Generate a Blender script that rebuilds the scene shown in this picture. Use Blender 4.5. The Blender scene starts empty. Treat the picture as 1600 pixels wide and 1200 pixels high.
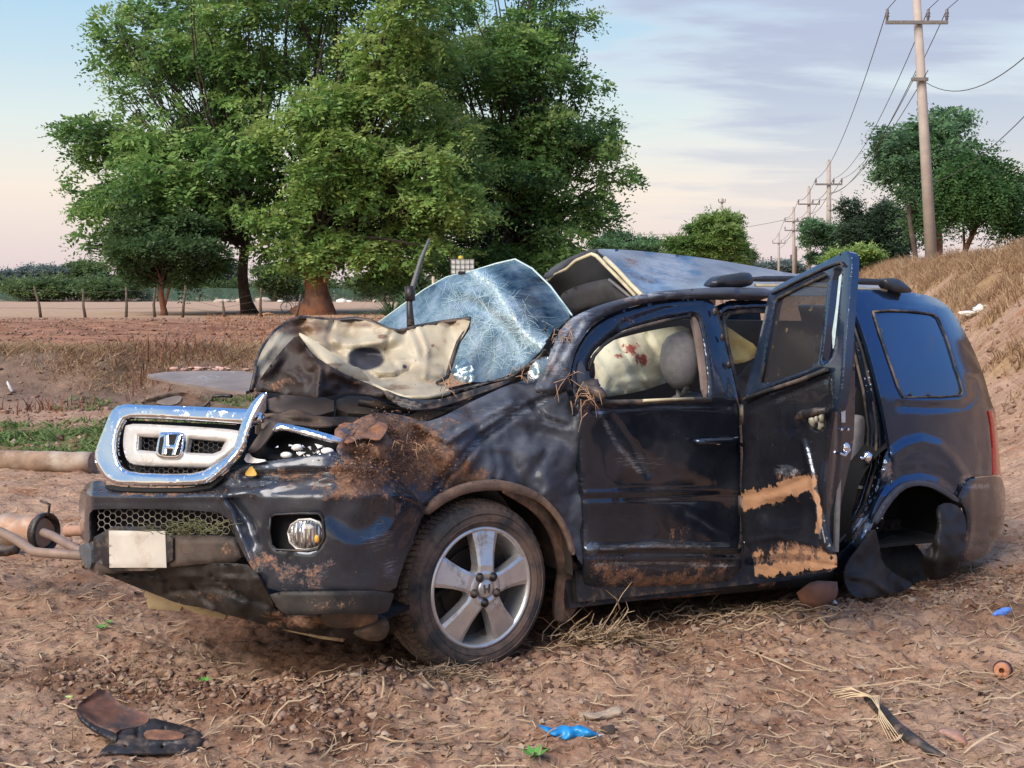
import bpy, bmesh, math, random
import numpy as np
from mathutils import Vector, Matrix
from mathutils.geometry import delaunay_2d_cdt
from mathutils import noise as mnoise
random.seed(7); rng = np.random.default_rng(7)
sc = bpy.context.scene
COL = sc.collection
R = math.radians
# ---------------------------------------------------------------- camera
F = 2000.0; HZ = 455.0; CAMZ = 1.65
PITCH = math.atan((600 - HZ) / F)
cd = bpy.data.cameras.new('camera'); cam = bpy.data.objects.new('camera', cd); COL.objects.link(cam)
cam.location = (0, 0, CAMZ); cam.rotation_euler = (R(90) - PITCH, 0, 0)
cd.sensor_width = 36; cd.lens = 36 * F / 1600; cd.clip_start = 0.1; cd.clip_end = 4000
sc.camera = cam
# ---------------------------------------------------------------- sky, sun
SUN_EL, SUN_AZ = 40.0, 222.0     # azimuth: degrees clockwise from +Y; behind the camera, to its left
wd = bpy.data.worlds.new('World'); sc.world = wd; wd.use_nodes = True
nt = wd.node_tree; nt.nodes.clear()
def N(nt, t, **k):
    n = nt.nodes.new(t)
    for a, b in k.items(): setattr(n, a, b)
    return n
def ramp(nt, pts, interp='LINEAR'):
    n = N(nt, 'ShaderNodeValToRGB'); cr = n.color_ramp; cr.interpolation = interp
    while len(cr.elements) > 1: cr.elements.remove(cr.elements[-1])
    cr.elements[0].position = pts[0][0]; cr.elements[0].color = (*pts[0][1], 1)
    for p, c in pts[1:]:
        e = cr.elements.new(p); e.color = (*c, 1)
    return n
def s2l(c): return tuple(((v/255) / 12.92 if v/255 <= 0.04045 else ((v/255 + 0.055) / 1.055) ** 2.4) for v in c)
L = nt.links
tc = N(nt, 'ShaderNodeTexCoord'); sep = N(nt, 'ShaderNodeSeparateXYZ'); L.new(tc.outputs['Generated'], sep.inputs[0])
sx, sy, sz = sep.outputs
def M(op, a, b=None, clamp=False, c=None, tree=None):
    tr = tree or nt
    n = N(tr, 'ShaderNodeMath', operation=op); n.use_clamp = clamp
    for i, v in enumerate((a, b, c)):
        if v is None: continue
        if isinstance(v, (int, float)): n.inputs[i].default_value = v
        else: tr.links.new(v, n.inputs[i])
    return n.outputs[0]
el = M('MAXIMUM', sz, 0.0)
grad = ramp(nt, [(0.0, s2l((208,194,196))), (0.027, s2l((220,203,202))), (0.075, s2l((235,222,208))), (0.125, s2l((214,224,221))),
                 (0.17, s2l((190,213,225))), (0.22, s2l((166,202,226))), (0.32, s2l((150,190,230))), (0.55, s2l((120,168,228))), (1.0, s2l((92,142,216)))])
L.new(el, grad.inputs[0])
# warm afterglow low on the sunset side
sd = Vector((math.sin(R(SUN_AZ)), math.cos(R(SUN_AZ)), 0))
dotn = N(nt, 'ShaderNodeVectorMath', operation='DOT_PRODUCT'); L.new(tc.outputs['Generated'], dotn.inputs[0]); dotn.inputs[1].default_value = sd
glow = M('MULTIPLY', M('POWER', M('MAXIMUM', dotn.outputs['Value'], 0.0), 2.0), M('POWER', M('SUBTRACT', 1.0, el), 5.0))
# the dusk side, away to the right: deeper blue down to low heights
dusk = N(nt, 'ShaderNodeMapRange'); dusk.interpolation_type = 'SMOOTHSTEP'; L.new(sx, dusk.inputs[0]); dusk.inputs[1].default_value = 0.40; dusk.inputs[2].default_value = 0.85
dk = ramp(nt, [(0.0, s2l((150,150,176))), (0.08, s2l((120,164,222))), (0.3, s2l((104,164,240))), (1.0, s2l((70,118,196)))]); L.new(el, dk.inputs[0])
mdk = N(nt, 'ShaderNodeMix', data_type='RGBA'); L.new(M('MULTIPLY', dusk.outputs[0], 0.9), mdk.inputs[0]); L.new(grad.outputs[0], mdk.inputs[6]); L.new(dk.outputs[0], mdk.inputs[7])
mg = N(nt, 'ShaderNodeMix', data_type='RGBA'); L.new(M('MULTIPLY', glow, 0.95), mg.inputs[0]); L.new(mdk.outputs[2], mg.inputs[6]); mg.inputs[7].default_value = (1.6, 1.15, 0.68, 1)
# clouds: planar projection, soft lavender sheets with pink rims
dv = M('ADD', M('MAXIMUM', sz, 0.0), 0.09)
cx = M('DIVIDE', sx, dv); cy = M('DIVIDE', sy, dv)
cmb = N(nt, 'ShaderNodeCombineXYZ'); L.new(cx, cmb.inputs[0]); L.new(cy, cmb.inputs[1])
def noise_tex(scale, detail, vec, rough=.55, tr=nt, dist=0.0):
    n = N(tr, 'ShaderNodeTexNoise'); n.inputs['Scale'].default_value = scale; n.inputs['Detail'].default_value = detail
    n.inputs['Roughness'].default_value = rough; n.inputs['Distortion'].default_value = dist
    tr.links.new(vec, n.inputs['Vector']); return n.outputs[0]
mp = N(nt, 'ShaderNodeMapping'); mp.inputs['Scale'].default_value = (0.55, 1.15, 1); mp.inputs['Location'].default_value = (0.35, 0.2, 0); mp.inputs['Rotation'].default_value = (0, 0, R(-14))
L.new(cmb.outputs[0], mp.inputs['Vector'])
n1 = noise_tex(0.95, 7, mp.outputs[0], .55, dist=.3)
# denser toward the right of the view (a real cloud bank spreading that way)
bank = M('MULTIPLY', M('ADD', M('MULTIPLY', sx, 0.9), -0.07), 1.0)
bank = M('MINIMUM', M('MAXIMUM', bank, -0.12), 0.16)
bank = M('SUBTRACT', bank, M('MULTIPLY', M('MAXIMUM', M('SUBTRACT', sx, 0.45), 0.0), 0.9))
cl = M('ADD', n1, bank)
el2 = N(nt, 'ShaderNodeMapRange'); L.new(sz, el2.inputs[0]); el2.inputs[1].default_value = 0.02; el2.inputs[2].default_value = 0.16
cm = N(nt, 'ShaderNodeMapRange'); cm.interpolation_type = 'SMOOTHSTEP'; L.new(cl, cm.inputs[0]); cm.inputs[1].default_value = 0.50; cm.inputs[2].default_value = 0.68
cmask = M('MULTIPLY', M('MULTIPLY', cm.outputs[0], el2.outputs[0]), 0.85)
ccol = ramp(nt, [(0.0, s2l((246,226,214))), (0.35, s2l((214,210,220))), (0.7, s2l((192,195,211))), (1.0, s2l((174,180,202)))])
L.new(cm.outputs[0], ccol.inputs[0])
# thin dark streaks lower down
mp2 = N(nt, 'ShaderNodeMapping'); mp2.inputs['Scale'].default_value = (5.5, 5.5, 42); mp2.inputs['Location'].default_value = (3.1, 1.4, 0.3); L.new(tc.outputs['Generated'], mp2.inputs['Vector'])
n3 = noise_tex(1.0, 5, mp2.outputs[0], .5, dist=.2)
st3 = N(nt, 'ShaderNodeMapRange'); st3.interpolation_type = 'SMOOTHSTEP'; L.new(n3, st3.inputs[0]); st3.inputs[1].default_value = 0.60; st3.inputs[2].default_value = 0.70
sm3 = M('MULTIPLY', M('MULTIPLY', st3.outputs[0], el2.outputs[0]), M('MINIMUM', M('MAXIMUM', M('MULTIPLY', M('ADD', sx, 0.03), 8.0), 0.0), 0.55))
ms3 = N(nt, 'ShaderNodeMix', data_type='RGBA'); L.new(sm3, ms3.inputs[0]); L.new(mg.outputs[2], ms3.inputs[6]); ms3.inputs[7].default_value = (*s2l((168,172,200)), 1)
mc = N(nt, 'ShaderNodeMix', data_type='RGBA'); L.new(cmask, mc.inputs[0]); L.new(ms3.outputs[2], mc.inputs[6]); L.new(ccol.outputs[0], mc.inputs[7])
bg = N(nt, 'ShaderNodeBackground'); L.new(mc.outputs[2], bg.inputs[0]); bg.inputs[1].default_value = 0.86
sky = N(nt, 'ShaderNodeTexSky', sky_type='NISHITA'); sky.sun_disc = False; sky.sun_elevation = R(SUN_EL); sky.sun_rotation = R(SUN_AZ)
bg2 = N(nt, 'ShaderNodeBackground'); L.new(sky.outputs[0], bg2.inputs[0]); bg2.inputs[1].default_value = 0.006
ads = N(nt, 'ShaderNodeAddShader'); L.new(bg.outputs[0], ads.inputs[0]); L.new(bg2.outputs[0], ads.inputs[1])
wo = N(nt, 'ShaderNodeOutputWorld'); L.new(ads.outputs[0], wo.inputs[0])
sl = bpy.data.lights.new('sun', 'SUN'); sl.energy = 4.2; sl.angle = R(45); sl.color = (1, .90, .78)
so = bpy.data.objects.new('sun', sl); COL.objects.link(so)
dsun = Vector((math.sin(R(SUN_AZ)) * math.cos(R(SUN_EL)), math.cos(R(SUN_AZ)) * math.cos(R(SUN_EL)), math.sin(R(SUN_EL))))
so.rotation_euler = dsun.to_track_quat('Z', 'Y').to_euler()
sc.view_settings.view_transform = 'Standard'; sc.view_settings.look = 'None'; sc.view_settings.exposure = 0.38; sc.view_settings.gamma = 1.0
sc.view_settings.use_curve_mapping = False
sc.render.engine = 'CYCLES'; sc.cycles.max_bounces = 6; sc.cycles.transparent_max_bounces = 12
# ---------------------------------------------------------------- picture <-> world
cp, sp = math.cos(PITCH), math.sin(PITCH)
def ray(px, py):
    x = (px - 800) / F; u = (600 - py) / F
    return Vector((x, cp + u * sp, -sp + u * cp))          # x, y(depth), z
C0 = Vector((0, 0, CAMZ))
def P(px, py, Y):
    d = ray(px, py); return C0 + d * (Y / d.y)
def proj(p):
    q = Vector(p) - C0; f = q.y * cp - q.z * sp; u = q.y * sp + q.z * cp
    return 800 + F * q.x / f, 600 - F * u / f
def plane_surf(p0, n):
    p0 = Vector(p0); n = Vector(n)
    def f(px, py):
        d = ray(px, py); return C0 + d * ((p0 - C0).dot(n) / d.dot(n))
    return f
# ---------------------------------------------------------------- fast numpy noise
_perm = rng.permutation(512); _g = rng.normal(size=(512, 2)); _g /= np.linalg.norm(_g, axis=1)[:, None]
def pn(x, y):
    x = np.asarray(x, float); y = np.asarray(y, float)
    xi = np.floor(x).astype(int); yi = np.floor(y).astype(int); xf = x - xi; yf = y - yi
    def g(i, j):
        h = _perm[(_perm[i % 512] + j) % 512]; return _g[h]
    def dt(i, j, a, b):
        v = g(i, j); return v[..., 0] * a + v[..., 1] * b
    u = xf * xf * xf * (xf * (xf * 6 - 15) + 10); v = yf * yf * yf * (yf * (yf * 6 - 15) + 10)
    a = dt(xi, yi, xf, yf); b = dt(xi + 1, yi, xf - 1, yf); c = dt(xi, yi + 1, xf, yf - 1); d = dt(xi + 1, yi + 1, xf - 1, yf - 1)
    return (a + u * (b - a)) * (1 - v) + (c + u * (d - c)) * v
def fbm(x, y, s, o=4, g=.5):
    r = 0; a = 1
    for i in range(o):
        r = r + a * pn(x * s + 17.3 * i, y * s - 9.1 * i); s *= 2.03; a *= g
    return r
def smooth(a, b, x):
    t = np.clip((x - a) / (b - a), 0, 1); return t * t * (3 - 2 * t)
# ---------------------------------------------------------------- object helpers
def setp(o, label=None, cat=None, group=None, kind=None):
    if label: o['label'] = label
    if cat: o['category'] = cat
    if group: o['group'] = group
    if kind: o['kind'] = kind
    return o
def thing(name, loc, label, cat, group=None):
    o = bpy.data.objects.new(name, None); COL.objects.link(o); o.location = loc; o.empty_display_size = .1
    return setp(o, label, cat, group)
def mesh_np(name, V, Fc, mat, parent=None, smooth_=False, cols=None):
    """V (n,3), Fc (m,k) all the same k"""
    V = np.asarray(V, np.float32); Fc = np.asarray(Fc, np.int32)
    me = bpy.data.meshes.new(name); k = Fc.shape[1]
    me.vertices.add(len(V)); me.vertices.foreach_set('co', V.ravel())
    me.loops.add(Fc.size); me.loops.foreach_set('vertex_index', Fc.ravel())
    me.polygons.add(len(Fc)); me.polygons.foreach_set('loop_start', np.arange(0, Fc.size, k, dtype=np.int32))
    me.update(calc_edges=True)
    if smooth_: me.polygons.foreach_set('use_smooth', np.ones(len(Fc), bool))
    if cols is not None:
        at = me.color_attributes.new('wear', 'FLOAT_COLOR', 'POINT'); at.data.foreach_set('color', np.asarray(cols, np.float32).ravel())
    return link(name, me, mat, parent)
def link(name, me, mat, parent=None):
    if mat: me.materials.append(mat)
    o = bpy.data.objects.new(name, me); COL.objects.link(o)
    if parent is not None:
        o.parent = parent; bpy_mats.append(o)
        o.matrix_parent_inverse = Matrix.Translation(parent_loc(parent)).inverted()
    return o
bpy_mats = []
def parent_loc(p):
    l = Vector((0, 0, 0))
    while p is not None:
        l = l + Vector(p.location) + (p.matrix_parent_inverse.translation if p.parent else Vector((0, 0, 0))); p = p.parent
    return l
def mesh_py(name, V, Fc, mat, parent=None, smooth_=False):
    me = bpy.data.meshes.new(name); me.from_pydata([tuple(v) for v in V], [], Fc); me.update()
    if smooth_:
        for p in me.polygons: p.use_smooth = True
    return link(name, me, mat, parent)
class MB:
    """collects simple solids into one mesh"""
    def __init__(s): s.V = []; s.F = []; s.S = []
    def add(s, V, Fc, sm=False):
        b = len(s.V); s.V += [Vector(v) for v in V]; s.F += [[i + b for i in f] for f in Fc]; s.S += [sm] * len(Fc); return s
    def box(s, c, size, rot=None):
        c = Vector(c); h = Vector(size) / 2; rot = rot or Matrix.Identity(3)
        V = [c + rot @ Vector((x * h.x, y * h.y, z * h.z)) for x in (-1, 1) for y in (-1, 1) for z in (-1, 1)]
        return s.add(V, [[0, 1, 3, 2], [4, 6, 7, 5], [0, 4, 5, 1], [2, 3, 7, 6], [0, 2, 6, 4], [1, 5, 7, 3]])
    def tube(s, pts, r, n=8, cap=True, sm=True):
        pts = [Vector(p) for p in pts]; rs = r if isinstance(r, (list, tuple)) else [r] * len(pts)
        V = []; prev = None
        for i, p in enumerate(pts):
            t = (pts[min(i + 1, len(pts) - 1)] - pts[max(i - 1, 0)]).normalized()
            a = (prev - t * prev.dot(t)) if prev is not None else t.orthogonal()
            a.normalize(); prev = a; b = t.cross(a)
            for k in range(n):
                w = 2 * math.pi * k / n; V.append(p + (a * math.cos(w) + b * math.sin(w)) * rs[i])
        Fc = [[i * n + k, i * n + (k + 1) % n, (i + 1) * n + (k + 1) % n, (i + 1) * n + k] for i in range(len(pts) - 1) for k in range(n)]
        s.add(V, Fc, sm)
        if cap: s.add(V[:n], [list(range(n))[::-1]]); s.add(V[-n:], [list(range(n))])
        return s
    def lathe(s, c, axis, prof, n=24, sm=True, up=None):
        """prof: (radius, offset along axis)"""
        c = Vector(c); ax = Vector(axis).normalized(); a = ax.orthogonal().normalized(); b = ax.cross(a); V = []
        for (r, h) in prof:
            for k in range(n):
                w = 2 * math.pi * k / n; V.append(c + ax * h + (a * math.cos(w) + b * math.sin(w)) * r)
        Fc = [[i * n + k, i * n + (k + 1) % n, (i + 1) * n + (k + 1) % n, (i + 1) * n + k] for i in range(len(prof) - 1) for k in range(n)]
        return s.add(V, Fc, sm)
    def ball(s, c, rx, ry=None, rz=None, n=12, jit=0, rot=None):
        ry = ry or rx; rz = rz or rx; c = Vector(c); V = []; m = max(4, n // 2); rot = rot or Matrix.Identity(3)
        off = random.random() * 99
        for i in range(m + 1):
            th = math.pi * i / m
            for k in range(n):
                w = 2 * math.pi * k / n; d = Vector((math.sin(th) * math.cos(w), math.sin(th) * math.sin(w), math.cos(th)))
                j = 1 + (jit * mnoise.noise(d * 1.7 + Vector((off, off, 0))) * 2 if jit else 0)
                V.append(c + rot @ Vector((d.x * rx * j, d.y * ry * j, d.z * rz * j)))
        Fc = [[i * n + k, (i + 1) * n + k, (i + 1) * n + (k + 1) % n, i * n + (k + 1) % n] for i in range(m) for k in range(n)]
        return s.add(V, Fc, True)
    def build(s, name, mat, parent=None):
        me = bpy.data.meshes.new(name); me.from_pydata([tuple(v) for v in s.V], [], s.F)
        me.polygons.foreach_set('use_smooth', s.S); me.update()
        bm = bmesh.new(); bm.from_mesh(me); bmesh.ops.remove_doubles(bm, verts=bm.verts, dist=1e-5); bmesh.ops.recalc_face_normals(bm, faces=bm.faces); bm.to_mesh(me); bm.free()
        return link(name, me, mat, parent)
def chaikin(pts, it):
    for _ in range(it):
        q = []
        for i in range(len(pts)):
            a = pts[i]; b = pts[(i + 1) % len(pts)]
            q.append((a[0] * .75 + b[0] * .25, a[1] * .75 + b[1] * .25)); q.append((a[0] * .25 + b[0] * .75, a[1] * .25 + b[1] * .75))
        pts = q
    return pts
def densify(pts, st):
    q = []
    for i in range(len(pts)):
        a = pts[i]; b = pts[(i + 1) % len(pts)]; d = math.hypot(b[0] - a[0], b[1] - a[1]); k = max(1, int(round(d / st)))
        for j in range(k): q.append((a[0] + (b[0] - a[0]) * j / k, a[1] + (b[1] - a[1]) * j / k))
    return q
def seg_dist(X, Y, poly, closed=True):
    D = np.full(X.shape, 1e9); n = len(poly)
    for i in range(n if closed else n - 1):
        ax, ay = poly[i][:2]; bx, by = poly[(i + 1) % n][:2]; dx, dy = bx - ax, by - ay; l2 = dx * dx + dy * dy + 1e-9
        t = np.clip(((X - ax) * dx + (Y - ay) * dy) / l2, 0, 1)
        D = np.minimum(D, np.hypot(X - ax - t * dx, Y - ay - t * dy))
    return D
def inside(X, Y, poly):
    c = np.zeros(X.shape, bool); n = len(poly)
    for i in range(n):
        x1, y1 = poly[i][:2]; x2, y2 = poly[(i + 1) % n][:2]
        if y1 == y2: continue
        m = ((y1 > Y) != (y2 > Y)) & (X < (x2 - x1) * (Y - y1) / (y2 - y1) + x1); c ^= m
    return c
def panel(name, outline, surf, mat, parent, step=7, thick=.004, holes=(), round_it=1, edge=(5, .006), nz=(), creases=(), dents=(), paint=(), dome=None, hole_round=None):
    """a sheet of metal, plastic or cloth: outline given on the picture, laid on the surface surf(px,py) in the world, with thickness,
    rolled edges, folds (creases), dents and wear painted as blobs (channel r dirt, g scratch, b bare)"""
    ol = densify(chaikin(outline, round_it), step * .8)
    hs = [densify(chaikin(h, round_it if hole_round is None else hole_round), step * .8) for h in holes]
    xs = [p[0] for p in ol]; ys = [p[1] for p in ol]
    gx, gy = np.meshgrid(np.arange(min(xs), max(xs), step), np.arange(min(ys), max(ys), step * .87)); gx = gx + (np.arange(gx.shape[0]) % 2)[:, None] * step / 2
    gx = gx.ravel(); gy = gy.ravel(); rs = np.random.default_rng(len(name) + int(xs[0])); gx = gx + rs.uniform(-.12, .12, gx.shape) * step; gy = gy + rs.uniform(-.12, .12, gy.shape) * step
    ok = inside(gx, gy, ol) & (seg_dist(gx, gy, ol) > step * .5)
    for h in hs: ok &= ~inside(gx, gy, h) & (seg_dist(gx, gy, h) > step * .5)
    pts = list(ol); ed = [(i, (i + 1) % len(ol)) for i in range(len(ol))]
    for h in hs:
        b = len(pts); pts += h; ed += [(b + i, b + (i + 1) % len(h)) for i in range(len(h))]
    pts += list(zip(gx[ok], gy[ok]))
    v2, e2, f2, *_ = delaunay_2d_cdt([Vector((float(a), float(b))) for a, b in pts], ed, [], 0, 1e-4)
    X = np.array([v.x for v in v2]); Y = np.array([v.y for v in v2]); T = np.array([list(f) for f in f2 if len(f) == 3])
    cxx = X[T].mean(1); cyy = Y[T].mean(1); keep = inside(cxx, cyy, ol)
    for h in hs: keep &= ~inside(cxx, cyy, h)
    T = T[keep]
    # consistent winding (image y down)
    ar = (X[T[:, 1]] - X[T[:, 0]]) * (Y[T[:, 2]] - Y[T[:, 0]]) - (X[T[:, 2]] - X[T[:, 0]]) * (Y[T[:, 1]] - Y[T[:, 0]])
    T[ar > 0] = T[ar > 0][:, ::-1]
    used = np.unique(T); mp_ = -np.ones(len(X), int); mp_[used] = np.arange(len(used)); X = X[used]; Y = Y[used]; T = mp_[T]
    D = seg_dist(X, Y, ol)
    for h in hs: D = np.minimum(D, seg_dist(X, Y, h))
    W = np.array([surf(float(a), float(b))[:] for a, b in zip(X, Y)])
    W0 = W.copy(); d = np.zeros(len(X))
    if edge: d += edge[1] * (1 - np.clip(D / edge[0], 0, 1)) ** 2
    if dome: d -= dome[1] * np.sqrt(1 - (1 - np.clip(D / dome[0], 0, 1)) ** 2)
    for q_ in nz:
        nn_ = np.array([mnoise.noise(Vector(w) * q_[0]) for w in W])
        if len(q_) > 2:           # ridged folds, optionally only inside an ellipse
            nn_ = 1 - 4 * np.abs(nn_)
            if len(q_) > 3: nn_ = nn_ * np.clip(1.5 - 1.5 * np.sqrt(((X - q_[3]) / q_[5]) ** 2 + ((Y - q_[4]) / q_[6]) ** 2), 0, 1)
        d += q_[1] * nn_
    for (pl, wd_, dp) in creases:
        q = np.clip(1 - seg_dist(X, Y, pl, False) / wd_, 0, 1); d += dp * q * (1.2 - .2 * q)
    for (ex, ey, rx, ry, dp) in dents:
        q = np.clip(1 - ((X - ex) / rx) ** 2 - ((Y - ey) / ry) ** 2, 0, 1); d += dp * q * q * (3 - 2 * q)
    C = np.array([0, 0, CAMZ]); dr = W - C; dr /= np.linalg.norm(dr, axis=1)[:, None]; W = W + dr * d[:, None]
    nrm = np.zeros_like(W); fn = np.cross(W[T[:, 1]] - W[T[:, 0]], W[T[:, 2]] - W[T[:, 0]])
    for k in range(3): np.add.at(nrm, T[:, k], fn)
    nrm /= np.linalg.norm(nrm, axis=1)[:, None] + 1e-12
    nb0 = np.zeros_like(W); fn = np.cross(W0[T[:, 1]] - W0[T[:, 0]], W0[T[:, 2]] - W0[T[:, 0]])
    for k in range(3): np.add.at(nb0, T[:, k], fn)
    nb0 /= np.linalg.norm(nb0, axis=1)[:, None] + 1e-12
    flip = (nrm * dr).sum() > 0; nrm = nb0
    if flip: nrm = -nrm; T = T[:, ::-1]
    n = len(W); Wb = W - nrm * thick
    es = {}
    for t in T:
        for a, b in ((t[0], t[1]), (t[1], t[2]), (t[2], t[0])): es[(a, b)] = 1
    bd = [(a, b) for (a, b) in es if (b, a) not in es]
    faces = [list(t) for t in T] + [[t[2] + n, t[1] + n, t[0] + n] for t in T]; nf = len(faces)
    faces += [[b, a, a + n, b + n] for a, b in bd]
    me = bpy.data.meshes.new(name); me.from_pydata(np.vstack([W, Wb]).tolist(), [], [[int(i) for i in f] for f in faces])
    sm = np.ones(len(faces), bool); sm[nf:] = False; me.polygons.foreach_set('use_smooth', sm); me.update()
    # keep rim edges crisp
    bset = {tuple(sorted((int(a), int(b)))) for a, b in bd} | {tuple(sorted((int(a + n), int(b + n)))) for a, b in bd}
    se = me.attributes.new('sharp_edge', 'BOOLEAN', 'EDGE')
    ev = np.zeros(len(me.edges) * 2, int); me.edges.foreach_get('vertices', ev); ev = ev.reshape(-1, 2)
    se.data.foreach_set('value', np.array([tuple(sorted(e)) in bset for e in ev.tolist()], bool))
    cols = np.zeros((n, 4)); cols[:, 3] = 1
    for pt in paint:
        ch = 'rgb'.index(pt[0])
        if pt[1] == 'l':    # line: ('g','l',[(x,y)..],width,strength)
            q = np.clip(1 - seg_dist(X, Y, pt[2], False) / pt[3], 0, 1) * pt[4]
        else:
            _, ex, ey, rx, ry, st = pt; q = np.clip(1.25 - 1.25 * np.sqrt(((X - ex) / rx) ** 2 + ((Y - ey) / ry) ** 2), 0, 1) * st
        cols[:, ch] = np.maximum(cols[:, ch], q)
    at = me.color_attributes.new('wear', 'FLOAT_COLOR', 'POINT'); at.data.foreach_set('color', np.vstack([cols, cols]).astype(np.float32).ravel())
    return link(name, me, mat, parent)
def rbf(ctrl):
    """smooth depth through (px,py,Y) points"""
    A = np.array(ctrl, float); n = len(A); S = 200.0
    K = np.linalg.norm(A[:, None, :2] - A[None, :, :2], axis=2) / S
    Q = np.hstack([np.ones((n, 1)), A[:, :2] / S]) if n > 3 else np.ones((n, 1)); m = Q.shape[1]
    B = np.block([[K + np.eye(n) * 1e-6, Q], [Q.T, np.zeros((m, m))]]); w = np.linalg.lstsq(B, np.concatenate([A[:, 2], np.zeros(m)]), rcond=None)[0]
    def f(px, py):
        k = np.hypot(A[:, 0] - px, A[:, 1] - py) / S; q = [1, px / S, py / S][:m]
        return P(px, py, float(k @ w[:n] + np.dot(q, w[n:])))
    return f
def shift(surf, dy):
    def f(px, py):
        w = surf(px, py); return P(px, py, w.y + dy)
    return f
# ---------------------------------------------------------------- materials
MATS = {}
def mat_base(name):
    m = bpy.data.materials.new(name); m.use_nodes = True; t = m.node_tree; t.nodes.clear()
    o = N(t, 'ShaderNodeOutputMaterial'); b = N(t, 'ShaderNodeBsdfPrincipled'); t.links.new(b.outputs[0], o.inputs[0]); MATS[name] = m
    return m, t, b, o
def mixc(t, fac, a, b):
    n = N(t, 'ShaderNodeMix', data_type='RGBA')
    for i, v in ((0, fac), (6, a), (7, b)):
        if isinstance(v, (int, float)): n.inputs[i].default_value = v
        elif isinstance(v, tuple): n.inputs[i].default_value = (*v, 1)
        else: t.links.new(v, n.inputs[i])
    return n.outputs[2]
def mrange(t, v, a, b, c=0.0, d=1.0):
    n = N(t, 'ShaderNodeMapRange'); t.links.new(v, n.inputs[0])
    for i, x in ((1, a), (2, b), (3, c), (4, d)): n.inputs[i].default_value = x
    return n.outputs[0]
def bump(t, b, h, s=.3, d=.01):
    n = N(t, 'ShaderNodeBump'); n.inputs['Strength'].default_value = s; n.inputs['Distance'].default_value = d
    t.links.new(h, n.inputs['Height']); t.links.new(n.outputs[0], b.inputs['Normal']); return n
def obj_vec(t, scale=None):
    g = N(t, 'ShaderNodeNewGeometry'); v = g.outputs['Position']
    if scale:
        m = N(t, 'ShaderNodeMapping'); m.inputs['Scale'].default_value = scale; t.links.new(v, m.inputs['Vector']); v = m.outputs[0]
    return v
def simple(name, col, rough=.6, metal=0., var=.25, scale=12, bmp=0., dust=None, dust_amt=.5, spec=.5):
    m, t, b, o = mat_base(name); v = obj_vec(t); n = noise_tex(scale, 6, v, .6, t)
    lo = tuple(c * (1 - var) for c in col); hi = tuple(min(1, c * (1 + var)) for c in col)
    c = mixc(t, mrange(t, n, .3, .7), lo, hi)
    if dust:
        n2 = noise_tex(scale * .4, 8, v, .7, t); f = mrange(t, n2, .62 - dust_amt * .25, .75 - dust_amt * .2); c = mixc(t, f, c, dust)
        t.links.new(mrange(t, f, 0, 1, rough, .85), b.inputs['Roughness'])
    else: b.inputs['Roughness'].default_value = rough
    t.links.new(c, b.inputs['Base Color']); b.inputs['Metallic'].default_value = metal; b.inputs['Specular IOR Level'].default_value = spec
    if bmp: bump(t, b, n, bmp, .01)
    return m
MUD = (.25, .125, .075); TAN = (.36, .24, .16)
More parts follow.
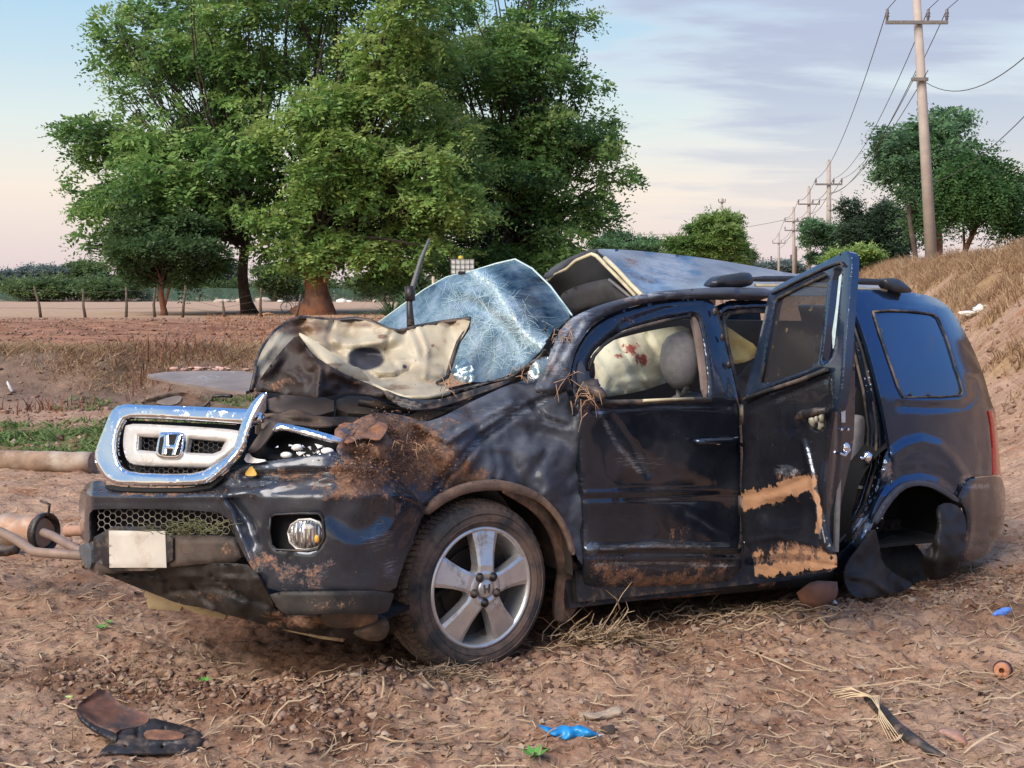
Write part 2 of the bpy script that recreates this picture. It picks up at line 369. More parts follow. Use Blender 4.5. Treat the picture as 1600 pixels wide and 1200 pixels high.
def wear_paint(name, base, rough=.16, coat=1.0, film=.25, dustcol=(.11, .10, .11), metal=0.0, fmin=0.0):
    """black lacquer with dust film, splashed mud (r), light scratches (g), clay-coloured bare patches (b)"""
    m, t, b, o = mat_base(name); v = obj_vec(t)
    at = N(t, 'ShaderNodeVertexColor', layer_name='wear'); sp_ = N(t, 'ShaderNodeSeparateColor'); t.links.new(at.outputs[0], sp_.inputs[0]); r_, g_, b_ = sp_.outputs
    nb = noise_tex(3.2, 8, v, .65, t); nm = noise_tex(17, 8, v, .7, t); nf = noise_tex(90, 5, v, .7, t)
    film_f = M('ADD', M('MULTIPLY', mrange(t, nb, .42, .72), film - fmin, tree=t), fmin, tree=t)
    col = mixc(t, film_f, base, dustcol)
    # mud
    nk = noise_tex(7.5, 6, v, .6, t)
    mm = M('ADD', M('ADD', M('ADD', M('MULTIPLY', r_, .80, tree=t), M('MULTIPLY', M('SUBTRACT', nk, .5, tree=t), 1.7, tree=t), tree=t), M('MULTIPLY', M('SUBTRACT', nm, .5, tree=t), 1.9, tree=t), tree=t), M('MULTIPLY', M('SUBTRACT', nf, .5, tree=t), .9, tree=t), tree=t)
    mf = M('MULTIPLY', mrange(t, mm, .42, .72), M('MINIMUM', M('MULTIPLY', r_, 6.0, tree=t), 1.0, tree=t), tree=t)
    mcol = mixc(t, mrange(t, nm, .35, .65), (.075, .045, .034), MUD); mcol = mixc(t, mrange(t, nf, .5, .75), mcol, TAN)
    col = mixc(t, mf, col, mcol)
    # speckles of dried splash everywhere
    spk = mrange(t, noise_tex(55, 3, v, .5, t), .70, .76); spk = M('MULTIPLY', spk, mrange(t, nb, .45, .6), tree=t)
    col = mixc(t, M('MULTIPLY', spk, .55, tree=t), col, TAN)
    # scratches: stretched noise within g, and fine random ones
    ms = N(t, 'ShaderNodeMapping'); ms.inputs['Scale'].default_value = (4, 4, 150); ms.inputs['Rotation'].default_value = (R(8), R(14), 0); t.links.new(v, ms.inputs['Vector'])
    ns = noise_tex(2.6, 6, ms.outputs[0], .6, t)
    sf = M('MULTIPLY', mrange(t, M('ADD', ns, M('MULTIPLY', g_, .42, tree=t), tree=t), 0.70, .84), M('MINIMUM', M('MULTIPLY', g_, 3.0, tree=t), 1.0, tree=t), tree=t)
    sf = M('MULTIPLY', sf, mrange(t, nm, .36, .6), tree=t); col = mixc(t, M('MULTIPLY', sf, .8, tree=t), col, (.34, .38, .44))
    m2 = N(t, 'ShaderNodeMapping'); m2.inputs['Scale'].default_value = (9, 9, 160); m2.inputs['Rotation'].default_value = (R(-22), R(9), R(20)); t.links.new(v, m2.inputs['Vector'])
    s2_ = M('MULTIPLY', mrange(t, noise_tex(1.6, 4, m2.outputs[0], .6, t), .66, .72), mrange(t, nk, .45, .62), tree=t); col = mixc(t, M('MULTIPLY', s2_, .35, tree=t), col, (.30, .32, .36))
    # bare / clay patches with a ragged edge and dark pocks
    bf = mrange(t, M('ADD', b_, M('ADD', M('MULTIPLY', M('SUBTRACT', nm, .5, tree=t), 1.1, tree=t), M('MULTIPLY', M('SUBTRACT', nk, .5, tree=t), .5, tree=t), tree=t), tree=t), .42, .47)
    bc = mixc(t, mrange(t, ns, .35, .62), (.40, .21, .11), (.30, .17, .10)); bc = mixc(t, mrange(t, nf, .62, .72), bc, (.05, .03, .03))
    col = mixc(t, bf, col, bc)
    t.links.new(col, b.inputs['Base Color'])
    mx = M('MAXIMUM', M('MAXIMUM', mf, bf, tree=t), M('MULTIPLY', film_f, 1.2, tree=t), tree=t)
    rr = M('ADD', rough, M('MULTIPLY', mx, .75 - rough, tree=t), True, tree=t)
    t.links.new(rr, b.inputs['Roughness']); t.links.new(M('MULTIPLY', M('SUBTRACT', 1.0, mx, True, tree=t), metal, tree=t), b.inputs['Metallic'])
    b.inputs['Specular IOR Level'].default_value = .3; t.links.new(M('MULTIPLY', M('SUBTRACT', 1.0, mx, True, tree=t), coat, tree=t), b.inputs['Coat Weight']); b.inputs['Coat Roughness'].default_value = .06; b.inputs['Coat IOR'].default_value = 1.45
    hh = M('ADD', M('MULTIPLY', mf, .6, tree=t), M('ADD', M('MULTIPLY', nf, mf, tree=t), M('MULTIPLY', nm, .12, tree=t), tree=t), tree=t)
    bump(t, b, hh, .5, .006)
    return m
PEARL = (.04, .07, .13)
m_paint = wear_paint('black_paint', PEARL, film=.30, rough=.16, metal=.75)
m_paint_clean = wear_paint('black_paint_clean', (.03, .05, .09), film=.12, rough=.14, metal=.75)
m_paint_dusty = wear_paint('black_paint_dusty', (.012, .015, .024), film=.95, dustcol=(.105, .115, .145), rough=.30, coat=.45, fmin=.35)
m_black_plastic = wear_paint('black_plastic', (.014, .014, .015), film=.6, dustcol=(.10, .075, .06), rough=.5, coat=.0)
m_bumper = wear_paint('bumper_paint', (.04, .05, .07), film=.45, dustcol=(.085, .072, .062), rough=.16, coat=.9, fmin=.0, metal=.7)
m_roof_dark = simple('dark_lining', (.012, .012, .013), .85)
m_cabin = simple('cabin_dark', (.02, .02, .022), .8)
m_cream_edge = simple('weatherstrip_cream', (.50, .44, .30), .6)
m_chrome, t_, b_, _ = mat_base('chrome'); b_.inputs['Metallic'].default_value = 1; v_ = obj_vec(t_); n_ = noise_tex(25, 7, v_, .7, t_)
t_.links.new(mixc(t_, mrange(t_, n_, .60, .72), (.78, .80, .84), (.30, .24, .19)), b_.inputs['Base Color']); t_.links.new(mrange(t_, n_, .55, .72, .07, .7), b_.inputs['Roughness'])
m_silver = simple('silver_plastic', (.52, .50, .47), .38, .35, .12, 20, dust=(.33, .25, .19), dust_amt=.3)
m_alloy = simple('alloy', (.62, .61, .60), .30, .7, .1, 20, .05, dust=(.26, .19, .14), dust_amt=.35)
m_alloy_dark = simple('alloy_dark', (.05, .045, .04), .6, .5, dust=(.13, .09, .06), dust_amt=.6)
m_tyre = simple('tyre_rubber', (.035, .034, .036), .75, 0, .3, 14, .35, dust=(.15, .10, .075), dust_amt=.75)
m_tread = simple('tyre_tread', (.07, .058, .05), .85, 0, .3, 20, .5, dust=(.20, .14, .10), dust_amt=1.0)
m_hoodin = None
m_glass_dark, t_, b_, _ = mat_base('tinted_glass'); b_.inputs['Base Color'].default_value = (.09, .14, .22, 1); b_.inputs['Metallic'].default_value = .8; b_.inputs['Roughness'].default_value = .07  # privacy glass; blue of the reflected sky is put into its colour
m_mesh = simple('grille_mesh', (.20, .17, .14), .6, .2)
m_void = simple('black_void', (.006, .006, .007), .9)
m_brownmetal = simple('burnt_metal', (.085, .06, .045), .7, .2, .5, 9, .5, dust=(.20, .10, .06), dust_amt=.4)
m_greybrown = simple('grey_brown_plastic', (.13, .10, .085), .7, 0, .3, 6, .2)
m_rust = simple('rust', (.22, .10, .055), .8, .1, .4, 18, .6, dust=(.10, .06, .05), dust_amt=.5)
m_yellowtan = simple('yellow_tan', (.42, .31, .17), .7, 0, .2, 15, .2, dust=(.2, .13, .08))
m_white = simple('white_plastic', (.72, .72, .70), .5, 0, .08)
m_blackmetal = simple('black_metal', (.03, .028, .03), .45, .4, .3, 20, .2, dust=(.17, .12, .09), dust_amt=.5)
# ================================================================ TERRAIN
def crest_x(y): return 5.9 + .18 * y
def ground_np(x, y):
    x = np.asarray(x, float); y = np.asarray(y, float)
    z = .05 * fbm(x, y, .35, 3) + .032 * fbm(x, y, 2.1, 4, .6) * smooth(60, 20, y)
    near = smooth(26, 14, y)
    z = z + near * (.030 * np.abs(fbm(x + 5, y, 5.0, 4, .6)) + .013 * fbm(x, y + 3, 17, 3, .7) + .006 * np.abs(fbm(x + 9, y, 34, 2, .7)))
    # left side: ditch bank and plateau
    L_ = smooth(4.5, 1.0, x - .05 * y)
    edge_y = 19.6 + 1.6 * pn(x * .22, 3.1) + .5 * pn(x * .9, 8.2)
    bank = .60 * smooth(edge_y, edge_y + 1.5, y) + .16 * fbm(x, y, .8, 3) * smooth(edge_y - 1, edge_y + 2, y) * smooth(38, 26, y)
    bank = bank - .30 * smooth(23, 31, y) + .0 * y
    far = .06 * fbm(x, y, .5, 3) * smooth(30, 40, y)
    z = z + L_ * (bank + far * smooth(75, 50, y)) + (1 - L_) * .25 * smooth(30, 60, y)
    z = z - .12 * L_ * smooth(17, 19, y) * smooth(edge_y + .3, edge_y - 1, y)
    # tilled furrows
    z = z + L_ * (.05 * np.sin(y * 2.3 + 1.5 * pn(x * .3, y * .3)) + .13 * fbm(x * .5, y, .7, 4, .65)) * smooth(26, 32, y) * smooth(64, 56, y)
    # right embankment
    c = 5.9 + .18 * y; t = (x - (c - 4.2)) / 4.2
    emb = 2.45 * smooth(0, 1.0, t) ** 1.1 + (.13 * fbm(x, y, .9, 5, .62) + .05 * np.abs(fbm(x, y, 3.5, 3))) * smooth(.0, .35, t)
    z = z + emb * smooth(6, 12, y)
    # wheel rut mounds and churned soil along the car
    for mx, my, r, h in ((-.55, 5.15, .30, .07), (.35, 5.35, .32, .05), (-1.0, 5.0, .35, .05), (2.05, 6.2, .5, .06), (2.7, 6.3, .45, .07), (1.6, 6.25, .35, .04)):
        z = z + h * np.exp(-((x - mx) ** 2 + (y - my) ** 2) / (r * r)) * (1 + .7 * pn(x * 9, y * 9))
    return z
def gz(x, y): return float(ground_np(np.array([x]), np.array([y]))[0])
def G(px, py, it=25):
    d = ray(px, py); t = (CAMZ) / max(1e-4, -d.z) if d.z < -1e-4 else 300
    t = 2.5
    for k in range(4000):
        p = C0 + d * t
        if p.z <= gz(p.x, p.y): break
        t += max(.01, (p.z - gz(p.x, p.y)) * .35)
        if t > 800: break
    return C0 + d * t
ys = np.concatenate([np.linspace(-60, 2.6, 40), np.linspace(2.65, 12, 420), np.geomspace(12.05, 900, 330)])
tt = np.linspace(-1, 1, 560)
YY, TT = np.meshgrid(ys, tt, indexing='ij')
XX = (np.maximum(YY, 0) + 3) * (.46 * TT + 2.4 * TT ** 9)
XX[YY < 2.6] = (5.6 * (.46 * TT + 2.4 * TT ** 9) * (1 + (2.6 - YY) * .12))[YY < 2.6]
ZZ = ground_np(XX, YY)
nr, nc = XX.shape; ii = np.arange(nr * nc).reshape(nr, nc)
Fg = np.stack([ii[:-1, :-1], ii[:-1, 1:], ii[1:, 1:], ii[1:, :-1]], -1).reshape(-1, 4)
# cover masks: r dry grass, g green weeds, b pale field / tilled
def dry_mask(x, y):
    c = 5.9 + .18 * y; t = (x - (c - 4.2)) / 4.2; e = smooth(.34, .66, t + .45 * fbm(x, y, .6, 3)) * smooth(7, 13, y)
    L_ = smooth(4.5, 1.0, x - .05 * y); l = L_ * smooth(20.2, 21.5, y + 1.5 * fbm(x, y, .25, 2)) * smooth(27, 22, y + 4 * fbm(x, y, .1, 2))
    l2 = L_ * smooth(-7, -1, x + .06 * y) * smooth(19, 24, y) * smooth(78, 60, y) * .75
    return np.clip(np.maximum(np.maximum(e, l), l2), 0, 1)
def green_mask(x, y):
    a = np.zeros_like(x)
    for gx_, gy_, rx, ry, s in ((-5.4, 14.0, 2.8, 2.2, 1), (-4.0, 15.4, 1.2, 1.1, .8), (-5.6, 18.9, 1.3, 1.0, .9), (-3.9, 19.6, 1.0, .8, .7), (-8.2, 15.5, 2, 1, .6)):
        a = np.maximum(a, s * np.clip(1.5 - 1.5 * np.hypot((x - gx_) / rx, (y - gy_) / ry) + .9 * fbm(x, y, 1.1, 3), 0, 1))
    return a
dm = dry_mask(XX, YY); gm = green_mask(XX, YY); fm = smooth(64, 69, YY) * smooth(5, 0, XX - .05 * YY)
uu = (XX + .13) * .858 + (YY - 5.5) * .515; vw = (XX + .13) * .515 - (YY - 5.5) * .858
sb_ = np.clip(-(XX + .79) * .901 + (YY - 4.85) * .434, -.3, 1.3); dfr = np.hypot(XX - (-.79 - .901 * sb_), YY - (4.85 + .434 * sb_))
dark_soil = np.maximum(smooth(.22, -.05, vw + .2 * fbm(XX, YY, 3, 3)) * smooth(-1.1, -.7, uu) * smooth(3.7, 3.3, uu) * smooth(-2.3, -2.0, vw), smooth(.30, .05, dfr + .25 * fbm(XX, YY, 4, 3)))  # churned soil, darker under and beside the car and along the bumper
dark_soil = np.maximum(dark_soil, .8 * smooth(.55, .2, np.hypot(XX - 2.6, YY - 6.15) + .2 * fbm(XX, YY, 4, 3)))
cols = np.stack([dm.ravel(), gm.ravel(), fm.ravel(), 1 - dark_soil.ravel()], -1)
mg_, t, b, o = mat_base('soil'); v = obj_vec(t)
at = N(t, 'ShaderNodeVertexColor', layer_name='wear'); sp_ = N(t, 'ShaderNodeSeparateColor'); t.links.new(at.outputs[0], sp_.inputs[0]); r_, g_, bb_ = sp_.outputs
na = noise_tex(.7, 8, v, .6, t); nb = noise_tex(5.5, 10, v, .68, t, .4); nc_ = noise_tex(38, 8, v, .75, t); ne = noise_tex(.18, 4, v, .6, t)
c = mixc(t, mrange(t, nb, .32, .68), (.21, .105, .065), (.45, .295, .20))
c = mixc(t, mrange(t, na, .42, .72, 0, .75), c, (.52, .36, .26))
c = mixc(t, mrange(t, noise_tex(1.7, 5, v, .6, t), .56, .68, 0, .65), c, (.30, .125, .062))
c = mixc(t, mrange(t, nc_, .56, .70, 0, .8), c, (.60, .45, .33)); c = mixc(t, mrange(t, nc_, .46, .33, 0, .9), c, (.07, .036, .025))
c = mixc(t, M('MULTIPLY', r_, .85, tree=t), c, mixc(t, mrange(t, nb, .3, .7), (.20, .12, .07), (.44, .29, .15)))
c = mixc(t, M('MULTIPLY', g_, .7, tree=t), c, mixc(t, mrange(t, nb, .3, .7), (.06, .085, .03), (.11, .15, .05)))
c = mixc(t, M('MULTIPLY', bb_, .9, tree=t), c, mixc(t, mrange(t, nb, .3, .7), (.34, .22, .15), (.52, .38, .28)))
spz = N(t, 'ShaderNodeSeparateXYZ'); t.links.new(v, spz.inputs[0])
till = M('MULTIPLY', mrange(t, spz.outputs[1], 27, 33), mrange(t, spz.outputs[1], 62, 54), tree=t); till = M('MULTIPLY', till, mrange(t, spz.outputs[0], -5, -9), tree=t)
c = mixc(t, M('MULTIPLY', till, .85, tree=t), c, mixc(t, mrange(t, noise_tex(1.2, 7, obj_vec(t, (.5, 1.6, 1)), .7, t), .35, .65), (.15, .065, .042), (.38, .20, .13)))
# shade on the face of the ditch bank, painted as darker soil
bank_shade = M('MULTIPLY', M('MULTIPLY', mrange(t, spz.outputs[1], 18.5, 19.8), mrange(t, spz.outputs[1], 22.4, 21.4), tree=t), mrange(t, spz.outputs[0], 0, -2), tree=t)
c = mixc(t, M('MULTIPLY', bank_shade, .8, tree=t), c, mixc(t, mrange(t, noise_tex(3.2, 6, v, .7, t), .35, .65), (.085, .065, .055), (.20, .14, .11)))
c = mixc(t, M('MULTIPLY', M('SUBTRACT', 1.0, at.outputs['Alpha'], tree=t), .8, tree=t), c, mixc(t, mrange(t, nc_, .35, .65), (.06, .032, .022), (.20, .10, .06)))
t.links.new(c, b.inputs['Base Color']); b.inputs['Roughness'].default_value = .95; b.inputs['Specular IOR Level'].default_value = .0
bump(t, b, M('ADD', nb, M('MULTIPLY', nc_, .45, tree=t), tree=t), .8, .035)
m_soil = mg_
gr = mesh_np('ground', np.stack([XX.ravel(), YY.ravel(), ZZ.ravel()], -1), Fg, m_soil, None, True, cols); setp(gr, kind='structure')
# ---------------------------------------------------------------- clods, straw, grass
def car_footprint(x, y):
    u = (x + .13) * .858 + (y - 5.5) * .515; vv = (x + .13) * .515 - (y - 5.5) * .858
    return (u > -.9) & (u < 3.6) & (vv < -.25) & (vv > -2.0)
ico = bmesh.new(); bmesh.ops.create_icosphere(ico, subdivisions=1, radius=1); IV = np.array([v.co[:] for v in ico.verts]); IF = np.array([[v.index for v in f.verts] for f in ico.faces]); ico.free()
def scatter_clods(name, n, xy, smin, smax, mat, label, cat):
    x, y = xy(n); keep = ~car_footprint(x, y); x = x[keep]; y = y[keep]; n = len(x)
    s = smin * (smax / smin) ** (rng.random(n) ** 2.6); z = ground_np(x, y)
    V = IV[None] * (1 + rng.uniform(-.5, .45, (n, len(IV), 1))) * s[:, None, None] * np.stack([rng.uniform(.7, 1.5, n), rng.uniform(.6, 1.1, n), rng.uniform(.4, .8, n)], -1)[:, None]
    a = rng.uniform(0, 6.28, n); ca, sa = np.cos(a)[:, None], np.sin(a)[:, None]
    X = V[..., 0] * ca - V[..., 1] * sa; Y = V[..., 0] * sa + V[..., 1] * ca
    W = np.stack([X + x[:, None], Y + y[:, None], V[..., 2] + (z + s * .15)[:, None]], -1).reshape(-1, 3)
    Fc = (IF[None] + (np.arange(n) * len(IV))[:, None, None]).reshape(-1, 3)
    cc = np.repeat(rng.random((n, 1)), len(IV), 0); cc = np.hstack([cc, cc, cc, np.ones_like(cc)])
    o = mesh_np(name, W, Fc, mat, None, False, cc); setp(o, label, cat, kind='stuff'); return o
def var_mat(name, cols, rough=.9, trans=0., nscale=30, spec=.2):
    m, t, b, o = mat_base(name); at = N(t, 'ShaderNodeVertexColor', layer_name='wear'); s_ = N(t, 'ShaderNodeSeparateColor'); t.links.new(at.outputs[0], s_.inputs[0])
    rp = ramp(t, [(i / (len(cols) - 1), c) for i, c in enumerate(cols)]); t.links.new(s_.outputs[0], rp.inputs[0])
    c = mixc(t, mrange(t, noise_tex(nscale, 4, obj_vec(t), .6, t), .3, .75, 0, .5), rp.outputs[0], tuple(x * .55 for x in cols[0]))
    t.links.new(c, b.inputs['Base Color']); b.inputs['Roughness'].default_value = rough; b.inputs['Specular IOR Level'].default_value = spec
    if trans:
        tl = N(t, 'ShaderNodeBsdfTranslucent'); t.links.new(c, tl.inputs[0]); mx = N(t, 'ShaderNodeMixShader'); mx.inputs[0].default_value = trans
        t.links.new(b.outputs[0], mx.inputs[1]); t.links.new(tl.outputs[0], mx.inputs[2]); t.links.new(mx.outputs[0], o.inputs[0])
    return m
m_clod = var_mat('clod', [(.10, .055, .04), (.20, .115, .08), (.30, .20, .145), (.26, .14, .09), (.44, .33, .25)])
m_straw = var_mat('straw', [(.22, .14, .085), (.36, .25, .155), (.52, .40, .27), (.40, .27, .16)], .7)
m_drygrass = var_mat('dry_grass', [(.19, .11, .065), (.36, .22, .125), (.48, .33, .19), (.58, .45, .29)], .8, .25)
m_weed = var_mat('weed', [(.09, .13, .045), (.15, .23, .07), (.24, .33, .12)], .7, .3)
def fan(y0, y1, k=.48):
    def f(n):
        y = y0 + (y1 - y0) * rng.random(n) ** 1.3; x = rng.uniform(-k, k, n) * y; return x, y
    return f
scatter_clods('soil_clods', 7000, fan(3.6, 13), .003, .015, m_clod, 'loose reddish soil crumbs and clods scattered over the churned dirt', 'soil')
def around_car(n):
    u = rng.uniform(-1.1, 3.6, n); vv = rng.normal(.12, .17, n); return -.13 + .858 * u + .515 * vv, 5.5 + .515 * u - .858 * vv
scatter_clods('churned_soil', 3400, around_car, .004, .028, m_clod, 'churned heap of dark clods ploughed up along the side of the wreck', 'soil')
def around_front(n):
    s = rng.uniform(-.2, 1.3, n); w = rng.normal(.05, .14, n); return -.79 - .9 * s + .4 * w, 4.9 + .434 * s + w
scatter_clods('churned_soil', 1600, around_front, .004, .024, m_clod, 'crumbled dark earth pushed up under the front bumper', 'soil')
scatter_clods('field_clods', 9000, fan(12.5, 30, .46), .012, .06, m_clod, 'clods of red earth on the slope and the ditch floor farther off', 'soil')
def strips(name, n, xy, lmin, lmax, w, mat, label, cat, lift=.012, arc=.5, up=.12):
    x, y = xy(n); keep = ~car_footprint(x, y); x = x[keep]; y = y[keep]; n = len(x)
    l = rng.uniform(lmin, lmax, n) * rng.uniform(.4, 1, n); a = rng.uniform(0, 6.28, n); cv = rng.normal(0, arc, n); pit = rng.normal(0, up, n); k = 5
    t_ = np.linspace(-.5, .5, k); ang = a[:, None] + cv[:, None] * t_ * 2
    dx = np.cos(ang) * l[:, None] / (k - 1); dy = np.sin(ang) * l[:, None] / (k - 1); px_ = x[:, None] + np.cumsum(dx, 1) - dx.sum(1)[:, None] / 2; py_ = y[:, None] + np.cumsum(dy, 1) - dy.sum(1)[:, None] / 2
    pz = ground_np(px_, py_) + lift * rng.uniform(.3, 1.2, n)[:, None] + np.abs(pit[:, None]) * l[:, None] * (t_ + .5)
    ww = (w * rng.uniform(.5, 1.4, n))[:, None] * (1 - .6 * np.abs(t_ * 2) ** 3); nx = -np.sin(ang) * ww / 2; ny = np.cos(ang) * ww / 2
    A = np.stack([px_ + nx, py_ + ny, pz + ww * .3], -1); B = np.stack([px_ - nx, py_ - ny, pz - ww * .3], -1)
    V = np.stack([A, B], 2).reshape(n, k * 2, 3); f1 = np.array([[2 * i, 2 * i + 1, 2 * i + 3, 2 * i + 2] for i in range(k - 1)])
    Fc = (f1[None] + (np.arange(n) * k * 2)[:, None, None]).reshape(-1, 4); cc = np.repeat(rng.random((n, 1)), k * 2, 0); cc = np.hstack([cc, cc, cc, np.ones_like(cc)])
    o = mesh_np(name, V.reshape(-1, 3), Fc, mat, None, False, cc); setp(o, label, cat, kind='stuff'); return o
strips('loose_straw', 11000, fan(3.6, 11), .03, .17, .004, m_straw, 'short bits of dry straw and stalk lying over the foreground dirt', 'straw')
strips('loose_straw', 420, fan(3.7, 8), .2, .45, .0055, m_straw, 'long pale stalks lying singly across the foreground dirt', 'straw', arc=.35)
def chips_area(n): return fan(3.6, 9)(n)
strips('leaf_litter', 4200, chips_area, .02, .06, .018, var_mat('leaf_litter', [(.10, .06, .045), (.30, .19, .12), (.45, .34, .25), (.2, .1, .06)]), 'dry leaf flakes and bark chips over the dirt', 'litter', arc=.9)
def blob(cx_, cy_, r):
    def f(n): return cx_ + rng.normal(0, r, n), cy_ + rng.normal(0, r * .6, n)
    return f
a = G(950, 1010); strips('straw_clump', 420, blob(a.x, a.y, .10), .08, .26, .005, m_straw, 'matted clump of straw just behind the front wheel', 'straw', lift=.05, arc=.9, up=.35)
a = G(700, 1062); strips('straw_clump', 160, blob(a.x, a.y, .12), .06, .2, .004, m_straw, 'thin spread of stalks in front of the tyre', 'straw', lift=.03, up=.2)
a = G(1085, 1165); strips('straw_clump', 40, blob(a.x, a.y, .05), .12, .3, .004, m_straw, 'tuft of pale straw standing at the bottom edge of the view', 'straw', lift=.02, arc=.5, up=.7)
a = G(1560, 1085); strips('straw_clump', 60, blob(a.x, a.y, .14), .12, .35, .005, m_straw, 'pale stalks lying below the terracotta insulator', 'straw', lift=.02)
a = G(1080, 960); strips('straw_clump', 330, blob(a.x, a.y, .3), .06, .25, .0045, m_straw, 'long strands of straw strewn along the door sills', 'straw', lift=.03, up=.2)
def blades(name, x, y, h, w, lean, mat, label, cat, z=None, k=3):
    n = len(x); z = ground_np(x, y) if z is None else z; hh = h * rng.uniform(.3, 1.3, n) * np.clip(.85 + .9 * fbm(x, y, 1.1, 2), .35, 1.5); a = rng.uniform(0, 6.28, n); ln = lean * rng.uniform(.2, 1.4, n) * hh
    t_ = np.linspace(0, 1, k); f = rng.uniform(0, 6.28, n)
    cx_ = x[:, None] + np.cos(a)[:, None] * ln[:, None] * t_ ** 2; cy_ = y[:, None] + np.sin(a)[:, None] * ln[:, None] * t_ ** 2; cz = z[:, None] + hh[:, None] * t_ - .02
    ww = w * (1 - .75 * t_)[None] * rng.uniform(.6, 1.4, n)[:, None]; dx = np.cos(f)[:, None] * ww; dy = np.sin(f)[:, None] * ww
    V = np.stack([np.stack([cx_ + dx, cy_ + dy, cz], -1), np.stack([cx_ - dx, cy_ - dy, cz], -1)], 2).reshape(n, 2 * k, 3)
    f1 = np.array([[2 * i, 2 * i + 1, 2 * i + 3, 2 * i + 2] for i in range(k - 1)]); Fc = (f1[None] + (np.arange(n) * 2 * k)[:, None, None]).reshape(-1, 4)
    cl = np.clip(.5 + .42 * fbm(x, y, .8, 2) + rng.normal(0, .22, n), 0, 1); cc = np.repeat(cl[:, None], 2 * k, 0); cc = np.hstack([cc, cc, cc, np.ones_like(cc)])
    o = mesh_np(name, V.reshape(-1, 3), Fc, mat, None, False, cc); setp(o, label, cat, kind='stuff'); return o
# dry grass on the embankment
n = 420000; y = 10 * (95 / 10) ** rng.random(n); x = crest_x(y) - 4.2 + rng.uniform(0, 7.5, n); pr = dry_mask(x, y) * np.clip(.40 + 1.9 * fbm(x, y, 1.3, 4), .03, 1)
k_ = (rng.random(n) < pr) & (np.abs(x / y) < .72); x = x[k_]; y = y[k_]
blades('dry_grass', x, y, .24, .010, 1.0, m_drygrass, 'knee high orange dry grass covering the embankment below the power poles', 'grass')
n = 120000; y = rng.uniform(19.6, 26, n); x = rng.uniform(-.46, .12, n) * y; pr = dry_mask(x, y) * np.clip(.9 + 1.4 * fbm(x, y, .7, 3), .05, 1) * smooth(26, 22, y)
k_ = rng.random(n) < pr; x = x[k_]; y = y[k_]
blades('dry_grass', x, y, .13, .009, 1.5, m_drygrass, 'pale dry grass on top of the ditch bank at the left', 'grass')
n = 50000; y = rng.uniform(12, 21, n); x = rng.uniform(-.47, -.15, n) * y; k_ = rng.random(n) < green_mask(x, y) * np.clip(.35 + 1.8 * fbm(x, y, 2.2, 3), 0, .9); x = x[k_]; y = y[k_]
blades('green_weeds', x, y, .09, .020, 1.8, m_weed, 'low green weeds creeping over the dirt behind the pole on the ground', 'weeds')
n = 900; y = 3.8 + 7 * rng.random(n) ** 1.5; x = rng.uniform(-.45, .45, n) * y; k_ = (~car_footprint(x, y)) & (pn(x * 2, y * 2) > .28)
blades('grass_sprouts', x[k_], y[k_], .07, .0022, .7, m_weed, 'thin green grass sprouts standing singly in the foreground dirt', 'grass')
# red brown dry weeds at the foot of the bank
for (px_, py_, c_, h_, lb) in ((262, 556, 260, .34, 'rust red dried weeds standing on the bank right of the ditch shadow'), (100, 640, 160, .22, 'dry reddish stalks at the foot of the ditch bank'), (215, 548, 120, .3, 'brown dried brush on the bank crest near the left edge')):
    g = G(px_, py_); x = g.x + rng.normal(0, .45, c_); y = g.y + rng.normal(0, .6, c_)
    blades('dry_weeds', x, y, h_, .012, .6, var_mat('dry_weed' + str(px_), [(.12, .06, .045), (.24, .11, .07), (.32, .17, .10)]), lb, 'weeds')

scatter_clods('tilled_clods', 9000, lambda n: (lambda y: (rng.uniform(-.46, -.02, n) * y, y))(rng.uniform(26, 64, n)), .02, .085, m_clod, 'turned red clods of the tilled strip beyond the ditch bank', 'soil')
n = 16000; y = rng.uniform(24, 74, n); x = rng.uniform(-.24, -.02, n) * y; k_ = rng.random(n) < np.clip(.35 + 1.3 * fbm(x, y, .35, 3), 0, 1)
blades('dry_weeds', x[k_], y[k_], .16, .02, 1.2, var_mat('orange_weed', [(.22, .10, .06), (.38, .19, .10), (.46, .28, .16)]), 'low orange dried weeds between the bank and the tall trees', 'weeds')
# ================================================================ TREES
def leaf_mat(name, cols, trans=.42):
    return var_mat(name, cols, .55, trans, 2.0, .3)
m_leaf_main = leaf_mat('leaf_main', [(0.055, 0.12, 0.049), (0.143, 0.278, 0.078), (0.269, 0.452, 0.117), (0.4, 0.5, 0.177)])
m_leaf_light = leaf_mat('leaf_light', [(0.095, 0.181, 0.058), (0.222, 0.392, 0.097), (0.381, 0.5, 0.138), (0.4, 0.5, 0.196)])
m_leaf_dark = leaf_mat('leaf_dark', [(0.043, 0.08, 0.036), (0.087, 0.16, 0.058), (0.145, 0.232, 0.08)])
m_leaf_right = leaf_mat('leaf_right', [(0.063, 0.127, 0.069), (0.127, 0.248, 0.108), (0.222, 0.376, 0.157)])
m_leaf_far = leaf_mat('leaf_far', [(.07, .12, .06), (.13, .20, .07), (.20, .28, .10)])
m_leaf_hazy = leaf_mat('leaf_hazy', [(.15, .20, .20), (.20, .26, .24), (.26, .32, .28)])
m_bark = simple('bark', (.085, .058, .045), .9, 0, .45, 3.0, 1.0, dust=(.20, .09, .05), dust_amt=.3)
m_bark_red = simple('bark_red', (.16, .080, .055), .9, 0, .55, 2.2, 1.0, dust=(.28, .11, .05), dust_amt=.7)
m_limb = simple('limb_bark', (.045, .034, .028), .9, 0, .4, 4, .3)
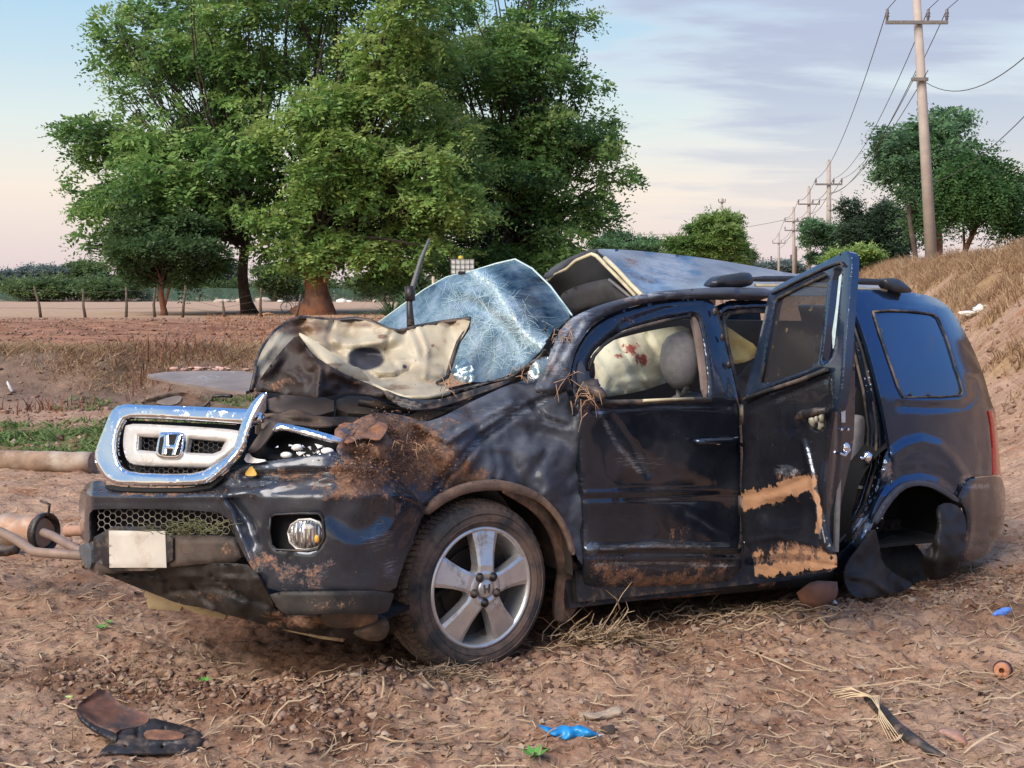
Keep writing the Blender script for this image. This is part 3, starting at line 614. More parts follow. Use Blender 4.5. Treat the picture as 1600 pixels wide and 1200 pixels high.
def sprays(cen, rad, n, Lr, leafw, pairs, droop, out_bias=.75, shell=.5, flat=.35, seed=0):
    """n sprays spread over lobes cen (m,3) with radii rad (m,3). Returns V, F, colour value"""
    r_ = np.random.default_rng(seed); cen = np.array(cen); rad = np.array(rad)
    wgt = (rad[:, 0] * rad[:, 2] + rad[:, 0] * rad[:, 1]); wgt = wgt / wgt.sum(); li = r_.choice(len(cen), n, p=wgt)
    d = r_.normal(size=(n, 3)); d /= np.linalg.norm(d, axis=1)[:, None]; q = shell + (1 - shell) * r_.random(n) ** .6
    # lumpy lobes
    lump = 1 + .24 * np.sin(d[:, 0] * 4 + li * 1.7) * np.sin(d[:, 2] * 5 + li * .9 + d[:, 1] * 3) + r_.normal(0, .07, n)
    p = cen[li] + rad[li] * d * (q * lump)[:, None]
    dd = d * np.array([1, 1, flat]) * out_bias + r_.normal(0, .38, (n, 3)) * np.array([1, 1, .5]); dd[:, 2] += .10 - droop * r_.random(n)
    dd /= np.linalg.norm(dd, axis=1)[:, None]; Ls = Lr * r_.uniform(.55, 1.3, n)
    s = np.cross(dd, np.array([0, 0, 1.0]) + r_.normal(0, .35, (n, 3))); s /= np.linalg.norm(s, axis=1)[:, None] + 1e-9
    V = []; k = pairs
    for j in range(k):
        tj = (j + .5) / k; base = p + dd * (Ls * tj)[:, None] - np.array([0, 0, 1]) * (droop * .35 * Ls * tj * tj)[:, None]; w = leafw * (1.05 - .6 * tj) * r_.uniform(.8, 1.25, n)
        for sg in (-1, 1):
            ax = s * sg * .85 + dd * .55 + r_.normal(0, .25, (n, 3)); ax /= np.linalg.norm(ax, axis=1)[:, None]
            pr = np.cross(ax, np.cross(s, dd) + r_.normal(0, .6, (n, 3))); pr /= np.linalg.norm(pr, axis=1)[:, None] + 1e-9; wv = w[:, None]
            V.append(np.stack([base, base + ax * wv * .5 + pr * wv * .24, base + ax * wv, base + ax * wv * .5 - pr * wv * .24], 1))
    V = np.stack(V, 1); m = V.shape[1]            # n, m, 4, 3
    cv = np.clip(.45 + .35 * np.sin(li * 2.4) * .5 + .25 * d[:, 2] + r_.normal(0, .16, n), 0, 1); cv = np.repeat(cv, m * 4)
    V = V.reshape(-1, 3); Fc = np.arange(len(V)).reshape(-1, 4); return V, Fc, cv
def limb(mb, a, b, r0, r1, wob=.12, n=7, k=6):
    a = Vector(a); b = Vector(b); L = (b - a).length; pts = []; rs = []
    o1 = Vector((random.uniform(-1, 1), random.uniform(-1, 1), 0)) * L * wob
    for i in range(k + 1):
        t = i / k; pts.append(a.lerp(b, t) + o1 * math.sin(math.pi * t) + Vector((0, 0, 1)) * L * .08 * math.sin(math.pi * t)); rs.append(r0 + (r1 - r0) * t)
    mb.tube(pts, rs, n)
def tree(name, label, cat, base, Y, trunk, lobes, n, Lr=.9, leafw=.26, pairs=5, droop=.5, lm=None, bm=None, group=None, seed=1, fork=None, depth=1.0, shell=.62, flare=1.6, twigs=2, zbase=None):
    """base px,py on the picture; trunk = (top px, top py, r0 m, r1 m); lobes px,py,rx,ry,dY in picture units at distance Y"""
    lm = lm or m_leaf_main; bm = bm or m_bark
    b = P(base[0], base[1], Y); b.z = gz(b.x, b.y) - .1 if zbase is None else zbase
    t = thing(name, b, label, cat, group); sc_ = Y / F
    top = P(trunk[0], trunk[1], Y); mb = MB()
    h = top.z - b.z; pts = []; rs = []
    for i in range(9):
        q = i / 8; pts.append(b.lerp(top, q) + Vector((math.sin(q * 5 + seed) * .04 * h, math.cos(q * 4 + seed) * .03 * h, 0)) * (q * (1 - q) * 4 > 0)); rs.append((trunk[2] + (trunk[3] - trunk[2]) * q) * (1 + (flare - 1) * max(0, 1 - q * 5) ** 1.5))
    mb.tube(pts, rs, 14)
    for (fx, fy, fr) in (fork or []): limb(mb, b.lerp(top, .15), P(fx, fy, Y + random.uniform(-1, 1)), fr, fr * .5, .05)
    cen = []; rad = []; lb_ = MB()
    for lb in lobes:
        px, py, rx, ry = lb[:4]; dY = lb[4] if len(lb) > 4 else random.uniform(-.35, .35) * rx * sc_ * 1.2
        c = P(px, py, Y + dY); cen.append(c); rad.append((rx * sc_, rx * sc_ * depth * .9, ry * sc_))
        st = b.lerp(top, random.uniform(.6, 1.0)); limb(lb_, st, c, trunk[3] * random.uniform(.22, .4), trunk[3] * .08)
        for _ in range(twigs):
            e = c + Vector((random.uniform(-.75, .75) * rad[-1][0], random.uniform(-.7, .7) * rad[-1][1], random.uniform(-.5, .8) * rad[-1][2])); limb(lb_, st.lerp(c, .65), e, trunk[3] * .2, trunk[3] * .05, .15, 5, 4)
    mb.build('trunk', bm, t); lb_.build('limbs', m_limb, t)
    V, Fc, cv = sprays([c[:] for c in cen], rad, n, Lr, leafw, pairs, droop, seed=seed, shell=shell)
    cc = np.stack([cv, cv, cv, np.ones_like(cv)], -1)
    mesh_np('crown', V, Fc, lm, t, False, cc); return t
def multi(l, k, s, seed):
    """break big lobes into several smaller satellites so that the crown gets clumps and gaps"""
    rr = random.Random(seed); out = []
    for (x, y, rx, ry) in l:
        for _ in range(k):
            a = rr.uniform(0, 6.28); q = rr.uniform(.25, .85); f = rr.uniform(.24, .42) * s
            out.append((x + math.cos(a) * q * rx, y + math.sin(a) * q * ry, rx * f, ry * f * .62, rr.uniform(-1, 1) * rx * .045))
    return out
GT = 'tall spreading trees at the edge of the field'
tree('field_tree', 'tallest broad crowned tree with the pale straight trunk left of the fire red forked trunk', 'tree', (390, 490), 78, (378, 330, .36, .24),
     multi([(330, 60, 150, 95), (215, 130, 70, 95), (250, 240, 130, 75), (160, 215, 70, 40), (350, 190, 110, 80), (420, 60, 100, 100), (330, 320, 110, 55), (220, 310, 95, 45), (300, -60, 160, 60), (440, 290, 70, 60), (205, 50, 60, 60), (300, 270, 130, 70), (190, 250, 80, 60), (260, 370, 110, 40), (400, 180, 80, 100)], 9, 1.0, 3) + [(110, 205, 28, 12), (135, 290, 28, 14), (170, 30, 24, 20), (150, 370, 30, 14)],
     8000, 1.3, .44, 5, .6, group=GT, seed=3, twigs=1)
tree('field_tree', 'big tree with a thick red brown forked trunk and bright green lower boughs', 'tree', (492, 490), 74, (500, 330, .75, .42),
     multi([(560, 50, 150, 95), (600, 180, 130, 80), (500, 200, 90, 80), (640, 270, 110, 60), (570, 330, 120, 55), (480, 340, 90, 55), (680, 350, 90, 45), (600, -60, 160, 60), (640, 110, 110, 70), (455, 400, 60, 28), (560, 395, 80, 26), (640, 400, 90, 40), (700, 250, 90, 80), (560, 260, 110, 80)], 9, 1.0, 8),
     9200, 1.3, .44, 5, .6, m_leaf_light, m_bark_red, GT, 8, [(462, 380, .3), (540, 370, .34)], twigs=1, flare=2.0)
tree('field_tree', 'dark green tree spreading above the windshield, its boughs reaching farthest right', 'tree', (800, 470), 86, (800, 330, .5, .35),
     multi([(780, 40, 130, 80), (850, 130, 90, 80), (780, 180, 110, 70), (860, 250, 100, 60), (760, 300, 110, 60), (880, 330, 75, 55), (820, 385, 100, 35), (720, 390, 70, 30), (820, -50, 90, 50), (700, 120, 80, 60), (850, 400, 100, 45), (770, 415, 90, 30), (900, 200, 70, 70), (720, 300, 90, 60)], 9, 1.0, 14) + [(960, 275, 34, 12), (925, 130, 26, 14), (935, 215, 30, 14), (905, 30, 20, 16), (945, 340, 24, 12)],
     9400, 1.3, .45, 5, .6, m_leaf_main, m_bark, GT, 14, twigs=1)
tree('shade_tree', 'small low tree with a thin orange trunk and dark crown, left of the tall trees', 'tree', (256, 492), 72, (254, 420, .17, .12),
     multi([(250, 395, 85, 40), (200, 400, 50, 32), (310, 415, 50, 30), (250, 350, 70, 30)], 9, 1.1, 5), 3600, .85, .34, 5, .5, m_leaf_dark, m_bark_red, None, 21, [(235, 400, .08), (285, 400, .09)])
# right hand side, on the embankment
tree('roadside_tree', 'tall thin tree with a dark airy crown directly behind the nearest power pole', 'tree', (1466, 392), 62, (1455, 290, .26, .14),
     multi([(1430, 240, 60, 55), (1470, 195, 40, 32), (1400, 235, 32, 28), (1430, 310, 38, 40), (1475, 260, 45, 45), (1440, 350, 25, 30)], 7, 1.05, 2) + [(1508, 232, 20, 14), (1492, 182, 14, 10), (1390, 215, 16, 12)],
     2100, 1.0, .30, 5, .6, m_leaf_right, m_bark_red, None, 31, [(1425, 300, .16)], twigs=2, zbase=2.4)
tree('roadside_tree', 'bare slim trunk tree with a thin leafy veil left of the nearest power pole', 'tree', (1427, 392), 60, (1426, 270, .12, .09),
     multi([(1415, 290, 24, 34), (1420, 250, 30, 24)], 5, 1.0, 4), 700, .6, .2, 5, .7, m_leaf_right, m_bark, None, 33, zbase=2.3)
tree('umbrella_tree', 'light green tree with feathery hanging branches at the right edge on the bank', 'tree', (1503, 392), 50, (1528, 335, .11, .09),
     multi([(1500, 285, 40, 32), (1540, 290, 48, 36), (1480, 320, 30, 26), (1570, 315, 34, 30), (1520, 260, 40, 18)], 9, 1.0, 9) + [(1590, 275, 16, 8), (1588, 350, 16, 8), (1560, 255, 14, 8)],
     2500, 1.15, .20, 8, 1.0, leaf_mat('leaf_umbrella', [(.04, .10, .03), (.08, .17, .05), (.13, .23, .07)]), m_bark_red, None, 35, [(1500, 330, .06)], zbase=2.45)
tree('bush', 'rounded dark bush left of the tall feathery bush by the power line', 'bush', (1305, 430), 88, (1305, 400, .2, .15),
     multi([(1300, 385, 45, 32), (1280, 360, 28, 22), (1330, 400, 40, 25)], 8, 1.1, 6), 3200, .7, .28, 4, .4, m_leaf_right, m_bark, None, 41, zbase=1.8)
tree('bush', 'tall feathery grey green bush rising between the power poles', 'bush', (1352, 420), 78, (1352, 380, .2, .12),
     multi([(1345, 350, 32, 42), (1385, 350, 26, 45), (1365, 390, 45, 26), (1400, 390, 26, 26)], 8, 1.1, 7), 4300, .8, .24, 5, .2, leaf_mat('leaf_feather', [(.035, .065, .04), (.065, .11, .06), (.10, .16, .09)]), m_bark, None, 43, zbase=2.0)
tree('bush', 'low pale green bush on the near slope left of the power pole', 'bush', (1345, 420), 55, (1345, 415, .1, .08),
     multi([(1345, 400, 34, 14), (1320, 408, 26, 12)], 7, 1.1, 17), 1100, .5, .2, 4, .2, m_leaf_light, m_bark, None, 47, zbase=1.6)
tree('round_tree', 'round bright green tree above the torn roof, a small pole sticking out behind it', 'tree', (1110, 430), 105, (1110, 390, .25, .2),
     multi([(1110, 370, 52, 34), (1085, 385, 40, 24), (1145, 385, 28, 32), (1125, 345, 28, 18)], 9, 1.05, 8), 4200, .9, .34, 5, .3, m_leaf_light, m_bark, None, 51)
tree('shrub_tree', 'low spreading grey green tree right of the tall trees, above the windshield gap', 'tree', (975, 420), 130, (975, 395, .2, .15),
     multi([(975, 378, 48, 18), (950, 390, 34, 16), (1010, 392, 24, 12)], 8, 1.1, 12), 2400, 1.0, .36, 4, .3, m_leaf_right, m_bark, None, 53)
tree('shrub_tree', 'small dull green shrub right of the round green tree', 'bush', (1165, 425), 140, (1165, 410, .15, .1),
     multi([(1160, 403, 20, 14)], 8, 1.2, 13), 800, .9, .34, 4, .3, m_leaf_far, m_bark, None, 55)
tree('bush', 'low pale bushes line in the gap where the small far poles stand', 'bush', (1205, 430), 190, (1205, 420, .15, .1),
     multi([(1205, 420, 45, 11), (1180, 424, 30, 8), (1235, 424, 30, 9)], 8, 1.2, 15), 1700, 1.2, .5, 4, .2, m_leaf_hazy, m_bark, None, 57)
# far tree line at the left, beyond the field
far = [(30, 433, 36, 17, 'bluish far tree at the left edge'), (85, 432, 30, 14, 'low far tree second from the left edge'), (128, 425, 40, 22, 'domed far tree, tallest of the skyline left of the shade tree'),
       (60, 448, 50, 12, 'bright hedge tree below the bluish far tree'), (150, 447, 48, 12, 'bright green hedge tree under the domed far tree'), (345, 425, 36, 24, 'bluish tree seen through the gap right of the shade tree'),
       (430, 435, 40, 18, 'far green tree seen under the boughs between the two field trunks'), (600, 435, 60, 22, 'far green thicket seen right of the forked red trunk'), (880, 425, 60, 28, 'green thicket beyond the top of the windshield')]
for i, (x, y, rx, ry, lb) in enumerate(far):
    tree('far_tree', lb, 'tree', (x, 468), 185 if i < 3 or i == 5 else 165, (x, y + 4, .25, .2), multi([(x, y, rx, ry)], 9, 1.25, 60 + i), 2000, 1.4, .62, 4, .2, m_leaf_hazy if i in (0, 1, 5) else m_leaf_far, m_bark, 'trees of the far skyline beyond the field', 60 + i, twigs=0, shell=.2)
# hedge running behind the net fence
hc = []; hr = []
for i in range(120):
    px = -60 + i * 9.2; p = P(px, 452 + 3 * math.sin(i * 1.7), 176); hc.append(p[:]); hr.append((1.2, 1.5, 1.35 + .5 * math.sin(i * 2.3)))
V, Fc, cv = sprays(hc, hr, 9000, 1.1, .5, 4, .2, seed=77, shell=.1); cc = np.stack([cv, cv, cv, np.ones_like(cv)], -1)
setp(mesh_np('hedge', V, Fc, m_leaf_far, None, False, cc), 'long green hedge running behind the net fence across the far side of the field', 'hedge', kind='stuff')
# shade-net fence
m_net, t, b, o = mat_base('shade_net'); b.inputs['Base Color'].default_value = (.06, .12, .09, 1); b.inputs['Roughness'].default_value = .8
tr = N(t, 'ShaderNodeBsdfTransparent'); mx = N(t, 'ShaderNodeMixShader'); t.links.new(mrange(t, noise_tex(.9, 4, obj_vec(t), .6, t), .3, .7, .45, .75), mx.inputs[0]); t.links.new(tr.outputs[0], mx.inputs[1]); t.links.new(b.outputs[0], mx.inputs[2]); t.links.new(mx.outputs[0], o.inputs[0])
fe = thing('net_fence', P(300, 468, 168), 'low green net fence stretched along the far side of the bare field', 'fence')
a = P(-80, 471, 168); bq = P(900, 468, 168); nseg = 60; V = []; 
for i in range(nseg + 1):
    p = a.lerp(bq, i / nseg); z = gz(p.x, p.y); V += [(p.x, p.y + .1 * math.sin(i), z - .05), (p.x, p.y + .1 * math.sin(i), z + 1.75 + .06 * math.sin(i * 1.3))]
mesh_py('net', V, [[2 * i, 2 * i + 2, 2 * i + 3, 2 * i + 1] for i in range(nseg)], m_net, fe)
for i in range(0, nseg + 1, 4):
    p = a.lerp(bq, i / nseg); z = gz(p.x, p.y); MB().tube([(p.x, p.y - .1, z - .1), (p.x, p.y - .1, z + 1.9)], .05, 6).build('post', m_bark, fe)
# wire fence of crooked stakes along the near edge of the field
m_stake = simple('stake_wood', (.10, .07, .05), .9, 0, .4, 8, .4)
fw = thing('wire_fence', P(200, 492, 66), 'sagging wire fence on crooked wooden stakes along the near edge of the field', 'fence')
tops = []
for (bx, by, tx, ty, lean) in ((-30, 497, -34, 448, 0), (64, 495, 53, 447, .3), (134, 496, 130, 452, -.2), (197, 496, 197, 448, 0), (242, 491, 242, 449, 0), (285, 491, 290, 446, .3), (352, 492, 348, 470, 0), (408, 490, 408, 450, .1), (462, 490, 470, 460, .1)):
    Yp = 66; b_ = P(bx, by, Yp); b_.z = gz(b_.x, b_.y) - .1; tp = P(tx, ty, Yp); mid = b_.lerp(tp, .45) + Vector((.12 * lean + random.uniform(-.06, .06), 0, 0))
    MB().tube([b_, mid, tp], [.085, .07, .05], 7).build('stake', m_stake, fw); tops.append((b_, tp))
for f_ in (.35, .62, .88):
    pts = []
    for (b_, tp) in tops: pts.append(b_.lerp(tp, f_) + Vector((0, -.06, 0)))
    MB().tube(pts, .010, 4).build('wire', m_blackmetal, fw)
# palm-like plants near the water tank, big spiky leaves
m_agave = var_mat('agave', [(.05, .10, .05), (.09, .16, .07), (.15, .22, .10)], .5, .2)
for (px, py, Yq, s, lb) in ((640, 462, 60, 1.5, 'arching long leaved plant clump left of the wiper arm'), (612, 466, 62, 1.2, 'smaller spiky plant left of the arching clump'), (672, 465, 63, 1.2, 'arching leaved plant right of the wiper arm below the tank'), (900, 440, 90, 1.5, 'spiky plant behind the torn roof edge')):
    g = P(px, py, Yq); g.z = gz(g.x, g.y); s = s * 1.75; n = 60; V = []; Fc = []; cc = []
    for i in range(n):
        a_ = random.uniform(0, 6.28); l = s * random.uniform(.7, 1.3); w = .07; el_ = random.uniform(.5, 1.3); c_ = random.random(); b0 = len(V)
        for k in range(6):
            q = k / 5; r = math.cos(el_) * l * q + .25 * l * q * q; h = math.sin(el_) * l * q - .55 * l * q * q * q; ww = w * (1 - q * .9)
            c = Vector((g.x + math.cos(a_) * r, g.y + math.sin(a_) * r, g.z + h)); sd_ = Vector((-math.sin(a_), math.cos(a_), 0)) * ww; V += [(c + sd_)[:], (c - sd_)[:]]; cc += [(c_, c_, c_, 1)] * 2
        Fc += [[b0 + 2 * k, b0 + 2 * k + 1, b0 + 2 * k + 3, b0 + 2 * k + 2] for k in range(5)]
    setp(mesh_np('spiky_plant', V, Fc, m_agave, None, False, cc), lb, 'plant')
# water tank in a wire cage, yellow drum on top
tk = thing('tank', P(722, 430, 62), 'white caged water tank standing under the trees left of the windshield top', 'water tank')
s_ = 62 / F; tl = P(704, 405, 62); br = P(741, 434, 62); w_ = br.x - tl.x; h_ = 1.05; cxx = (tl.x + br.x) / 2
mbt = MB().box((cxx, 62.5, tl.z - h_ / 2), (w_ * .94, 1.1, h_ * .97)); mbt.build('container', simple('tank_white', (.55, .56, .54), .5), tk)
mbt = MB()
for i in range(6): x = tl.x + w_ * i / 5; mbt.tube([(x, 61.9, tl.z + .03), (x, 61.9, tl.z - h_)], .015, 5)
for i in range(5): z = tl.z - h_ * i / 4.5; mbt.tube([(tl.x, 61.9, z), (tl.x + w_, 61.9, z)], .015, 5)
mbt.build('cage', m_blackmetal, tk)
mbt = MB(); zg = gz(cxx, 62.4)
for xx in (tl.x + .05, tl.x + w_ - .05):
    for yy in (62.05, 62.95): mbt.tube([(xx, yy, zg - .1), (xx, yy, tl.z - h_ + .03)], .05, 6)
mbt.box((cxx, 62.5, tl.z - h_ - .03), (w_, 1.15, .06)); mbt.build('stand', m_stake, tk)
p = P(720, 405, 62.4); setp(MB().lathe((p.x, p.y, p.z), (0, 0, 1), [(0.01, 0), (.12, 0), (.13, .04), (.12, .14), (.05, .17), (.01, .18)], 16).build('drum', simple('yellow_drum', (.50, .36, .04), .5)), 'yellow drum standing on top of the caged water tank', 'drum')
st = P(677, 462, 40); stt = P(677, 432, 40); setp(MB().tube([st + Vector((0, 0, -.6)), stt], .045, 8).build('stake', simple('pale_wood', (.42, .34, .24), .8)), 'short pale wooden stake between the wiper arm and the windshield', 'stake')
# bicycle leaning at the forked trunk
bk = P(447, 484, 80); bz = gz(bk.x, bk.y); bk.z = bz
bt = thing('bicycle', bk, 'bicycle leaning beside the forked red trunk, one pale tyre showing', 'bicycle')
m_bike = simple('bicycle_frame', (.05, .07, .12), .4); m_wheelpale = simple('bicycle_tyre', (.30, .30, .29), .7)
w1 = bk + Vector((0, 0, .36)); w2 = bk + Vector((1.0, .35, .36)); ring = lambda c, n_: [c + Vector((math.cos(a) * .33 * n_[0], math.cos(a) * .33 * n_[1], math.sin(a) * .33)) for a in [2 * math.pi * i / 24 for i in range(25)]]
for w in (w1, w2):
    wh = MB().tube(ring(w, (.94, .33)), .028, 6).build('wheel', m_wheelpale, bt); sp3 = MB()
    for i in range(10): a = math.pi * i / 10; v3 = Vector((math.cos(a) * .31, math.cos(a) * .11, math.sin(a) * .31)); sp3.tube([w - v3, w + v3], .004, 3)
    sp3.build('spokes', m_chrome, wh)
fr = MB(); seat = w1.lerp(w2, .62) + Vector((0, 0, .55)); head = w1.lerp(w2, .12) + Vector((0, 0, .5)); crank = w1.lerp(w2, .55)
for a, b_ in ((w1, head), (head, crank), (head, seat), (seat, crank), (crank, w2), (w2, seat)): fr.tube([a, b_], .017, 6)
fr.build('frame', m_bike, bt); MB().ball(seat + Vector((0, 0, .06)), .12, .06, .03, 8).build('saddle', m_bike, bt)
hb = head + Vector((0, 0, .15)); MB().tube([head, hb], .012, 5).tube([hb + Vector((-.05, -.25, .03)), hb, hb + Vector((.05, .25, .03))], .013, 5).build('handlebar', m_bike, bt)
# pale resting sheep / stones in the field: seen as small pale humps
m_stone = simple('pale_stone', (.42, .35, .28), .9, 0, .3, 6, .4)
for (px, py, Yq, s, lb) in ((343, 471, 100, .5, 'pale stone left of the short stake'), (353, 471, 100, .45, 'pale stone right beside the leftmost stone in the field'), (363, 472, 101, .35, 'dark patched stone left of the pale trunk'), (378, 472, 100, .6, 'long tan stone touching the pale trunk'), (412, 471, 102, .7, 'long tan stone right of the pale trunk'), (438, 470, 102, .3, 'small white stone left of the bicycle'),
                       (466, 457, 120, .3, 'white pail on the hedge side above the bicycle'), (534, 471, 98, .5, 'white stone right of the forked trunk'), (546, 471, 98, .3, 'small white stone beside a bigger one, right of the forked trunk'), (586, 471, 100, .35, 'lone yellowish stone far right in the field')):
    g = P(px, py, 158 + (Yq - 100)); g.z = gz(g.x, g.y) + s * .25; s = s * 1.5; mb_ = MB().ball(g, s * .9, s * .6, s * .42, 12, .25); setp(mb_.build('stone', m_stone if 'white' not in lb else simple('white_stone', (.7, .68, .62), .9)), lb, 'stone')
g = P(404, 492, 68); setp(MB().tube([g, g + Vector((.5, 0, .08)), g + Vector((.9, .1, .03))], [.05, .045, .03], 7).build('fallen_branch', simple('orange_wood', (.40, .22, .12), .9)), 'short orange branch lying right of the pale trunk', 'branch')
# ================================================================ POWER LINE
m_conc = simple('pole_concrete', (.36, .30, .26), .85, 0, .12, 4, .2); m_armsteel = simple('crossarm_steel', (.16, .14, .13), .7); m_insul = simple('insulator_glaze', (.10, .08, .08), .3); m_wire = simple('wire_metal', (.09, .08, .08), .6)
poles = [(1457, 418, 1431, -22, 40, 35, 1384, 1481, 1, 'nearest concrete power pole leaning left, its foot in the dry grass'), (1296, 400, 1295, 252, 89, 288, 1274, 1316, 1, 'second concrete power pole of the line, rising out of the round dark bush'),
         (1264, 420, 1264, 293, 112, 319, 1247, 1281, 1, 'third power pole of the line, just left of the second'), (1241, 428, 1240, 325, 135, 346, 1226, 1255, 2, 'fourth power pole with two crossarms stacked'), (1217, 430, 1217, 365, 182, 380, 1207, 1227, 1, 'small fifth power pole, leftmost one with a crossarm'),
         (1128, 430, 1128, 311, 150, 316, 1124, 1132, 0, 'lone small pole sticking out of the round green tree')]
ends = []
for (bx, by, tx, ty, Yp, ay, ax0, ax1, na_, lb) in poles:
    b_ = P(bx, by, Yp); b_.z = gz(b_.x, b_.y) - .4; tp = P(tx, ty, Yp); t = thing('power_pole', b_, lb, 'power pole', 'power line along the bank'); s_ = Yp / F
    MB().tube([b_, tp], [.19 if Yp < 50 else .21, .12 if Yp < 50 else .13], 12).build('pole', m_conc, t)
    ee = []
    for k in range(max(na_, 1)):
        A = P(ax0, ay + 14 * k, Yp - .2); B = P(ax1, ay + 14 * k, Yp - .2); wd_ = .10 if Yp < 50 else .12
        if na_ == 0: A = A + Vector((-.1, 0, 0)); B = B + Vector((.1, 0, 0))
        c_ = (A + B) / 2; MB().box(c_, ((B - A).length, .09, wd_)).build('crossarm', m_armsteel, t)
        for f_ in (.02, .68, .98):
            q = A.lerp(B, f_); prof = [(.02, 0), (.05, .05), (.035, .09), (.075, .13), (.04, .17), (.07, .22), (.04, .27), (.05, .33), (.01, .35)]
            MB().lathe(q + Vector((0, 0, wd_ / 2)), (0, 0, 1), prof, 10).build('insulator', m_insul, t)
            if k == 0: ee.append(q + Vector((0, 0, wd_ / 2 + .34)))
    MB().tube([tp.lerp(b_, .02), tp + Vector((0, 0, .12))], .05, 8).build('pole_cap', m_armsteel, t)
    ee.append(tp.lerp(b_, .26)); ends.append(ee)
bx_ = poles[0]; p_ = P(1437, 124, 39.8); MB().box(p_, (.5, .12, .1)).build('bracket', m_armsteel, bpy.data.objects['power_pole'])
def wire(a, b, sag, r, lb, n=18):
    pts = [a.lerp(b, i / n) - Vector((0, 0, sag * 4 * (i / n) * (1 - i / n))) for i in range(n + 1)]
    setp(MB().tube(pts, r, 5, False).build('power_wire', m_wire), lb, 'wire', 'wires of the power line')
nm = ['left', 'middle', 'right', 'lower']
for i in range(4):
    for k in range(4):
        wire(ends[i][k], ends[i + 1][k], 1.1 if i == 0 else .5, .014 if i == 0 else .02, '%s wire hanging between the %s' % (nm[k], ['first and second power poles', 'second and third power poles', 'third and fourth power poles', 'fourth and fifth power poles'][i]))
near = [Vector((7.2, -8, 13.0)), Vector((9.0, -8, 13.0)), Vector((9.9, -8, 13.0))]
for k in range(3): wire(ends[0][k], near[k] + Vector((0, 0, 0)), .6, .012, '%s wire running from the nearest pole toward the viewer overhead' % nm[k])
wire(P(1440, 124, 40), P(1720, -42, 22), 1.0, .012, 'thin cable falling left from the upper right corner to the nearest pole')
wire(P(1440, 290, 42), P(1720, 42, 24), .6, .011, 'cable crossing the right edge in front of the roadside trees')
wire(ends[1][3], P(1450, 110, 39), .9, .014, 'slack cable strung below the crossarm between first and second pole')
wire(P(900, 356, 150), P(1241, 340, 135), 1.2, .022, 'thin far wire crossing above the round green tree')
for (x, y0, y1, Y_) in ((1205, 430, 400, 230), (1236, 425, 398, 200), (1244, 425, 385, 170), (1192, 428, 402, 260)):
    b_ = P(x, y0, Y_); t_ = P(x, y1, Y_); setp(MB().tube([b_, t_], .14, 6).build('far_post', m_stake), 'tiny far post at x-position %s the pole gap' % {1205: 'left of centre in', 1236: 'right of centre in', 1244: 'rightmost in', 1192: 'leftmost in'}[x], 'post', 'far posts in the gap')
# ================================================================ THE WRECKED CAR
TH = R(31); ax_ = Vector((math.cos(TH), math.sin(TH), 0)); nx_ = Vector((math.sin(TH), -math.cos(TH), 0)); O0 = Vector((-.13, 5.5, 0))
def car(u, v, z): return O0 + ax_ * u + nx_ * v + Vector((0, 0, z))       # u rearward from the front axle, v outward on the near side
def side_at(px, py, v): return plane_surf(O0 + nx_ * v, nx_)(px, py)
def lerp_tab(t, x):
    if x <= t[0][0]: return t[0][1]
    for (a, b), (c, d) in zip(t, t[1:]):
        if x <= c: return b + (d - b) * (x - a) / (c - a)
    return t[-1][1]
def ss(a, b, x):
    t = min(1, max(0, (x - a) / (b - a))); return t * t * (3 - 2 * t)
def SIDE(off=0.0):
    """near side of the body: slab side, tumblehome above the belt, rounding away at the rear corner"""
    def f(px, py):
        xs = lerp_tab([(440, 1440), (467, 1468), (481, 1490), (530, 1518), (583, 1543), (641, 1562), (745, 1572), (805, 1574), (880, 1560)], py)
        t = max(0, (px - (xs - 150)) / 152.0); t = min(t, 1.0)
        v = off - .42 * (1 - math.sqrt(max(0, 1 - t * t * .985)))
        if py < 625: v -= .17 * ((625 - py) / 175.0) ** 1.25 * (1 if px > 1150 else .8)
        if py > 860: v -= .06 * ((py - 860) / 60.0) ** 2
        return side_at(px, py, v)
    return f
FT = [(100, 5.85), (123, 5.62), (132, 5.46), (145, 5.345), (265, 5.13), (410, 4.93), (475, 4.855), (520, 4.84), (560, 4.875), (600, 4.97), (640, 5.14), (665, 5.25), (700, 5.34)]
_fx = np.arange(60, 760, 4.0); _fy = np.interp(_fx, [q[0] for q in FT], [q[1] for q in FT]); _k = np.exp(-(np.arange(-9, 10) / 5.0) ** 2); _k /= _k.sum(); _fs = np.convolve(np.pad(_fy, 9, mode='edge'), _k, 'valid')
_w = np.clip((_fx - 150) / 60, 0, 1); _fs = _fs * _w + _fy * (1 - _w)
def FRONT(off=0.0):
    def f(px, py):
        y = float(np.interp(px, _fx, _fs))
        if py < 775: y += (775 - py) * .0011 + (.035 if py < 760 else .035 * (775 - py) / 15)
        return P(px, py, y + off)
    return f
def BODY(off=0.0):
    s = SIDE(); g = FRONT()
    def f(px, py):
        if px > 730: w = s(px, py).y
        elif px < 620: w = g(px, py).y
        else:
            k = ss(620, 730, px); w = g(px, py).y * (1 - k) + s(px, py).y * k
        if px < 900 and py < 700: w += (700 - py) * .0028 * (1 - ss(820, 905, px) * .6)
        return P(px, py, w + off)
    return f
CAR = thing('wrecked_car', (1.0, 6.2, .0), 'crushed black SUV with cracked windshield, buckled hood and open rear door', 'car')
Sd, Fr, Bd = SIDE(), FRONT(), BODY()
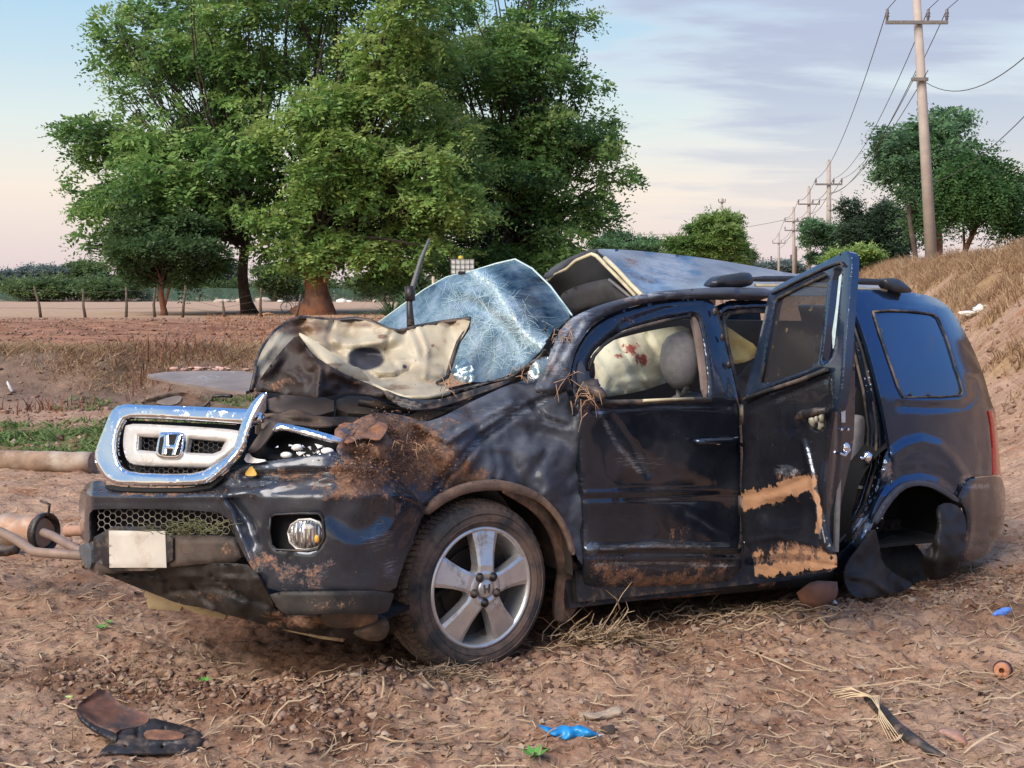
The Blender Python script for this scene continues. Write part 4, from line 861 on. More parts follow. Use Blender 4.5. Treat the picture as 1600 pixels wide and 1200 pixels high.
# ---- dark innards first: cabin box, firewall, floor, far side
mb = MB()
def quad(mb, a, b, c, d, th=.02):
    a, b, c, d = map(Vector, (a, b, c, d)); n = (b - a).cross(d - a).normalized() * th
    V = [a, b, c, d, a + n, b + n, c + n, d + n]; mb.add(V, [[0, 1, 2, 3], [7, 6, 5, 4], [0, 4, 5, 1], [1, 5, 6, 2], [2, 6, 7, 3], [3, 7, 4, 0]])
quad(mb, car(.55, -.14, .30), car(3.3, -.14, .22), car(3.3, -1.75, .22), car(.55, -1.75, .30))
quad(mb, car(.55, -1.70, .30), car(3.5, -1.70, .22), car(3.5, -1.60, 1.45), car(1.1, -1.60, 1.5))
quad(mb, car(.52, -.12, .30), car(.52, -1.72, .30), car(.62, -1.62, 1.02), car(.62, -.2, 1.02))
mb.build('cabin_lining', m_cabin, CAR)
mb = MB()
quad(mb, car(-.55, -.45, .34), car(3.4, -.45, .2), car(3.4, -1.5, .2), car(-.55, -1.5, .34), .1)
quad(mb, car(.5, -.10, .18), car(2.3, -.12, .12), car(2.3, -.16, .34), car(.5, -.16, .36), .04)
mb.tube([car(-.3, -.7, .22), car(1.2, -.7, .18), car(2.6, -.8, .14)], .06, 10); mb.tube([car(2.55, -.2, .22), car(2.6, -1.7, .24)], .05, 10)
mb.build('underbody', m_blackmetal, CAR)
mb = MB(); A_, B_ = P(175, 900, 5.50), P(590, 975, 5.15); bk_ = Vector((.55, 1.15, .12)); quad(mb, A_, B_, B_ + Vector((.5, .6, .1)), A_ + bk_); mb.build('splash_shield', m_void, CAR)  # dark undertray, added to keep light from getting under the bumper
# far side, roof skin and tailgate, seen only from a step aside
mb = MB()
quad(mb, car(-.55, -1.93, .35), car(3.3, -1.93, .25), car(3.35, -1.93, 1.02), car(-.45, -1.9, .95)); quad(mb, car(1.2, -1.90, 1.02), car(3.35, -1.90, 1.02), car(3.1, -1.72, 1.56), car(1.5, -1.72, 1.55))
mb.build('far_side_panel', m_paint, CAR)
mb = MB(); quad(mb, car(3.60, -.35, .42), car(3.60, -1.65, .42), car(3.62, -1.65, .98), car(3.62, -.35, .98)); quad(mb, car(3.62, -.35, .98), car(3.62, -1.65, .98), car(3.30, -1.55, 1.55), car(3.30, -.4, 1.55)); mb.build('tailgate', m_paint, CAR)
m_roofp = wear_paint('roof_paint', (.05, .065, .095), film=.35, dustcol=(.09, .10, .13), rough=.2, metal=.6)
# ---- roof: main skin, folded up like a tent over the windshield
roof = rbf([(930, 391, 6.75), (1008, 464, 6.22), (1110, 450, 6.42), (1205, 452, 6.62), (1400, 455, 7.2), (1430, 452, 7.35), (970, 391, 6.95), (1050, 399, 7.15), (1150, 412, 7.3), (1240, 428, 7.6), (1385, 437, 7.9)])
panel('roof_panel', [(928, 389), (950, 389), (990, 391), (1050, 397), (1100, 403), (1150, 411), (1200, 420), (1240, 428), (1330, 436), (1400, 440), (1432, 456), (1340, 462), (1205, 462), (1110, 458), (1050, 461), (1008, 466), (985, 440), (955, 408)], roof, m_roofp, CAR,
      5, .003, nz=[(2.5, .04), (6, .012, 'r'), (14, .004)], creases=[([(930, 391), (1000, 425), (1060, 452)], 22, -.05), ([(1090, 440), (1160, 425), (1240, 432)], 20, .05), ([(1045, 398), (1075, 430)], 25, .04)],
      paint=[('g', 1030, 425, 75, 36, 1.5), ('g', 1010, 440, 50, 30, 1.4), ('g', 1060, 445, 50, 14, .8), ('r', 990, 410, 40, 20, .5)])
lin = rbf([(850, 432, 6.95), (930, 392, 6.72), (1008, 464, 6.22), (900, 488, 6.9), (880, 470, 7.0), (950, 480, 6.7)])
panel('roof_lining', [(848, 430), (870, 416), (905, 398), (930, 391), (955, 409), (985, 441), (1008, 466), (960, 474), (930, 482), (900, 494), (880, 480), (862, 452)], shift(lin, .25), m_roof_dark, CAR, 8, .01, nz=[(4, .05)])
def strip_px(name, pts, surf, w, mat, parent, r=None):
    mb = MB(); mb.tube([surf(x, y) for x, y in pts], w, 7); return mb.build(name, mat, parent)
rsurf = lin
panel('roof_front_flap', [(846, 431), (868, 414), (900, 397), (930, 388), (936, 391), (912, 402), (880, 419), (858, 437)], shift(lin, -.02), m_paint_dusty, CAR, 5, .004, nz=[(6, .02)])
strip_px('weatherstrip', [(853, 441), (868, 427), (885, 420), (900, 407), (925, 397), (932, 400), (950, 418), (975, 443), (994, 463)], shift(lin, -.01), .011, m_cream_edge, CAR)
strip_px('weatherstrip', [(1005, 464), (985, 444), (965, 422), (945, 403)], shift(lin, -.03), .012, m_cream_edge, CAR)
panel('sun_visor', [(872, 462), (900, 447), (942, 436), (952, 437), (975, 457), (1003, 468), (960, 480), (925, 485), (900, 493), (880, 480)], shift(lin, .1), simple('visor_cloth', (.035, .033, .034), .8), CAR, 7, .02, edge=(7, .02), dome=(20, .04))
strip_px('visor_trim', [(952, 437), (972, 453), (990, 468)], shift(lin, .05), .008, simple('grey_trim', (.2, .19, .18), .6), CAR)
# roof rails
m_rail = wear_paint('rail_plastic', (.02, .022, .026), film=.5, dustcol=(.08, .09, .11), rough=.35, coat=.3)
rail = rbf([(1105, 450, 6.42), (1178, 448, 6.55), (1400, 455, 7.1), (1430, 458, 7.2), (1290, 440, 6.85)])
rl = panel('roof_rail', [(1172, 431), (1260, 431), (1330, 434), (1396, 437), (1396, 446), (1330, 444), (1260, 440), (1172, 440)], shift(rail, -.02), m_rail, CAR, 5, .03, dome=(4, .015))
panel('rail_foot', [(1106, 450), (1112, 440), (1124, 431), (1145, 428), (1160, 425), (1176, 427), (1178, 450)], shift(rail, -.05), m_rail, rl, 5, .05, dome=(9, .03), round_it=2)
panel('rail_foot', [(1378, 437), (1386, 434), (1402, 435), (1415, 443), (1430, 459), (1390, 456)], shift(rail, -.05), m_rail, rl, 5, .05, dome=(8, .03), round_it=2)
strip_px('rail_trim', [(1180, 446), (1260, 446), (1340, 451), (1385, 454)], shift(rail, -.01), .009, m_cream_edge, rl)
# ---- front fender, torn and crumpled, caked with red mud at its nose
fender = [(548, 662), (572, 648), (600, 644), (636, 650), (662, 660), (690, 652), (720, 636), (755, 619), (790, 603), (825, 592), (850, 583), (872, 566), (893, 560), (905, 590), (912, 625), (912, 680), (913, 760), (913, 886), (900, 870), (893, 838), (881, 812), (862, 788), (838, 768), (805, 755), (767, 749), (724, 756), (694, 771), (668, 793),
          (655, 784), (637, 762), (606, 747), (575, 738), (548, 722), (524, 706), (530, 690), (520, 678)]
panel('front_fender', fender, Bd, m_paint_dusty, CAR, 5, .004, edge=(4, .006), nz=[(3, .030), (8, .014), (3.2, .030, 'r'), (22, .004, 'r'), (7, .020, 'r', 640, 700, 130, 70), (16, .012, 'r', 620, 690, 110, 60), (9, .010, 'r'), (45, .003)],
      creases=[([(665, 790), (700, 740), (745, 690), (800, 650), (850, 625), (900, 600)], 9, .07), ([(640, 655), (700, 690), (760, 650), (800, 630)], 7, -.05), ([(830, 632), (852, 655), (885, 665)], 6, .05), ([(770, 700), (778, 730), (772, 750)], 8, .02),
               ([(690, 652), (740, 672), (820, 640)], 12, -.04), ([(600, 650), (640, 700), (665, 760)], 18, .06), ([(905, 600), (925, 680), (915, 740)], 14, -.02)],
      dents=[(600, 690, 60, 40, -.04), (640, 700, 40, 40, .05), (830, 700, 70, 50, .03), (560, 700, 30, 30, .06)],
      paint=[('r', 600, 685, 110, 75, 1.5), ('r', 655, 715, 90, 80, 1.4), ('r', 710, 740, 80, 55, 1.0), ('r', 560, 715, 60, 40, 1.0), ('r', 740, 650, 60, 30, .55), ('r', 880, 860, 30, 60, .6), ('r', 870, 600, 60, 30, .45),
             ('b', 628, 672, 20, 18, .62), ('b', 648, 700, 26, 16, .60), ('b', 690, 690, 14, 12, .45), ('b', 645, 735, 10, 30, .5), ('g', 'l', [(665, 785), (700, 740), (745, 690), (800, 650), (850, 625)], 10, .9), ('g', 780, 640, 90, 30, .5), ('g', 850, 560, 50, 60, .7)])
# bare metal fold of the inner fender behind the headlight
infend = rbf([(520, 690, 5.1), (600, 650, 5.35), (660, 660, 5.6), (560, 640, 5.7)])
panel('inner_fender', [(520, 676), (532, 660), (556, 661), (570, 650), (590, 658), (608, 664), (600, 680), (592, 688), (566, 682), (548, 692), (530, 690)], shift(infend, -.10), m_rust, CAR, 4, .004, nz=[(9, .03), (26, .02)], creases=[([(530, 668), (570, 670), (600, 680)], 7, .03), ([(540, 684), (590, 664)], 6, -.03)], paint=[('r', 560, 670, 50, 20, 1)])
# ---- A pillar with the crushed roof side rail
apill = [(838, 611), (848, 588), (860, 562), (870, 538), (880, 514), (896, 495), (918, 484), (942, 475), (975, 466), (1009, 458), (1040, 454), (1080, 451), (1117, 449), (1160, 449), (1206, 451), (1206, 466), (1160, 466), (1120, 466), (1060, 466), (1015, 471), (975, 481), (940, 496), (918, 514), (902, 542), (893, 570), (890, 598), (880, 612), (858, 616)]
panel('side_pillar', apill, SIDE(.03), m_paint_dusty, CAR, 4.5, .03, edge=None, dome=(9, .045), nz=[(4, .02), (14, .006)], creases=[([(850, 600), (885, 540), (905, 505)], 8, .03), ([(930, 490), (1000, 470), (1060, 462)], 5, .015)],
      paint=[('g', 905, 515, 40, 50, 1.1), ('g', 880, 560, 40, 50, 1.1), ('g', 1010, 462, 100, 12, .9), ('r', 870, 570, 40, 40, .6), ('r', 1000, 468, 60, 10, .5)])
sh = MB()
for i in range(26):
    a = P(862 + random.uniform(-16, 22), 540 + random.uniform(-30, 55), 5.78 + random.uniform(-.02, .05)); sh.tube([a, a + Vector((random.uniform(-.05, .05), random.uniform(-.02, .02), random.uniform(-.06, .06)))], [.006, .001], 4)
sh.build('torn_edge', m_paint_dusty, CAR)
# ---- front door
win = [(917, 571), (925, 553), (940, 537), (967, 519), (1000, 508), (1040, 498), (1080, 491), (1090, 496), (1097, 520), (1103, 560), (1108, 619), (1100, 622), (1020, 624), (945, 627), (930, 612), (922, 592)]
door = [(893, 600), (889, 575), (900, 545), (918, 516), (942, 497), (976, 483), (1016, 472), (1060, 468), (1104, 466), (1116, 474), (1124, 505), (1136, 550), (1146, 590), (1153, 622), (1158, 650), (1161, 700), (1161, 760), (1160, 840), (1157, 905), (1100, 911), (1040, 916), (980, 921), (914, 926), (911, 880), (912, 800), (906, 720), (905, 660)]
m_door = wear_paint('door_paint', (.025, .036, .06), film=.30, rough=.13, metal=.75)
fd = panel('front_door', door, SIDE(.02), m_door, CAR, 5, .05, holes=[win], edge=(6, .016), nz=[(1.3, .010), (5, .004), (16, .0012)],
      creases=[([(915, 778), (1000, 777), (1155, 772)], 6, .012), ([(915, 772), (1155, 765)], 5, -.010), ([(920, 860), (1030, 853), (1150, 858)], 7, -.020), ([(920, 866), (1060, 862), (1150, 866)], 6, .022), ([(930, 882), (1040, 884), (1150, 878)], 5, .014), ([(955, 650), (990, 700), (1010, 742)], 6, .008),
               ([(930, 640), (1040, 632), (1150, 634)], 7, .012), ([(925, 615), (940, 545), (975, 505), (1040, 483), (1100, 476)], 5, .016), ([(1110, 480), (1128, 540), (1140, 620)], 5, .010)],
      dents=[(1000, 690, 90, 80, .012), (960, 830, 80, 50, .012)],
      paint=[('r', 1040, 915, 150, 42, 1.15), ('r', 950, 890, 60, 40, .8), ('r', 1110, 890, 60, 40, .8), ('r', 910, 640, 30, 50, .6), ('r', 1060, 830, 40, 30, .5), ('g', 925, 856, 14, 14, 1.5), ('g', 'l', [(940, 857), (1020, 853), (1110, 856)], 4, 1.6), ('g', 'l', [(930, 882), (1030, 880), (1145, 884)], 4, 1.3),
             ('g', 'l', [(935, 640), (960, 690), (1000, 738)], 8, .9), ('g', 1000, 720, 70, 30, .5), ('g', 900, 760, 14, 40, 1), ('r', 980, 500, 50, 16, .5)])
frm = MB(); m_rubber = simple('seal_rubber', (.02, .02, .021), .7, dust=(.16, .12, .1), dust_amt=.6)
frm.tube([SIDE(.015)(x, y) for x, y in [(920, 578), (928, 556), (942, 540), (967, 523), (1000, 511), (1040, 501), (1078, 494)]], .009, 6); frm.build('window_seal', m_rubber, fd)
panel('window_guide', [(1080, 492), (1092, 494), (1100, 520), (1108, 560), (1114, 620), (1100, 621), (1095, 570), (1088, 525)], SIDE(0.0), simple('dusty_channel', (.20, .15, .13), .8), fd, 5, .02)
strip_px('belt_seal', [(938, 629), (1000, 628), (1060, 625), (1110, 624)], SIDE(.045), .012, m_rubber, fd)
strip_px('belt_trim', [(1005, 626), (1050, 624), (1084, 623)], SIDE(.057), .007, m_cream_edge, fd)
def handle(px0, px1, py, off, parent, name='handle'):
    a = SIDE(off)(px0, py); b = SIDE(off)(px1, py - 3); mb = MB(); o = nx_ * .035
    mb.tube([a, a + o * .8, a.lerp(b, .2) + o, a.lerp(b, .8) + o, b + o * .8, b], [.012, .015, .016, .016, .015, .012], 8); return mb.build(name, m_paint_clean, parent)
handle(1084, 1146, 689, .03, fd)
g_ = P(1134, 690, SIDE(.05)(1134, 690).y)
MB().ball(SIDE(.045)(1122, 690), .018, .006, .018, 8).build('lock', m_chrome, fd)
# mirror stump, torn off
mb = MB().ball(SIDE(.05)(921, 607), .055, .05, .045, 10, .3); mb.tube([SIDE(.05)(921, 607), SIDE(.12)(934, 613), SIDE(.14)(944, 622)], [.03, .03, .02], 8); mb.build('mirror_stump', simple('mirror_black', (.05, .04, .04), .6, dust=(.2, .14, .1)), fd)
panel('mirror_triangle', [(905, 560), (914, 572), (921, 600), (924, 614), (912, 616), (900, 590)], SIDE(.035), m_paint_dusty, fd, 4, .02)
# screw bosses on the B pillar
for (x, y) in ((1117, 487), (1129, 527), (1139, 570)): MB().ball(SIDE(.03)(x, y), .014, .008, .02, 8).build('clip', m_blackmetal, fd)
# ---- interior seen through the openings
m_air, t, b, o = mat_base('airbag_cloth'); v = obj_vec(t); nn = noise_tex(5, 7, v, .65, t); n2 = noise_tex(26, 8, v, .75, t)
at = N(t, 'ShaderNodeVertexColor', layer_name='wear'); sp_ = N(t, 'ShaderNodeSeparateColor'); t.links.new(at.outputs[0], sp_.inputs[0])
c = mixc(t, mrange(t, nn, .35, .7), (.56, .56, .42), (.44, .40, .30)); c = mixc(t, mrange(t, M('ADD', sp_.outputs[0], M('MULTIPLY', M('SUBTRACT', n2, .5, tree=t), 1.8, tree=t), tree=t), .62, .8), c, (.24, .055, .04))
c = mixc(t, mrange(t, noise_tex(60, 3, v, .6, t), .66, .72, 0, .5), c, (.25, .16, .10)); t.links.new(c, b.inputs['Base Color']); b.inputs['Roughness'].default_value = .9; bump(t, b, nn, .4, .03)
airs = rbf([(915, 560, 6.25), (925, 620, 6.15), (1000, 530, 6.45), (1045, 600, 6.45), (1060, 520, 6.55), (990, 600, 6.2), (980, 560, 6.2)])
panel('curtain_airbag', [(905, 590), (915, 560), (935, 541), (962, 530), (1000, 520), (1040, 512), (1075, 508), (1080, 530), (1060, 560), (1058, 592), (1030, 602), (1000, 612), (950, 620), (925, 622), (908, 615)], airs, m_air, CAR, 6, .02, edge=(6, .03), dome=None, nz=[(4, .05), (12, .02), (30, .006)],
      creases=[([(968, 535), (990, 580), (1012, 612)], 7, .05), ([(930, 560), (950, 590), (940, 618)], 6, -.03), ([(1010, 525), (1030, 560), (1058, 575)], 6, .04), ([(960, 600), (1000, 590), (1040, 598)], 5, -.02)], paint=[('r', 985, 545, 34, 22, .9), ('r', 1003, 562, 26, 22, .9), ('r', 966, 556, 18, 14, .8)])
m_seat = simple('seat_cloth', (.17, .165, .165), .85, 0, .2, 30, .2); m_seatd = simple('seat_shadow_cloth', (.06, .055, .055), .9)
rot = Matrix.Rotation(TH, 3, 'Z'); st = thing  # noqa
hr_ = MB().ball(P(1064, 562, 6.28), .115, .09, .145, 18, .04, rot); hr_.tube([P(1060, 598, 6.3), P(1060, 660, 6.3)], .012, 6)
sb = MB().ball(P(1075, 720, 6.4), .26, .14, .36, 18, .05, rot); seat_o = sb.build('front_seat', m_seat, CAR); hr_.build('headrest', m_seat, seat_o)
panel('seat_belt', [(1060, 622), (1072, 600), (1088, 575), (1098, 560), (1101, 568), (1092, 585), (1078, 606), (1068, 624)], SIDE(-.12), m_rubber, CAR, 4, .003)
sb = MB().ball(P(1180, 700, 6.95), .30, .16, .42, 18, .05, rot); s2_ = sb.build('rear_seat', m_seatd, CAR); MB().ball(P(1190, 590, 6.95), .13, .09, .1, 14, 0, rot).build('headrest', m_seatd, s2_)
ys_ = rbf([(1130, 505, 6.5), (1180, 560, 6.6), (1140, 566, 6.5)])
panel('curtain_airbag', [(1124, 505), (1140, 512), (1160, 527), (1182, 540), (1184, 556), (1168, 565), (1145, 570), (1132, 560)], ys_, simple('yellowed_airbag', (.42, .33, .13), .9, 0, .3, 8, .2), CAR, 6, .02, dome=None, edge=(5, .02), nz=[(7, .04), (18, .02)])
MB().ball(P(918, 584, 6.02), .035, .03, .085, 12, .1).build('far_mirror', m_blackmetal, CAR)
dsh = MB(); quad(dsh, car(.62, -.25, .70), car(.62, -1.6, .70), car(.75, -1.55, 1.04), car(.75, -.3, 1.04), .22); dsh.build('dashboard', m_cabin, CAR)
# ---- B pillar and sill between the doors, rocker
panel('b_pillar', [(1118, 470), (1206, 468), (1206, 482), (1140, 485), (1130, 492), (1134, 530), (1146, 590), (1160, 640), (1176, 760), (1186, 906), (1154, 906), (1156, 800), (1155, 640), (1140, 560), (1126, 500)], SIDE(-.05), m_paint_clean, CAR, 5, .05, edge=(5, .02), nz=[(3, .01)], creases=[([(1150, 480), (1206, 477)], 3, -.012)])
strip_px('opening_seal', [(1206, 486), (1165, 486), (1140, 489), (1131, 500), (1136, 535), (1150, 600), (1164, 660)], SIDE(-.04), .011, m_rubber, CAR)
panel('sill', [(905, 926), (980, 921), (1060, 915), (1157, 907), (1240, 898), (1300, 892), (1320, 895), (1322, 908), (1300, 914), (1200, 922), (1100, 931), (1000, 939), (906, 944)], SIDE(-.03), m_black_plastic, CAR, 5, .06, dome=(8, .03), edge=None, nz=[(4, .012)], paint=[('r', 1020, 930, 140, 14, 1.0), ('r', 1200, 912, 60, 12, .6)])
quad_ = MB(); quad(quad_, car(.52, -.06, .22), car(2.2, -.08, .15), car(2.2, -.10, .32), car(.52, -.08, .36), .03); quad_.build('sill_box', m_blackmetal, CAR)
# ---- rear door, swung wide open on its front hinges
DD = Vector((.31, -.951, 0)); DN = Vector((-.951, -.31, 0)); DH = Vector((1.108, 6.24, 0))
def DOOR(off=0.0):
    f0 = plane_surf(DH + DN * off, DN)
    def f(px, py):
        w = f0(px, py); s = (w - DH).dot(DD); z = w.z; cv = -.03 * (max(0, z - 1.05)) ** 2 * 4 + .012 * math.sin(s * 3.2) * 0
        return plane_surf(DH + DN * (off + cv), DN)(px, py)
    return f
skin = [(1156, 629), (1170, 618), (1200, 606), (1240, 593), (1293, 573), (1299, 580), (1302, 620), (1302, 645), (1296, 680), (1293, 705), (1286, 742), (1287, 775), (1288, 812), (1296, 850), (1304, 866), (1304, 893), (1260, 897), (1220, 902), (1180, 907), (1178, 880), (1172, 858), (1160, 848), (1157, 800), (1159, 740), (1162, 700), (1159, 655)]
hole = [(1251, 648), (1262, 644), (1280, 643), (1292, 646), (1291, 664), (1285, 676), (1272, 672), (1262, 662)]
m_rdoor = wear_paint('rear_door_paint', (.016, .018, .026), film=.35, dustcol=(.05, .045, .045), rough=.2, coat=.8, metal=.5)
rd = panel('rear_door', skin, DOOR(0), m_rdoor, CAR, 3.6, .012, holes=[hole], edge=(3.5, .008), nz=[(3, .02), (12, .006)],
      creases=[([(1255, 690), (1268, 740), (1275, 790), (1288, 850)], 6, -.035), ([(1160, 775), (1210, 768), (1265, 745)], 8, .02), ([(1170, 846), (1215, 838), (1270, 850), (1300, 862)], 5, -.02), ([(1180, 876), (1240, 874), (1303, 884)], 4, .016), ([(1170, 640), (1240, 612), (1292, 592)], 6, .012)],
      dents=[(1225, 800, 50, 28, .05), (1230, 700, 40, 40, .012)],
      paint=[('b', 'l', [(1158, 783), (1190, 778), (1225, 768), (1262, 756)], 27, .85), ('b', 'l', [(1262, 752), (1275, 775), (1281, 800), (1278, 830)], 9, .75), ('b', 'l', [(1180, 892), (1240, 886), (1303, 880)], 22, .72), ('b', 'l', [(1180, 866), (1240, 862), (1300, 870)], 16, .50), ('r', 1240, 872, 90, 34, 1.2), ('r', 1220, 780, 70, 24, .6), ('r', 1230, 740, 40, 14, .5), ('g', 1230, 735, 30, 14, 1), ('g', 'l', [(1262, 700), (1273, 750), (1282, 840)], 4, 1.3)])
fo = [(1160, 624), (1172, 585), (1185, 535), (1197, 480), (1200, 461), (1206, 451), (1240, 433), (1280, 413), (1312, 397), (1324, 391), (1331, 396), (1332, 412), (1330, 440), (1326, 490), (1322, 540), (1318, 600), (1312, 640), (1302, 645), (1301, 600), (1296, 572), (1240, 592), (1195, 607)]
gap1 = [(1186, 604), (1193, 575), (1203, 520), (1212, 469), (1216, 463), (1255, 443), (1297, 423), (1290, 470), (1283, 530), (1276, 573), (1230, 589)]
gap2 = [(1302, 423), (1312, 418), (1316, 424), (1312, 460), (1306, 520), (1303, 545), (1298, 562), (1283, 570), (1288, 540), (1295, 480)]
dfr = panel('window_frame', fo, DOOR(.004), m_paint, rd, 3.2, .035, holes=[gap1, gap2], edge=(3, .008), hole_round=1, nz=[(6, .004)], dome=None)
strip_px('window_seal', [(1187, 606), (1193, 578), (1203, 520), (1212, 472), (1217, 465), (1256, 446), (1296, 427)], DOOR(-.005), .008, m_rubber, rd)
strip_px('window_seal', [(1206, 459), (1250, 437), (1290, 418), (1313, 410), (1318, 416)], DOOR(.012), .006, m_rubber, rd)
strip_px('belt_seal', [(1163, 624), (1200, 610), (1250, 594), (1292, 577)], DOOR(.02), .010, m_rubber, rd)
m_dg, t, b, o = mat_base('door_glass'); b.inputs['Base Color'].default_value = (.045, .042, .045, 1); b.inputs['Roughness'].default_value = .18; tr = N(t, 'ShaderNodeBsdfTransparent'); tr.inputs[0].default_value = (.75, .78, .80, 1); mx = N(t, 'ShaderNodeMixShader')
nn = noise_tex(40, 3, obj_vec(t), .5, t); col = mixc(t, mrange(t, nn, .68, .72), (.045, .042, .045), (.30, .24, .14)); t.links.new(col, b.inputs['Base Color'])
mx.inputs[0].default_value = .42; t.links.new(tr.outputs[0], mx.inputs[1]); t.links.new(b.outputs[0], mx.inputs[2]); t.links.new(mx.outputs[0], o.inputs[0])
panel('window_pane', [(1185, 606), (1192, 575), (1202, 520), (1211, 468), (1256, 443), (1298, 423), (1290, 480), (1283, 530), (1276, 574), (1230, 590)], DOOR(-.015), m_dg, rd, 8, .004, edge=None, round_it=0)
m_lg, t, b, o = mat_base('edge_glass'); b.inputs['Base Color'].default_value = (.45, .55, .54, 1); b.inputs['Roughness'].default_value = .2
panel('quarter_pane', [(1311, 432), (1316, 426), (1312, 480), (1306, 540), (1301, 545), (1300, 520), (1306, 480)], DOOR(-.012), m_lg, rd, 5, .004, edge=None, round_it=0)
# door shell: trailing edge and inner card
EC = rbf([(1302, 600, 5.50), (1302, 700, 5.50), (1335, 640, 5.60), (1290, 850, 5.56), (1310, 800, 5.62), (1332, 420, 5.50)])
edge_o = panel('door_edge', [(1302, 645), (1312, 640), (1318, 600), (1323, 545), (1328, 500), (1333, 500), (1336, 560), (1336, 640), (1333, 700), (1322, 750), (1314, 785), (1311, 822), (1303, 850), (1297, 856), (1288, 820), (1286, 745), (1295, 702), (1303, 645)], EC, m_paint_clean, rd, 4, .02, edge=None, nz=[(5, .008)], creases=[([(1309, 560), (1309, 700), (1300, 780)], 4, .012)])
for (x, y) in ((1315, 671), (1325, 671)): MB().ball(shift(EC, -.01)(x, y), .008, n=8).build('bolt', m_chrome, edge_o)
panel('sticker', [(1314, 640), (1321, 640), (1321, 660), (1315, 660)], shift(EC, -.008), m_white, edge_o, 4, .001, round_it=0, edge=None)
mb = MB().ball(shift(EC, -.0)(1321, 700), .022, .012, .026, 10); mb.tube([shift(EC, -.02)(1312, 708), shift(EC, -.03)(1320, 712), shift(EC, -.02)(1328, 702)], .006, 6); mb.build('latch', m_chrome, edge_o)
mb = MB(); a0 = DH + DN * -.10
quad(mb, a0 + DD * .03 + Vector((0, 0, .33)), a0 + DD * .72 + Vector((0, 0, .50)), a0 + DD * .74 + Vector((0, 0, 1.30)), a0 + DD * .03 + Vector((0, 0, 1.14)), -.02); mb.build('door_card', m_seat, rd)
# broken outer handle with bits showing in the hole
mb = MB().tube([DOOR(.02)(1246, 654), DOOR(.05)(1254, 648), DOOR(.06)(1272, 644), DOOR(.04)(1292, 640)], [.012, .022, .02, .012], 8); mb.build('handle', m_blackmetal, rd)
pc = MB()
for (x, y, s) in ((1270, 660, .02), (1282, 665, .018), (1266, 668, .012), (1284, 652, .016), (1276, 655, .012), (1288, 637, .018)): pc.ball(DOOR(-.02)(x, y), s, s * .5, s * 1.2, 7, .4)
pc.build('broken_plastic', simple('pale_debris', (.50, .48, .38), .5), rd)
for zz in (.55, 1.0): MB().tube([DH + Vector((.02, -.02, zz)), DH + Vector((.02, -.02, zz + .1))], .02, 8).build('hinge', m_blackmetal, rd)
# ---- rear opening: seals, seat side, C pillar edge
openc = SIDE(-.16)
panel('wheel_housing', [(1335, 600), (1350, 620), (1375, 640), (1390, 700), (1386, 740), (1350, 830), (1310, 870), (1300, 860), (1310, 800), (1330, 720)], SIDE(-.30), m_cabin, CAR, 8, .02)
panel('seat_side', [(1334, 652), (1340, 648), (1349, 650), (1352, 658), (1350, 690), (1346, 720), (1340, 770), (1333, 800), (1318, 824), (1309, 830), (1309, 790), (1314, 750), (1326, 720), (1332, 690)], SIDE(-.18), simple('seat_side_grey', (.20, .19, .20), .8), CAR, 5, .05, dome=(8, .02), edge=None, creases=[([(1332, 668), (1352, 668)], 2, .01)])
panel('door_opening_frame', [(1327, 478), (1338, 482), (1352, 520), (1368, 570), (1380, 622), (1392, 680), (1396, 720), (1388, 745), (1370, 790), (1345, 828), (1318, 856), (1300, 866), (1298, 856), (1325, 832), (1350, 795), (1368, 745), (1374, 700), (1366, 640), (1352, 570), (1340, 520), (1330, 500)], SIDE(-.07), m_paint_clean, CAR, 4, .03, edge=(4, .02), nz=[(6, .008)], creases=[([(1334, 490), (1360, 560), (1378, 640), (1382, 710), (1360, 790), (1310, 858)], 3.5, .03)], paint=[('g', 1350, 830, 40, 50, 1.2)])
for k, of in enumerate((0, 7, 13)):
    strip_px('opening_seal', [(1331 - of * .2, 500), (1348 - of, 550), (1362 - of, 610), (1370 - of, 670), (1368 - of, 730), (1350 - of, 790), (1322 - of * .6, 836), (1302, 856)], SIDE(-.08 - of * .006), .008, [m_rubber, m_paint_clean, m_rubber][k], CAR)
stp = thing; sk = MB(); c_ = SIDE(-.05)(1356, 715); sk.ball(c_, .03, .02, .035, 12).tube([c_ - ax_ * .06, c_], .010, 6); sk.build('striker', m_chrome, CAR)
panel('seat_bracket', [(1338, 758), (1352, 760), (1352, 765), (1338, 763)], SIDE(-.14), m_white, CAR, 4, .01, round_it=0)
# torn lower corner of the quarter
panel('torn_quarter_edge', [(1386, 700), (1394, 720), (1396, 750), (1380, 790), (1366, 815), (1350, 850), (1330, 885), (1316, 910), (1304, 900), (1306, 872), (1330, 850), (1350, 820), (1368, 790), (1376, 760)], SIDE(.015), m_paint_clean, CAR, 4, .01, nz=[(7, .04), (18, .015)], creases=[([(1388, 720), (1370, 770), (1345, 815), (1318, 860)], 5, -.04), ([(1394, 745), (1362, 800), (1340, 850)], 5, .03)], paint=[('g', 1350, 820, 30, 60, 1.4), ('g', 1385, 740, 14, 30, 1.2)])
